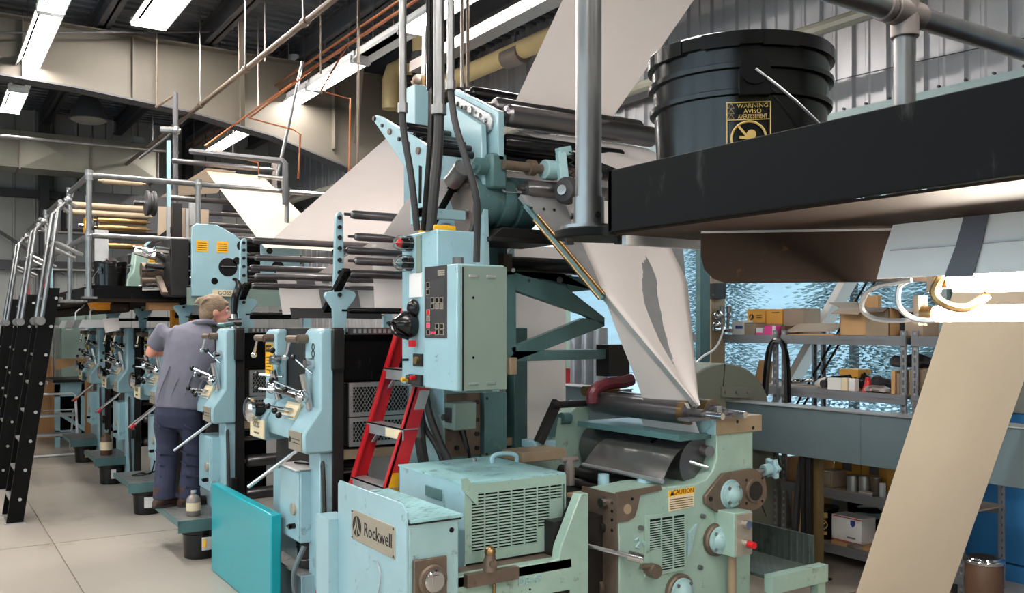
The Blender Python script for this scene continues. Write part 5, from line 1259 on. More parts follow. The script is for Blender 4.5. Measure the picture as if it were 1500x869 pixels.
part('switch', MB().box(2.412,4.33,1.18,2.42,4.39,1.26).cyl(V(2.42,4.36,1.21), V(2.38,4.36,1.21), .018, n=12), M['char'], ct)
part('cable', MB().flex([V(2.50,4.36,1.14),V(2.51,4.35,1.09),V(2.53,4.34,1.0),V(2.545,4.34,.9),V(2.55,4.36,.7)], [.022,.016,.014,.014,.014], 8), M['black'], ct)
part('upper_case', MB().box(XC,4.57,1.36,2.72,5.02,2.26), M['blue'], ct, bev=.006)
part('bracket_plate', MB().box(2.1,3.62,1.40,2.24,4.3,1.413), M['deep'], ct)
part('rear_arm', MB().box(2.16,4.16,1.42,2.29,4.3,1.85).box(2.29,4.2,1.42,2.6,4.44,1.6), M['deep'], ct)
def on(px, py): return px_(px, py, XC)
for (a,b,mm) in ((602,357,'redcap'),(602,386,'deep')):
    q = on(a,b); lp = part('signal_lamp', MB().rev(q, q-V(.085,0,0), [(0,.045),(.3,.045),(.35,.034),(.75,.032),(1,.012)], 18), M['black'], ct)
    part('lens', MB().sph(q-V(.07,0,0), .027, 12, 8), M[mm], lp)
    for k in range(4):
        w = PI*k/4; d = V(0,math.cos(w),math.sin(w))
        part('wire_guard', MB().tube([q+d*.045, q+d*.048-V(.07,0,0), q+d*.03-V(.105,0,0), q-V(.112,0,0), q-d*.03-V(.105,0,0), q-d*.048-V(.07,0,0), q-d*.045], .0028, 5), M['steel'], lp)
def onbox(a, b, c, d, t=.008):
    p = on(a,b); q = on(c,d); return MB().box(XC-t, q.y, q.z, XC, p.y, p.z)
part('lamp_plate', onbox(611,346,618,400), M['boxgrey'], ct)
part('paper_card', onbox(601,401,619,435), M['white'], ct)
q = on(606,476)
hn = part('horn', MB().rev(q, q-V(.13,0,0), [(0,.07),(.25,.085),(.5,.082),(.75,.06),(1,.035)], 22), M['black'], ct)
part('horn_rib', MB().flex([q+V(-.05,.085,0), q+V(-.14,.05,.01), q+V(-.15,0,0), q+V(-.14,-.04,-.05), q+V(-.06,-.05,-.08)], .012, 8), M['black'], hn)
part('horn_cap', MB().sph(q+V(-.02,-.03,.10), .055, 12, 8, (.6,1,1)), M['black'], hn)
part('red_tag', MB().box(XC-.05,q.y-.07,q.z-.13,XC-.02,q.y-.03,q.z-.09), M['redcap'], hn)
dp2 = part('dial_plate', onbox(607,518,620,537,.01), M['dark'], ct); q = on(614,528); part('dial', MB().cyl(q-V(.01,0,0), q-V(.03,0,0), .022, n=16), M['brass'], dp2)
q = on(598,527); part('toggle', MB().cyl(q, q-V(.04,0,0), .008, n=8), M['dark'], ct)
rp_ = part('relay_row', onbox(602,548,620,566,.02), M['dark'], ct)
for k, (a,b,mm) in enumerate(((599,556,'yellow'),(606,552,'chrome'),(612,553,'redcap'),(606,562,'chrome'))):
    q = on(a,b); part('push_button', MB().cyl(q-V(.0,0,0), q-V(.05,0,0), .013, n=12), M[mm], rp_)
part('yellow_cap', MB().box(2.47,4.63,2.26,2.62,4.83,2.295), M['yellow'], ct, bev=.008)
# keypad cabinet hung on the column
kb = thing('keypad_cabinet', 'grey green wall box with a dark keypad on its left side', 'control box', (2.53,4.2,1.36))
XK = 2.379
part('body', MB().box(XK,4.2,1.36,2.68,4.57,2.04), M['blue'], kb, bev=.006)
dr = part('door', MB().box(XK+.02,4.183,1.362,2.685,4.20,2.03), M['boxgrey'], kb, bev=.004)
part('door_edge', MB().box(XK+.022,4.18,1.365,XK+.032,4.184,2.02), M['dark'], dr)
for (z,w) in ((1.975,0),(1.40,0)):
    for x in (2.47,2.58): part('vent_slot', MB().box(x-.03,4.176,z-.008,x+.03,4.183,z+.008), M['alu'] if z > 1.6 else M['boxgrey'], dr, bev=.003)
for z in (1.86,1.54): part('lock_hole', MB().cyl(V(2.47,4.181,z), V(2.47,4.184,z), .007, n=10), M['black'], dr)
def kbox(a, b, c, d, t=.003):
    p = px_(a,b,XK); q = px_(c,d,XK); return MB().box(XK-t, q.y, q.z, XK, p.y, p.z)
kp = part('keypad', kbox(622.5,392,655,496), M['panelgrey'], kb)
for (a,b,c,d,mm) in ((628,411,652.5,435,'char'),(624,437,653,467,'char')): part('display', kbox(a,b,c,d,.0036), M[mm], kp)
for (a,b,mm) in ((627.5,418,'black'),(627.5,428,'black'),(634.5,440,'black'),(641,440,'black'),(647.5,440,'black'),(634.5,449,'black'),(641,449,'tin'),(647.5,449,'tin'),(628,458,'redcap'),(628,467,'tin'),(628,477,'ledred'),(628,487,'black'),(641,478,'black'),(648,478,'black'),(641,487,'black'),(648,487,'black')):
    k_ = part('key', kbox(a-2.6,b-4.2,a+2.6,b+4.0,.0042), M['plate'], kp); part('key_face', kbox(a-1.9,b-3.3,a+1.9,b+3.1,.0052), M[mm], kp)
for k in range(3): part('indicator', kbox(632+2.4*k,486,633.2+2.4*k,489,.0045), M['ledred'], kp)
for k in range(3): part('print_line', kbox(642,396+3*k,652,397.2+3*k,.0036), M['plate'], kp)
part('conduit_nut', MB().cyl(V(2.50,4.40,2.04), V(2.50,4.40,2.09), .032, n=6), M['steel'], kb)

# the lamp case and the keypad cabinet are carried out towards the aisle on a bracket
KS = .84; EYEV = V(0,0,EYE)
def pull(o):
    org = ORG[o.name]
    for v in o.data.vertices: v.co = EYEV + (v.co + org - EYEV)*KS - org
for o in list(ct.children):
    if o.name.split('.')[0] in ('upper_case','signal_lamp','lamp_plate','paper_card','horn','dial_plate','toggle','relay_row','yellow_cap'):
        pull(o)
        for q_ in o.children: pull(q_)
for o in list(kb.children):
    pull(o)
    for q_ in o.children: pull(q_)
# tower roller head above the former
rh = thing('roller_head', 'blue roller head with drilled end plates and dark rollers over the former', 'roller frame', (2.6,4.3,2.0))
sp = [(4.75,2.0),(4.75,2.9),(4.6,3.0),(4.22,2.80),(4.18,2.0)]
part('side_plate', MB().prism([V(2.54,y,z) for y,z in sp], V(.035,0,0)), M['blue'], rh, bev=.005)
part('rear_post', MB().box(2.46,4.85,2.0,2.58,5.0,3.15), M['blue'], rh, bev=.005)
part('stem_plate', MB().prism([py_(a,b,4.52) for a,b in ((690,415),(690,360),(700,330),(742,335),(745,415))], V(0,.06,0)), M['deep'], rh, bev=.004)
part('rust_block', MB().box(py_(733,400,4.5).x,4.46,py_(733,410,4.5).z,py_(745,400,4.5).x,4.52,py_(733,372,4.5).z), M['bare'], rh)
ep = [(4.62,3.09),(4.14,2.865),(4.14,2.60),(4.30,2.585),(4.62,2.72)]
e_ = part('end_plate', MB().prism([V(2.60,y,z) for y,z in ep], V(.04,0,0)), M['blue'], rh, bev=.006)
bz = part('bolt_plate', MB().prism([V(2.585,4.60,3.05),V(2.585,4.20,2.86),V(2.585,4.18,2.82),V(2.585,4.20,2.775),V(2.585,4.24,2.765),V(2.585,4.60,2.93)], V(.015,0,0)), M['alu'], e_, bev=.003)
for (y,z,r,mm) in ((4.55,2.985,.014,'black'),(4.50,2.955,.010,'black'),(4.46,2.945,.013,'black'),(4.40,2.92,.022,'chrome'),(4.35,2.895,.008,'black'),(4.30,2.87,.013,'black'),(4.24,2.83,.013,'black')):
    part('bolt', MB().cyl(V(2.583,y,z), V(2.572 if mm=='chrome' else 2.581,y,z), r, n=10), M[mm], bz)
part('angle_block', MB().prism([V(2.57,4.46,2.60),V(2.57,4.46,2.74),V(2.57,4.36,2.74),V(2.57,4.33,2.60)], V(.04,0,0)), M['deep'], e_)
for (y,z,r,x1,mm) in ((4.18,2.86,.062,3.78,'roller'),(4.30,2.93,.055,3.78,'roller'),(4.55,3.06,.04,3.6,'rubroll'),(4.2,2.72,.045,3.55,'rubroll'),(4.35,2.66,.06,3.6,'rubroll')):
    part('web_roller', roller(MB(), V(2.63,y,z), V(x1,y,z), r, 22), M[mm], rh)
part('far_plate', MB().prism([V(3.8,y,z) for y,z in ((4.62,3.09),(4.14,2.865),(4.14,2.2),(4.62,2.2))], V(.04,0,0)), M['blue'], rh)
sh_ = part('clamp_shaft', MB().cyl(V(2.62,4.12,2.575), V(3.28,4.12,2.575), .026, n=14).cyl(V(2.78,4.12,2.575), V(2.82,4.12,2.575), .044, n=16), M['bare'], rh)
# trolley arm with pulley on the shaft
ta = part('trolley_arm', MB().bar(V(2.95,4.05,2.66), V(2.93,3.98,2.40), .05, .05).bar(V(2.93,4.05,2.66), V(3.01,4.05,2.68), .05, .05).cyl(V(2.87,4.10,2.57), V(2.95,4.10,2.57), .055, n=14), M['teal'], rh, bev=.005)
part('pulley', MB().rev(V(2.89,3.95,2.44), V(2.97,3.98,2.44), [(0,.03),(.1,.06),(.35,.075),(.5,.065),(.65,.075),(.9,.06),(1,.03)], 24), M['char'], ta)
part('pulley_cap', MB().cyl(V(2.88,3.946,2.44), V(2.895,3.952,2.44), .028, n=14), M['chrome'], ta)
part('spring', MB().tube([V(3.00+.014*math.cos(k*1.3),4.02+.014*math.sin(k*1.3),2.68-.0065*k) for k in range(40)], .004, 5), M['char'], ta)
# drum clamps: two banded dark housings on the axis
hz_ = part('drum_housing', MB().rev(V(2.50,4.33,2.40), V(2.92,4.33,2.40), [(0,.13),(.03,.145),(.32,.15),(.33,.135),(.42,.135),(.43,.15),(.60,.15),(.61,.13),(.68,.13),(.69,.15),(.98,.15),(1,.12)], 36), M['deep'], rh)
part('end_disc', MB().prism([V(2.49,4.33+.14*math.cos(w)*(1 if math.sin(w)>-.2 else .8),2.41+.15*math.sin(w)*(1 if math.sin(w)>-.2 else 1.5)) for w in [2*PI*k/28 for k in range(28)]], V(.02,0,0)), M['tin'], hz_)
for (y,z) in ((4.27,2.47),(4.27,2.33),(4.39,2.47),(4.39,2.32)): part('bolt', MB().cyl(V(2.488,y,z), V(2.468,y,z), .014, n=8), M['steel'], hz_)
part('clamp_ear', MB().box(2.56,4.14,2.45,2.66,4.26,2.64), M['deep'], rh, bev=.015)
part('clamp_nut', MB().cyl(V(2.56,4.20,2.57), V(2.50,4.20,2.57), .045, n=14).cyl(V(2.50,4.20,2.57), V(2.48,4.20,2.57), .02, n=6), M['deep'], rh)
part('pull_handle', MB().cyl(V(2.46,4.40,2.46), V(2.40,4.52,2.27), .02, n=10).cyl(V(2.47,4.38,2.50), V(2.46,4.40,2.46), .03, n=10), M['blacksteel'], rh)
part('quick_clamp', MB().cyl(V(2.44,4.36,2.50), V(2.44,4.24,2.56), .05, n=16), M['steel'], rh)
part('eye_bolt', MB().cyl(V(2.535,4.58,2.26), V(2.50,4.58,2.26), .04, n=18).cyl(V(2.50,4.58,2.26), V(2.488,4.58,2.26), .018, n=8), M['steel'], rh)
part('bed_plate', MB().prism([V(2.56,4.16,2.18),V(2.62,4.12,2.24),V(2.95,4.12,2.24),V(2.98,4.16,2.18)], V(0,.3,0)).box(2.56,4.15,2.165,2.99,4.5,2.19), M['dark'], rh, bev=.004)
part('lower_roller', roller(MB(), V(2.75,4.6,2.08), V(3.7,4.6,2.08), .05), M['rubroll'], rh)
# drilled blue arm with its bundle of rods
ap = [(547,171),(550,168.5),(556,170),(624,212),(624,320),(601,330),(600,256),(548,178)]
ar = thing('drilled_arm', 'blue drilled plate arm carrying a bundle of dark rods', 'arm', px_(600,330,2.2))
ap_ = part('arm_plate', MB().prism([px_(a,b,2.2) for a,b in ap], V(.022,0,0)), M['blue'], ar, bev=.003)
for (a,b,r) in ((549.5,174,.014),(561,184,.010),(572,193,.018),(586,204,.012),(599,212,.016),(614,221,.02),(613,310,.01)):
    q = px_(a,b,2.2); part('bolt', MB().cyl(q, q-V(.012,0,0), r, n=10), M['dark'] if r < .015 else M['bare'], ap_)
part('slot', MB().prism([px_(a,b,2.199) for a,b in ((613.5,242),(618,244),(617,298),(613,298))], V(.001,0,0)), M['black'], ap_)
for k, (a,b) in enumerate(((572,181),(582,186),(592,196),(602,202),(610,208),(596,210),(612,218))):
    q = px_(a,b,2.2); part('rod', roller(MB(), q+V(.02,0,0), q+V(.42 if k < 5 else 1.1,.02,.0), .020, 10), M['rubroll'], ar)
part('foot', MB().box(2.2,4.25,2.28,2.46,4.31,2.33), M['blue'], ar)

# former: triangular plate, its brass chained edge, the folded web, the brace
FA, FB, FN = V(2.717,4.1,2.42), V(3.88,4.1,2.42), V(3.30,3.35,1.30)
fm = thing('former_board', 'grey triangular former plate with a brass chain edge', 'former', V(3.3,4.1,1.3))
nn_ = (FB-FA).cross(FN-FA).normalized()
if nn_.y > 0: nn_ = -nn_
part('board', MB().prism([FA,FB,FN], -nn_*.03), M['alu'], fm)
part('crossbar', roller(MB(), V(2.72,4.12,2.46), V(3.88,4.12,2.46), .05, 20), M['roller'], fm)
q = FA.lerp(FB,.28)+(FN-(FA+FB)/2)*.12
part('board_boss', MB().cyl(q, q+nn_*.02, .055, n=20), M['tin'], fm)
for u in (.03,.10,.16):
    q = FA.lerp(FB,u)+(FN-(FA+FB)/2)*.07; part('bolt', MB().cyl(q, q+nn_*.006, .008, n=8), M['dark'], fm)
ed = FN-FA
rail_ = part('edge_rail', MB().bar(FA+ed*.05-V(.02,0,.01), FA+ed*.50-V(.02,0,.01), .05, .02), M['deep'], fm)
for off, nm in ((V(-.020,-.005,.016),'edge_tube'),(V(-.045,0,-.012),'edge_tube')):
    part(nm, MB().cyl(FA+ed*.12+off, FA+ed*.50+off, .008, n=8), M['brass'], fm)
links = MB()
for k in range(60): 
    p = FA+ed*(.13+.37*k/60)+V(-.034,-.004,.006); links.sph(p, .0105, 6, 4)
part('chain', links, M['brass'], fm)
# web: lies on the board, folds round the edge, closes at the nose
wv = []; nv = 26; nu = 18; XLw, XRw = 2.99, 3.64
E = V(3.27,3.79,1.27); F2 = V(3.32,3.75,1.27)
def onboard(x, t): return V(x, 4.1+(FN.y-4.1)*t, 2.42+(FN.z-2.42)*t) + nn_*.010
rows = []
def flap(e0, ex, s, t, u): return e0 + V(s*.05*ex, ex*1.28, -.12*ex) + V(.012*math.sin(t*9+u*5)*ex*3,0,0)
for j in range(nv+1):
    t = j/nv; row = []
    xl = FA.x+(FN.x-FA.x)*t; xr = FB.x+(FN.x-FB.x)*t; fl_, fr_ = max(XLw, min(xl, 3.299)), min(XRw, max(xr, 3.301))
    for i in range(6):
        x = XLw+(fl_-XLw)*i/6; row.append(flap(onboard(fl_, t), fl_-x, -1, t, i/6))
    for i in range(13):
        u = i/12; x = fl_+(fr_-fl_)*u; row.append(onboard(x, t)+nn_*(.012*math.sin(5*u+4*t)*math.sin(PI*u)))
    for i in range(1,7):
        x = fr_+(XRw-fr_)*i/6; row.append(flap(onboard(fr_, t), x-fr_, 1, t, i/6))
    rows.append(row)
fwb = part('folded_web', MB().grid(rows), M['paper'], None, sharp=179)
tag(fwb, 'white paper web folding over the former into the nip rollers', 'paper')
web(V(3.25,3.37,1.32),V(3.27,3.80,1.30),V(3.33,3.80,1.16),V(3.33,3.37,1.16),'short folded web tail entering the nip rollers',amp=0,nu=4,nv=3)
br = thing('former_brace', 'dirty shade-darkened teal triangular brace between the tower and the former', 'brace', py_(750,530,4.3))
for pts in ([(740,395),(755,396),(757,530),(741,530)],[(741,396),(866,407),(868,425),(836,428),(826,402),(756,402),(741,404)],[(752,400),(826,418),(886,465),(886,478),(858,462),(756,426)],
            [(748,510),(856,466),(886,472),(886,478),(790,516),(757,528)],[(755,514),(888,512),(888,526),(741,530)]):
    part('brace_bar', MB().prism([py_(a,b,4.3) for a,b in pts], V(0,.05,0)), M['deep'], br, bev=.003)
part('brace_gusset', MB().prism([py_(a,b,4.32) for a,b in ((790,403),(838,403),(830,425),(800,420))], V(0,.03,0)), M['deep'], br)
part('gusset_bolt', MB().cyl(py_(775,411,4.3), py_(775,411,4.29), .009, n=8).cyl(py_(820,410,4.3), py_(820,410,4.28), .018, n=10), M['dark'], br)
part('tan_block', MB().box(py_(741,540,4.3).x,4.26,py_(741,549,4.3).z,py_(752,540,4.3).x,4.36,py_(741,524,4.3).z), M['tan'], br, bev=.004)
part('end_block', MB().box(py_(888,520,4.3).x,4.27,py_(888,552,4.3).z,py_(918,520,4.3).x,4.4,py_(888,505,4.3).z), M['dark'], br, bev=.004)
for k in range(2): part('mount_bolt', MB().cyl(py_(752,396+134*k,4.3), py_(752,396+134*k,4.28), .012, n=8), M['steel'], br)

# sheets through the roller head
web(V(2.72,4.15,2.94),V(3.40,4.15,2.94),V(3.55,2.6,4.25),V(2.62,2.6,4.25),'broad white web rising from the roller head to the upper right',amp=.006)
web(V(2.75,4.22,2.80),V(3.74,4.22,2.80),V(4.35,4.0,2.52),V(3.72,4.0,2.52),'white web sheet running from the roller head behind the big black bucket',amp=.01)
web(V(2.66,4.38,2.60),V(3.70,4.38,2.60),V(3.70,4.18,2.44),V(2.66,4.18,2.44),'bright white web under the lower roller of the head',amp=.004)
web(V(2.62,4.9,2.74),V(3.6,4.9,2.74),V(3.6,4.45,2.62),V(2.62,4.45,2.62),'white web lying behind the clamp shaft of the roller head',amp=.004)

# conduits and hoses dropping to the tower
def conduit(name, label, x, xb, ytop, ybot, d, r, hose, rh_, cat='conduit', mm='steel'):
    t = thing(name, label, cat, pd(xb, ybot, d))
    part('tube', MB().cyl(pd(x, ytop, d), pd(xb, ybot, d), r, n=12), M[mm], t)
    part('coupling', MB().cyl(pd(xb, ybot-12, d), pd(xb, ybot+2, d), r*1.4, n=10), M[mm], t)
    part('coupling', MB().cyl(pd(x+(xb-x)*.2, ytop+(ybot-ytop)*.2-6, d), pd(x+(xb-x)*.2, ytop+(ybot-ytop)*.2+6, d), r*1.3, n=10), M[mm], t)
    if hose: part('flexible_hose', MB().flex([pd(*h) for h in hose], rh_, 10), M['char'], t)
    return t
conduit('steel_conduit','steel conduit with a grey hose reaching the blue arm, leftmost of the three',590,590,-620,163,4.4,.018,[(590,160,4.4),(590,180,4.4),(594,210,4.4),(601,250,4.4),(606,290,4.4),(611,338,4.42)],.017)
conduit('steel_conduit','thick steel conduit in the middle with a fat black hose',643,643,-620,166,4.4,.027,[(643,160,4.4),(643,185,4.4),(641,230,4.4),(636,280,4.4),(631,338,4.42)],.025)
conduit('steel_conduit','steel conduit with a long curved hose down to the keypad cabinet',661,660,-700,130,4.1,.017,[(660,125,4.1),(662,150,4.1),(668,185,4.08),(680,225,4.06),(692,265,4.05),(699,300,4.06),(699,340,4.1),(698,384,4.12)],.016)
solo('black_cable', MB().flex([pd(627,-620,4.45),pd(628,60,4.45),pd(631,130,4.45),pd(630,200,4.45),pd(626,260,4.45),pd(620,338,4.45)], .014, 8), M['black'], 'slim black cable hanging left of the thick conduit', 'cable')
solo('black_cable', MB().flex([pd(633,-620,4.48),pd(634,90,4.48),pd(638,170,4.48),pd(636,240,4.48),pd(630,300,4.48),pd(626,338,4.46)], .017, 8), M['black'], 'thicker black cable running right beside the thick conduit', 'cable')
for k, pts in enumerate((((612,566),(614,610),(616,650),(622,690)), ((622,570),(630,610),(645,650),(660,685)), ((616,570),(620,620),(640,655),(650,688)))):
    solo('floor_cable', MB().flex([pd(a,b,5.15-.1*i) for i,(a,b) in enumerate(pts)]+[pd(pts[-1][0],pts[-1][1]+60,4.75)], (.03,.022,.016)[k], 8), M['char'], ['fat grey hose hanging straight under the control column','curved grey hose under the control column','thin black cable between the hoses under the control column'][k], 'hose')

# ================================================================ RIGHT: NEAR PLATFORM
NX, NZ = 1.013, 1.868
np2 = thing('near_platform', 'black lipped raised platform jutting in at the right', 'platform', (NX,.6,NZ))
part('front_lip', MB().prism([V(NX,-1.2,NZ),V(NX,1.25,NZ),V(NX,1.25,NZ+.108),V(NX,-1.2,NZ+.108)], V(.010,0,0)), M['blacksteel'], np2, bev=.0015)
part('end_lip', MB().box(NX,1.24,NZ,2.6,1.25,NZ+.108), M['blacksteel'], np2)
part('deck', MB().box(NX+.01,-1.2,NZ-.004,2.6,1.24,NZ), M['brownunder'], np2)
part('back_lip', MB().box(2.6,-1.2,NZ,2.61,1.25,NZ+.108), M['blacksteel'], np2)
a, b = V(1.115,1.125,0), V(1.75,.555,0); d = (b-a).normalized(); sd = V(-d.y,d.x,0)
pts = [(0,NZ-.004),(0,NZ-.045),(.006,NZ-.068),(.020,NZ-.084),(.040,NZ-.092),(.85,NZ-.092),(.85,NZ-.004)]
part('under_beam', MB().prism([a+d*u+V(0,0,z) for u,z in pts], sd*.012 if sd.dot(V(1,1,0))>0 else sd*-.012), M['brownunder'], np2)
part('beam_flange', MB().bar(a+V(0,0,NZ-.006), a+d*.85+V(0,0,NZ-.006), .02, .003), M['alu'], np2)
pts = [(1.005,1.30),(.990,1.335),(.995,1.385),(1.02,1.415),(1.075,1.42),(1.30,1.34),(1.30,1.25),(1.06,1.25)]
bk = part('pole_bracket', MB().prism([V(x,y,NZ-.002) for x,y in pts], V(0,0,.018)), M['blacksteel'], np2, bev=.003)
part('bracket_web', MB().bar(V(1.06,1.262,NZ-.010), V(1.30,1.262,NZ-.010), .012, .018), M['alu'], np2)
for (x,y) in ((1.01,1.36),(1.08,1.30)): part('bolt', MB().cyl(V(x,y,NZ-.002), V(x,y,NZ-.014), .009, n=6), M['dark'], bk)
pc = (1.046,1.348)
up = thing('steel_pole', 'thick steel pole rising from a flange at the platform end', 'pole', (pc[0],pc[1],NZ+.016))
part('tube', MB().cyl(V(pc[0],pc[1],NZ+.016), V(pc[0],pc[1],3.2), .0242, n=28), M['steel'], up)
fl_ = part('flange', MB().rev(V(pc[0],pc[1],NZ+.016), V(pc[0],pc[1],NZ+.075), [(0,.052),(.10,.052),(.12,.030),(1,.0295)], 26), M['steel'], up)
for w in (2.6,4.6): part('set_screw', MB().cyl(V(pc[0]+.028*math.cos(w),pc[1]+.028*math.sin(w),NZ+.04), V(pc[0]+.034*math.cos(w),pc[1]+.034*math.sin(w),NZ+.04), .006, n=8), M['dark'], fl_)
nr_ = thing('near_rail', 'steel pipe rail and stub post at the top right', 'railing', (1.6,1.065,NZ))
part('rail', MB().cyl(V(1.20,1.065,2.31), V(2.7,1.065,2.31), .0215, n=20), M['steel'], nr_)
po = part('rail_post', MB().cyl(V(1.60,1.065,NZ), V(1.60,1.065,2.30), .0205, n=20), M['steel'], nr_)
part('tee_fitting', MB().cyl(V(1.555,1.065,2.31), V(1.645,1.065,2.31), .027, n=18).cyl(V(1.60,1.065,2.262), V(1.60,1.065,2.335), .0265, n=18).cyl(V(1.53,1.065,2.31), V(1.545,1.065,2.31), .0265, n=18), M['tin'], nr_, bev=.002)
part('rail_post', MB().cyl(V(2.5,1.065,NZ), V(2.5,1.065,2.30), .0205, n=16), M['steel'], nr_)
# the big bucket
BX, BY = 1.172, 1.092
ba = CAM_A(BX, BY)
bk_ = pail((BX,BY,NZ+.0005), .155, .292, 'big glossy black bucket with taped rim and gold warning label', bail_a=ba+.15, handle_down=True, name='black_bucket')
for k in range(3):
    w0 = ba-1.0+.62*k; rows = []
    for z in (.268,.280,.2905): rows.append([V(BX+math.cos(w0+.055*i)*(.1556+.0006*((i*(k+2))%3)), BY+math.sin(w0+.055*i)*(.1556+.0006*((i*(k+2))%3)), NZ+z) for i in range(8)])
    part('rim_tape', MB().grid(rows), M['black'], bk_)
wa = ba+.10; cdir = V(math.cos(wa),math.sin(wa),0); xdr = V(-cdir.y,cdir.x,0)
lc = V(BX,BY,NZ)+cdir*.1438
lbl = part('warning_label', MB().obox(lc+V(0,0,.141)-xdr*.0330, xdr*.0008, cdir*.0006, V(0,0,.041)).obox(lc+V(0,0,.141)+xdr*.0330, xdr*.0008, cdir*.0006, V(0,0,.041)).obox(lc+V(0,0,.182), xdr*.0335, cdir*.0006, V(0,0,.0008)).obox(lc+V(0,0,.10), xdr*.0335, cdir*.0006, V(0,0,.0008)).obox(lc+V(0,0,.155), xdr*.0335, cdir*.0006, V(0,0,.0006)), M['print_gold'], bk_)
for k, (s_, z) in enumerate((('WARNING',.1765),('AVISO',.1680),('AVERTISSEMENT',.1597))):
    text('lettering', s_, .0098, lc+V(0,0,z)+xdr*.006, xdr, (0,0,1), M['print_gold'], lbl, depth=.0004, wide=(1,1,.62)[k])
    q = lc+V(0,0,z)-xdr*.0265
    part('warning_triangle', MB().tube([q-xdr*.0045-V(0,0,.003), q+xdr*.0045-V(0,0,.003), q+V(0,0,.0042)], .0006, 4, True), M['print_gold'], lbl)
ring = [lc+V(0,0,.126)+xdr*math.cos(w)*.026+V(0,0,math.sin(w)*.026) for w in [2*PI*k/28 for k in range(28)]]
part('ban_ring', MB().tube(ring, .0019, 5, True).bar(ring[10], ring[24], .0036, .0015, cdir), M['print_gold'], lbl)
q = lc+V(0,0,.126); part('pictogram', MB().obox(q+V(0,0,-.013), xdr*.014, cdir*.0005, V(0,0,.007)).cyl(q+xdr*.004+V(0,0,.006)-cdir*.0003, q+xdr*.004+V(0,0,.006)+cdir*.0006, .0075, n=14).bar(q+xdr*.004, q-xdr*.014+V(0,0,.002), .004, .001, cdir), M['print_gold'], lbl)
# lamp slung under the platform
ul = thing('work_lamp', 'white reflector work lamp with two bright tubes taped under the platform', 'lamp', (1.3,.3,1.78))
L0, L1 = .885, -1.1
rf_ = part('reflector', MB().prism([V(1.30,L0,1.866),V(1.293,L0+.012,1.822),V(1.288,L0+.022,1.778),V(1.291,L0+.022,1.778),V(1.304,L0,1.866)], V(0,L1-L0,0)), M['white'], ul)
part('reflector_top', MB().box(1.300,L1,1.800,1.50,L0-.01,1.804), M['white'], ul)
part('fold_line', MB().box(1.2905,L1,1.8215,1.296,L0+.0,1.8228), M['tin'], rf_)
part('tape_band', MB().prism([V(1.297,.765,1.868),V(1.2915,.775,1.822),V(1.2855,.79,1.775),V(1.2855,.745,1.775),V(1.2915,.735,1.822),V(1.297,.728,1.868)], V(-.0012,0,0)), M['tape'], ul)
part('ballast_cover', MB().box(1.33,L1,1.755,1.40,L0-.08,1.785), M['cardgrey'], ul)
for (x,z,y0) in ((1.318,1.772,.80),(1.375,1.722,.86)):
    t_ = part('tube', MB().cyl(V(x,L1,z), V(x,y0,z), .0125, n=12), M['worktube'], ul)
    part('tube_cap', MB().cyl(V(x,y0,z), V(x,y0+.022,z), .0128, n=12), M['brass'], t_)
    part('socket', MB().box(x-.012,y0+.022,z-.018,x+.012,y0+.032,z+.03), M['cardgrey'], t_)
part('clip', MB().flex([V(1.31,.80,1.79),V(1.30,.815,1.755),V(1.305,.80,1.735),V(1.33,.78,1.73),V(1.35,.76,1.75)], .007, 8), M['brass'], ul)
for k in range(2):
    part('wire_loop', MB().flex([V(1.31+.02*k,.86+.02*k,1.775),V(1.31+.02*k,.93+.025*k-.06*k,1.765),V(1.33,.965-.07*k,1.735),V(1.345,.95-.07*k,1.715),V(1.355,.90-.05*k,1.712),V(1.37,.88-.02*k,1.725)], .0045, 6), M['alu'], ul)
part('cord_end', MB().tube([V(1.25,1.04,1.866),V(1.235,1.045,1.845),V(1.225,1.05,1.82)], .003, 5), M['label'], np2)

# ================================================================ RIGHT: cream web, duct, guard, post
web(V(3.95,2.25,2.26),V(4.85,2.25,2.26),V(4.85,2.985,.10),V(3.95,2.985,.10),'wide cream paper web slanting down at the right, lit by the work lamp',m='paperwarm',amp=.006)
roll = thing('lower_web_roller', 'floor level roller under the cream web', 'roller', (4.4,3.02,.05))
part('core', roller(MB(), V(3.8,3.04,.07), V(5.0,3.04,.07), .05), M['roller'], roll)
for x in (3.79,5.01): part('stand', MB().box(x-.02,2.98,0,x+.02,3.1,.1), M['dark'], roll)
sd_ = thing('slate_duct', 'long slate blue sheet metal duct running below the window', 'duct', (5.03,3.0,.834))
for (ya, yb) in ((.2,2.0),(2.0,3.6),(3.6,4.74)):
    part('duct_section', MB().box(4.95,ya+.001,.834,5.13,yb-.001,1.158), M['slate'], sd_, bev=.004)
part('top_flange', MB().box(4.94,.2,1.158,5.13,4.74,1.165), M['alu'], sd_)
spn = thing('slate_case', 'dark slate machine case between the tall web and the maroon hose', 'case', (4.25,5.6,0))
part('body', MB().box(4.2,5.1,.2,4.36,5.87,1.245), M['slate'], spn, bev=.004)
part('top_flange', MB().box(4.19,5.1,1.245,4.37,5.87,1.252), M['alu'], spn)
part('foot', MB().box(4.2,5.2,0,4.36,5.3,.2).box(4.2,5.7,0,4.36,5.8,.2), M['dark'], spn)
cpst = thing('channel_post', 'olive brown channel post under the slate duct', 'post', (5.03,4.04,0))
part('web', MB().box(4.97,4.04,0,5.10,4.047,.834), M['dark'], cpst)
part('flange', MB().box(4.97,4.0,0,4.977,4.08,.834), M['dark'], cpst); part('flange', MB().box(5.05,3.995,0,5.10,4.04,.834), M['olive'], cpst)
part('foot', MB().box(4.93,3.96,0,5.14,4.10,.012), M['dark'], cpst)
for z in (.55,.25): part('bolt', MB().cyl(V(5.0,4.04,z), V(5.0,4.03,z), .014, n=8), M['chrome'], cpst)
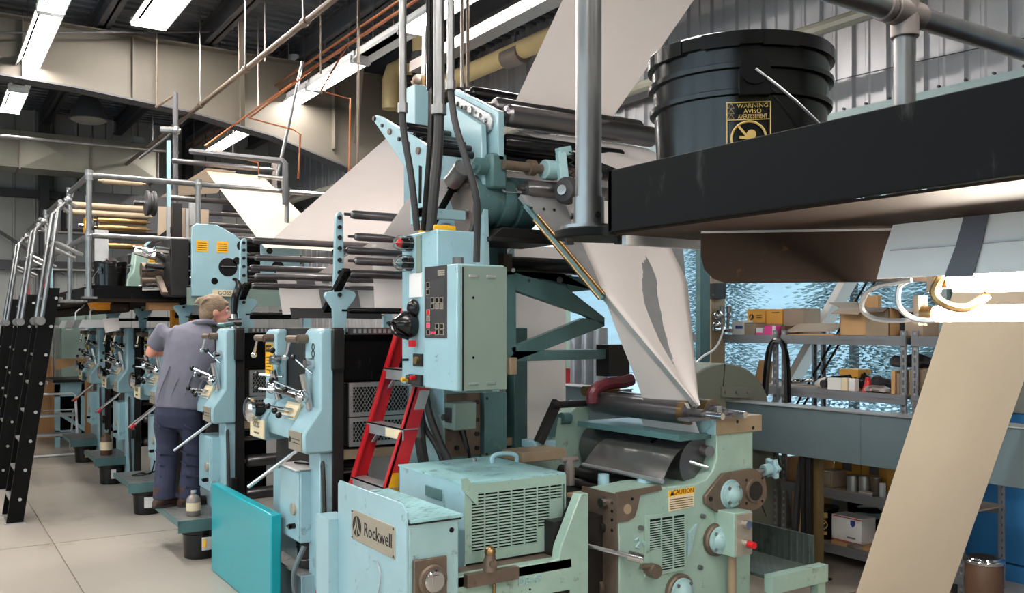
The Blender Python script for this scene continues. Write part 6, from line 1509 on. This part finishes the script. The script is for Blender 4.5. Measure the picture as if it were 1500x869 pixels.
solo('black_hose', MB().flex([px_(1178,660,5.03),px_(1173,690,5.03),px_(1168,730,5.03),px_(1164,780,5.03),V(5.03,4.25,.02)], .026, 10), M['char'], 'dark hose dropping from the slate duct to the floor beside the post', 'hose')
gp = []
for k in range(15):
    w = PI*(1.02-k/14*1.0); gp.append((1062+64*math.cos(w), 596-64*math.sin(w)))
gp += [(1133,640),(1146,680),(1156,725),(1163,780),(1164,960),(985,960),(990,640)]
bgd = thing('belt_guard', 'large grey rounded belt guard behind the folder', 'guard', py_(1062,900,4.74))
bgd_p = part('shell', MB().prism([py_(a,b,4.74) for a,b in gp], V(-.02,.30,0)), M['khaki'], bgd, bev=.012)
part('seam', MB().tube([py_(1062,533,4.735), py_(1060,560,4.735), py_(1058,575,4.735)], .004, 5).tube([py_(1110,722,4.735), py_(1116,740,4.735), py_(1122,756,4.735)], .004, 5), M['dark'], bgd)
hp = part('hinge_strip', MB().prism([py_(a,b,4.72) for a,b in ((1058,566),(1099,568),(1101,584),(1058,582))], V(0,.02,0)), M['khaki'], bgd, bev=.003)
for a in (1063,1079,1096): 
    q = py_(a,575,4.72); part('bolt', MB().cyl(q, q-V(0,.012,0), .013, n=8), M['tin'], hp)
vp2 = thing('valve_post', 'brown and green post with small chrome air valves by the window', 'post', V(*py_(1050,540,5.2).xy,0))
part('upright', MB().prism([py_(a,b,5.25) for a,b in ((1042,330),(1062,330),(1062,480+FPX*1.7/py_(1062,480,5.25).dot(V(_s,_c,0))),(1042,480+FPX*1.7/py_(1042,480,5.25).dot(V(_s,_c,0))))], V(0,.1,0)), M['tan'], vp2)
part('green_strip', MB().prism([py_(a,b,5.2) for a,b in ((1026,340),(1040,340),(1040,530),(1026,535))], V(0,.05,0)), M['deep'], vp2)
part('dark_block', MB().prism([py_(a,b,5.2) for a,b in ((1048,415),(1064,415),(1063,438),(1048,438))], V(0,.06,0)), M['dark'], vp2)
for a in (1058,1068):
    part('air_valve', MB().cyl(py_(a,448,5.2), py_(a,458,5.2), .022, n=10).cyl(py_(a-1,458,5.2), py_(a-2,482,5.2), .012, n=8).sph(py_(a,463,5.2), .022, 8, 6), M['steel'], vp2)
part('air_cluster', MB().sph(py_(1052,462,5.2), .04, 10, 8).sph(py_(1050,476,5.2), .035, 10, 8).cyl(py_(1046,482,5.2), py_(1072,484,5.2), .02, n=8), M['chrome'], vp2)
part('white_line', MB().flex([py_(1060,478,5.18),py_(1056,495,5.15),py_(1046,512,5.1),py_(1030,522,5.0),py_(1018,534,5.0)], .009, 6), M['white'], vp2)
# things seen through the brace
for k, (a, b, d) in enumerate(((845,486,7.6),(862,482,7.4),(880,480,7.2))):
    p = pd(a, b, d); q = pd(a, 566, d); q.z = 0
    solo('foil_sleeve', MB().rev(q, p, [(u/10, .055+.004*(u%2)) for u in range(11)], 12), M['foil'], ['silver insulated sleeve behind the brace, leftmost','silver insulated sleeve behind the brace, middle one','silver insulated sleeve behind the brace, nearest the web'][k], 'pipe sleeve')
solo('green_drape', MB().grid([[pd(824+3*i,z_,8.0)+V(0,.03*math.sin(i*1.7),0) for i in range(5)] for z_ in (405,540)]), M['green'], 'pale green hanging strip behind the brace', 'drape')
rx = thing('red_cabinet', 'red metal cabinet glimpsed between the tall web and the foil sleeves', 'cabinet', pd(820,600,7.9))
p0 = pd(800,530,7.9); part('body', MB().box(p0.x,p0.y,0,p0.x+.34,p0.y+.3,p0.z), M['redcap'], rx, bev=.01); part('door', MB().box(p0.x+.02,p0.y-.01,.1,p0.x+.32,p0.y,p0.z-.03), M['redcap'], rx)
solo('blue_tank_top', MB().rev(V(5.3,8.0,0), V(5.3,8.0,1.1), [(0,.2),(.9,.2),(1,.1)], 20), M['slate'], 'slate cylinder standing far behind the foil sleeves', 'tank')

# ================================================================ SHELVING BY THE WINDOW
SX0, SX1 = 5.46, 5.92
LEV = (.15,.54,.90,1.25,1.64)
def post_bm(x, y):
    return MB().box(x-.003,y-.022,0,x+.003,y+.022,1.68).box(x-.003 if x < 5.7 else x-.035,y-.003,0,x+.035 if x < 5.7 else x+.003,y+.003,1.68)
hole_mb = MB()
hole_me = None
def shelving(y0, y1, label):
    t = thing('shelving_unit', label, 'shelves', (SX0,(y0+y1)/2,0))
    for x in (SX0, SX1):
        for y in (y0+.022, y1-.022):
            p = part('upright', post_bm(x, y), M['shelfgrey'], t)
            h = MB()
            for k in range(33): h.box(x-.0045,y-.008,.06+.05*k-.009,x+.0045,y+.008,.06+.05*k+.009)
            part('slots', h, M['alu'] if x < 5.7 else M['char'], p, kind='stuff')
    for z in LEV:
        s = part('shelf_board', MB().box(SX0-.0,y0+.01,z-.012,SX1,y1-.01,z), M['cardgrey'], t)
        part('front_beam', MB().box(SX0-.012,y0,z-.062,SX0-.002,y1,z+.004).box(SX0-.016,y0,z-.028,SX0-.011,y1,z-.020), M['shelfgrey'], s)
        part('back_beam', MB().box(SX1,y0,z-.062,SX1+.01,y1,z+.004), M['shelfgrey'], s)
    return t
shelving(4.70,5.74,'grey slotted shelving by the window, farthest of the three units')
shelving(3.62,4.66,'grey slotted shelving by the window in the middle, packed with cartons')
shelving(3.22,3.58,'grey slotted shelving half hidden behind the cream web')
def carton(name, pl, pr, yt, z, X, dep, m, label, cat='box', flaps=False, bev=.004, yb=None):
    """carton whose face towards the room spans the sight lines pl..pr"""
    a = px_(pl, 480, X); b = px_(pr, 480, X); mid = px_((pl+pr)/2, yt, X)
    t = thing(name, label, cat, (X,(a.y+b.y)/2,z))
    zt = mid.z
    part('body', MB().box(X,b.y,z,X+dep,a.y,zt), M[m], t, bev=bev)
    t['zt'] = zt
    del t['zt']
    return t, a.y, b.y, zt
Z1, Z2, Z3, Z4 = LEV[4]+.001, LEV[3]+.001, LEV[1]+.001, LEV[0]+.001
t,ya,yb,zt = carton('white_box',1072,1088,470,Z1,5.50,.12,'white','small white carton with a blue stripe on the far shelf top'); part('stripe', MB().box(5.498,yb+.002,Z1+.05,5.5005,ya-.04,Z1+.075), M['print_blue'], t)
t,ya,yb,zt = carton('clear_tub',1090,1106,474,Z1,5.52,.12,'cardgrey','dull clear tub on the far shelf top beside the white carton'); part('lid', MB().box(5.515,yb,zt,5.645,ya,zt+.006), M['tin'], t)
t,ya,yb,zt = carton('small_box',1107,1117,480,Z1,5.50,.08,'white','tiny white and pink box on the far shelf top'); part('stripe', MB().box(5.498,yb,Z1+.0,5.5005,ya,Z1+.02), M['pink'], t)
t,ya,yb,zt = carton('pink_box',1119,1136,477,Z1,5.49,.10,'pink','bright pink box at the edge of the far shelf top'); part('white_side', MB().box(5.488,yb,Z1+.004,5.4905,yb+.03,zt-.004), M['white'], t)
def logo(t, X, y, z, r):
    e = part('emblem', MB().cyl(V(X-.001,y,z), V(X-.003,y,z), r, n=18), M['print_black'], t)
    part('emblem_ray', MB().prism([V(X-.0035,y,z+r*.9),V(X-.0035,y-r*.55,z-r*.6),V(X-.0035,y-r*.3,z-r*.7),V(X-.0035,y,z-r*.1),V(X-.0035,y+r*.3,z-r*.7),V(X-.0035,y+r*.55,z-r*.6)], V(-.0005,0,0)), M['yellowbox'], e)
zb2 = Z1+.085
for k, (pl,pr,lab) in enumerate(((1094,1120,'yellow carton with a round black emblem on the far shelf'),(1122,1146,'second yellow carton standing right of the emblem carton'))):
    # they stand on a low brown carton
    X = 5.66; a = px_(pl,480,X).y; b = px_(pr,480,X).y
    u = thing('low_carton', ['low brown carton under the left yellow carton','low brown carton under the right yellow carton'][k], 'box', (X,(a+b)/2,Z1)); part('body', MB().box(X,b+.004,Z1,X+.2,a-.004,zb2), M['cardgrey'], u)
    t = thing('yellow_carton', lab, 'box', (X,(a+b)/2,zb2+.001)); zt = px_((pl+pr)/2,453,X).z
    part('body', MB().box(X,b+.003,zb2+.001,X+.2,a-.003,zt), M['yellowbox'], t, bev=.003)
    part('flap_seam', MB().box(X-.001,b+.003,zt-.012,X,a-.003,zt-.010), M['card'], t)
    if k == 0:
        logo(t, X, a-.05, zb2+.06, .024)
        for j in range(2): part('print_line', MB().box(X-.0015,b+.03,zb2+.05+.02*j,X-.0005,b+.085,zb2+.056+.02*j), M['print_black'], t)
    else:
        part('print_line', MB().box(X-.0015,b+.03,zt-.03,X-.0005,a-.06,zt-.024), M['print_black'], t)
carton('grey_carton',1148,1177,452,Z1,5.66,.2,'cardgrey','plain grey brown carton right of the yellow cartons')
fbx = thing('flattened_carton', 'flattened grey brown carton lying open on the shelf top', 'box', (5.55,4.4,Z1))
ya, yb = px_(1150,480,5.5).y, px_(1222,480,5.5).y
part('top_leaf', MB().prism([V(5.49,ya,Z1+.02),V(5.49,yb+.02,Z1+.03),V(5.62,yb-.04,Z1+.085),V(5.62,ya-.03,Z1+.085)], V(.0,0,.006)), M['cardgrey'], fbx)
part('bottom_leaf', MB().box(5.49,yb,Z1,5.80,ya,Z1+.012), M['card'], fbx); part('end_leaf', MB().box(5.5,ya,Z1,5.7,ya+.04,Z1+.075), M['drum'], fbx)
obx = thing('open_carton', 'big open carton with raised flaps on the middle shelf top', 'box', (5.6,3.9,Z1))
ya, yb = px_(1230,480,5.48).y, px_(1302,480,5.48).y; zt = px_(1265,452,5.48).z; ym = px_(1268,480,5.48).y
bd = part('body', MB().box(5.48,yb,Z1,5.486,ya,zt).box(5.48,yb,Z1,5.86,yb+.006,zt).box(5.48,ya-.006,Z1,5.86,ya,zt).box(5.854,yb,Z1,5.86,ya,zt).box(5.48,yb,Z1,5.86,ya,Z1+.006), M['card'], obx)
part('printed_side', MB().box(5.478,yb+.002,Z1+.002,5.48,ym,zt-.004), M['tan'], obx)
part('flap', MB().prism([V(5.48,ya,zt),V(5.48,ym,zt),V(5.41,ym+.01,zt-.045),V(5.41,ya+.02,zt-.035)], V(0,0,.005)), M['cardgrey'], obx)
part('flap', MB().prism([V(5.48,ym,zt),V(5.48,yb,zt),V(5.42,yb,zt-.03),V(5.40,ym-.02,zt-.03)], V(0,0,.005)), M['drum'], obx)
part('flap', MB().prism([V(5.5,ya,zt),V(5.84,ya,zt),V(5.84,ya+.13,zt+.055),V(5.5,ya+.11,zt+.045)], V(0,0,.005)), M['cardgrey'], obx)
part('flap', MB().prism([V(5.5,yb,zt),V(5.84,yb,zt),V(5.84,yb-.10,zt-.04),V(5.5,yb-.09,zt-.03)], V(0,0,.005)), M['drum'], obx)
t,ya,yb,zt = carton('upright_carton',1260,1286,433,Z1,5.87,.045,'card','narrow carton standing behind the big open carton')
carton('dark_case',1306,1322,452,Z1,5.60,.2,'char','dark case right of the big open carton'); carton('dark_case',1325,1352,470,Z1,5.50,.18,'cardgrey','low grey carton on the third shelf top')
# middle level
tg = thing('spray_gun', 'black and white tool with a dark round grip on the middle shelf', 'tool', px_(1212,562,5.55))
tg.location.z = Z2; ORG[tg.name] = tg.location.copy()
g0, g1 = px_(1196,553,5.55), px_(1228,540,5.55)
part('barrel', MB().rev(V(5.56,g0.y,Z2+.035), V(5.6,g1.y-.06,Z2+.062), [(0,.012),(.2,.03),(.45,.045),(.5,.05),(1,.05)], 16), M['black'], tg)
part('nose', MB().rev(V(5.555,g0.y+.02,Z2+.03), V(5.575,(g0.y*.6+g1.y*.4),Z2+.045), [(0,.01),(.4,.035),(1,.044)], 14), M['white'], tg)
part('cap', MB().cyl(V(5.50,g0.y*.5+g1.y*.5,Z2+.04), V(5.53,g0.y*.5+g1.y*.5,Z2+.04), .028, n=14), M['char'], tg)
mid = [('brown_carton',1229,1257,541,5.68,.15,'yellowbox','ochre carton behind the tool on the middle shelf'),('long_white_box',1212,1232,554,5.50,.06,'white','long low white box before the tool on the middle shelf'),
       ('white_packet',1232,1241,554,5.49,.05,'label','cream packet on the middle shelf'),('white_packet',1243,1252,555,5.49,.05,'white','white packet left of the orange cone'),
       ('brown_carton',1305,1311,543,5.49,.16,'card','tall brown carton against the right post of the middle shelf'),('brown_carton',1313,1318,547,5.50,.1,'tan','slim tan carton squeezed at the right post'),
       ('brown_carton',1332,1344,540,5.50,.2,'card','brown carton on the third unit, middle level'),('brown_carton',1346,1360,541,5.50,.2,'tan','second brown carton on the third unit, beside the cream web')]
for n,pl,pr,yt,X,dp__,m,lab in mid: carton(n,pl,pr,yt,Z2,X,dp__,m,lab)
q = px_(1266,565,5.5); solo('orange_cone', MB().rev(V(5.54,q.y,Z2), V(5.54,q.y,Z2+.10), [(0,.042),(.25,.036),(.6,.022),(1,.016)], 14), M['orange'] if False else M['redcap'], 'small red orange cone on the middle shelf', 'cone')
def lump(name, px, X, z, r, m, label, cat, sc=(1,1.4,.7), seed=0):
    rnd = random.Random(seed); y = px_(px,480,X).y; mb = MB().sph((X,y,z+r*sc[2]*.9), r, 12, 8, sc)
    mb.v = [(a+rnd.uniform(-.2,.2)*r, b+rnd.uniform(-.2,.2)*r, max(z, c+rnd.uniform(-.15,.15)*r)) for a,b,c in mb.v]
    return solo(name, mb, m, label, cat)
lump('dark_bag',1288,5.65,Z2,.085,M['char'],'crumpled dark bag on the middle shelf','bag',(1,1.2,.6),1)
lump('tool_pile',1285,5.52,Z2,.05,M['tin'],'small heap of grey fittings on the middle shelf edge','fittings',(1,2,.5),2)
lump('dark_bag',1262,5.75,Z2,.07,M['dark'],'dark lump behind the orange cone','bag',(1,1.3,.9),3)
lump('plastic_bag',1338,5.6,px_(1338,540,5.5).z+.002,.11,M['char'],'dark plastic bag heaped on the third unit\'s cartons','bag',(1,1.5,.4),4)
solo('wrench', MB().cyl(px_(1160,560,5.5), px_(1190,557,5.5), .012, n=8).sph(px_(1168,558,5.5), .025, 8, 6, (1,1.6,.6)), M['chrome'], 'bright wrench lying on the middle shelf', 'tool')
# far unit, middle level: leaning papers and hoses
solo('leaning_folders', MB().prism([px_(1104,560,5.6),px_(1112,528,5.6),px_(1122,530,5.6),px_(1120,562,5.6)], V(.08,0,0)), M['card'], 'tan folders leaning on the far shelf', 'folders')
solo('bent_hose', MB().flex([px_(1119,575,5.45),px_(1121,545,5.43),px_(1125,515,5.43),px_(1132,500,5.43),px_(1140,498,5.43),px_(1148,505,5.43),px_(1154,530,5.43),px_(1156,590,5.43)], .016, 8), M['black'], 'black hose bent over the shelf end between two units', 'hose')
solo('bent_hose', MB().flex([px_(1123,580,5.40),px_(1126,540,5.39),px_(1131,506,5.39),px_(1138,501,5.39),px_(1146,508,5.39),px_(1150,540,5.39),px_(1151,590,5.39)], .012, 8), M['char'], 'thinner dark hose bent beside the first at the shelf end', 'hose')
# lower levels
low = [('peach_carton',1150,1190,672,Z3,5.50,.25,'card','plain tan carton on the lower shelf behind the channel post'),('grey_carton',1201,1219,690,Z3,5.52,.2,'cardgrey','small grey carton with a printed panel on the lower shelf'),
       ('tan_carton',1222,1260,664,Z3,5.68,.2,'yellowbox','tan carton with a blue label behind the steel cylinders'),('tan_carton',1262,1300,668,Z3,5.68,.2,'yellowbox','second tan carton with a blue label, nearer the cream web'),
       ('brown_carton',1160,1186,722,Z4,5.52,.25,'card','brown carton on the bottom shelf behind the post')]
for n,pl,pr,yt,z,X,dp__,m,lab in low:
    t,ya,yb,zt = carton(n,pl,pr,yt,z,X,dp__,m,lab)
    if 'blue label' in lab:
        ym = (ya+yb)/2; part('blue_label', MB().box(X-.0015,ym-.04,z+.11,X-.0002,ym+.04,z+.19), M['tin'], t)
        for j in range(3): part('print_line', MB().box(X-.002,ym-.05,z+.205+.012*j,X-.0005,ym+.05,z+.209+.012*j), M['print_black'], t)
    if 'printed panel' in lab: part('panel', MB().box(X-.0015,yb+.015,z+.02,X-.0002,ya-.015,z+.10), M['plate'], t)
for k,(px,yt,r,m) in enumerate(((1249,697,.040,'alu'),(1266,698,.036,'alu'),(1283,700,.034,'bare'))):
    y = px_(px,480,5.54).y; z1 = px_(px,yt,5.52).z
    t = thing('steel_canister', ['bright steel canister on the lower shelf, left','second bright steel canister on the lower shelf','brown steel canister on the lower shelf'][k], 'canister', (5.54,y,Z3))
    part('body', MB().cyl(V(5.54,y,Z3), V(5.54,y,z1), r, n=20), M[m], t); part('rim', MB().rev(V(5.54,y,z1-.006), V(5.54,y,z1+.002), [(0,r*1.03),(1,r*1.03)], 20), M['steel'], t)
y = px_(1272,480,5.50).y; solo('half_cylinder', MB().prism([V(5.485+.028*math.cos(w),y+.05,Z3+.028*math.sin(w)) for w in [PI*k/8 for k in range(9)]], V(0,-.11,0)), M['tin'], 'grey half cylinder block lying before the steel canisters', 'block')
carton('white_packet',1288,1294,708,Z3,5.49,.03,'white','small white card beside the brown canister')
# bottom shelf
yb_ = px_(1202,480,5.56).y
pk = thing('dark_tub', 'black tub with gold printed warning on the bottom shelf', 'pail', (5.6,yb_,Z4))
part('body', MB().rev(V(5.6,yb_,Z4), V(5.6,yb_,Z4+.23), [(0,.09),(.9,.10),(.9,.105),(1,.105)], 22), M['black'], pk)
wq = CAM_A(5.6,yb_)-.1; cc = V(math.cos(wq),math.sin(wq),0); tt_ = V(-cc.y,cc.x,0)
gq = V(5.6,yb_,Z4)+cc*.099
part('gold_print', MB().obox(gq+V(0,0,.18), tt_*.035, cc*.001, V(0,0,.018)).tube([gq+V(0,0,.11)+tt_*math.cos(w)*.032+V(0,0,math.sin(w)*.032) for w in [2*PI*k/16 for k in range(16)]], .004, 5, True).bar(gq+V(0,0,.09)-tt_*.02, gq+V(0,0,.13)+tt_*.02, .008, .002, cc).obox(gq+V(0,0,.05), tt_*.03, cc*.001, V(0,0,.012)), M['print_gold'], pk)
t,ya,yb,zt = carton('postal_box',1218,1262,757,Z4+.03,5.49,.16,'white','white postal box with red edges and a blue crest on the bottom shelf')
for z in (Z4+.036, zt-.008): part('red_edge', MB().box(5.488,yb+.004,z-.003,5.4895,ya-.004,z+.003), M['redcap'], t)
part('crest', MB().prism([V(5.4885,yb+.05,zt-.02),V(5.4885,yb+.09,zt-.02),V(5.4885,yb+.09,zt-.05),V(5.4885,yb+.07,zt-.07),V(5.4885,yb+.05,zt-.05)], V(-.001,0,0)), M['print_blue'], t)
part('print_line', MB().box(5.488,yb+.05,Z4+.06,5.4895,yb+.12,Z4+.072), M['ink'], t)
solo('cardboard_sheet', MB().box(5.47,3.70,Z4,5.8,4.22,Z4+.028), M['card'], 'flat cardboard under the white postal box', 'cardboard')
bn = thing('folded_banner', 'black banner with pale blue swooping lettering on the bottom shelf', 'banner', (5.72,3.9,Z4))
part('cloth', MB().prism([V(5.72,3.66,Z4),V(5.72,4.26,Z4),V(5.70,4.26,Z4+.30),V(5.70,3.66,Z4+.30)], V(.05,0,0)), M['blacksteel'], bn)
part('swoosh', MB().tube([V(5.694,4.16+.0,Z4+.25),V(5.693,4.0,Z4+.29),V(5.693,3.92,Z4+.24),V(5.693,4.02,Z4+.20),V(5.693,4.18,Z4+.20)], [.008,.02,.02,.02,.01], 8).bar(V(5.694,4.1,Z4+.205), V(5.694,3.68,Z4+.27), .012, .035, (1,0,0)), M['sill'], bn)
lump('loose_fittings',1253,5.48,Z4,.035,M['tin'],'loose grey fittings at the edge of the bottom shelf','fittings',(1,2,.5),6)
# drum at the lower right
dm = thing('fibre_drum', 'brown fibre drum with a shiny lid by the blue wall', 'drum', (4.98,2.80,0))
part('body', MB().rev(V(5.20,2.95,0), V(5.20,2.95,.335), [(0,.10),(.02,.103),(.97,.103),(1,.10)], 30), M['drum'], dm)
part('lid', MB().rev(V(5.20,2.95,.33), V(5.20,2.95,.362), [(0,.110),(.5,.112),(.7,.108),(.75,.09),(1,.085)], 30), M['chrome'], dm)
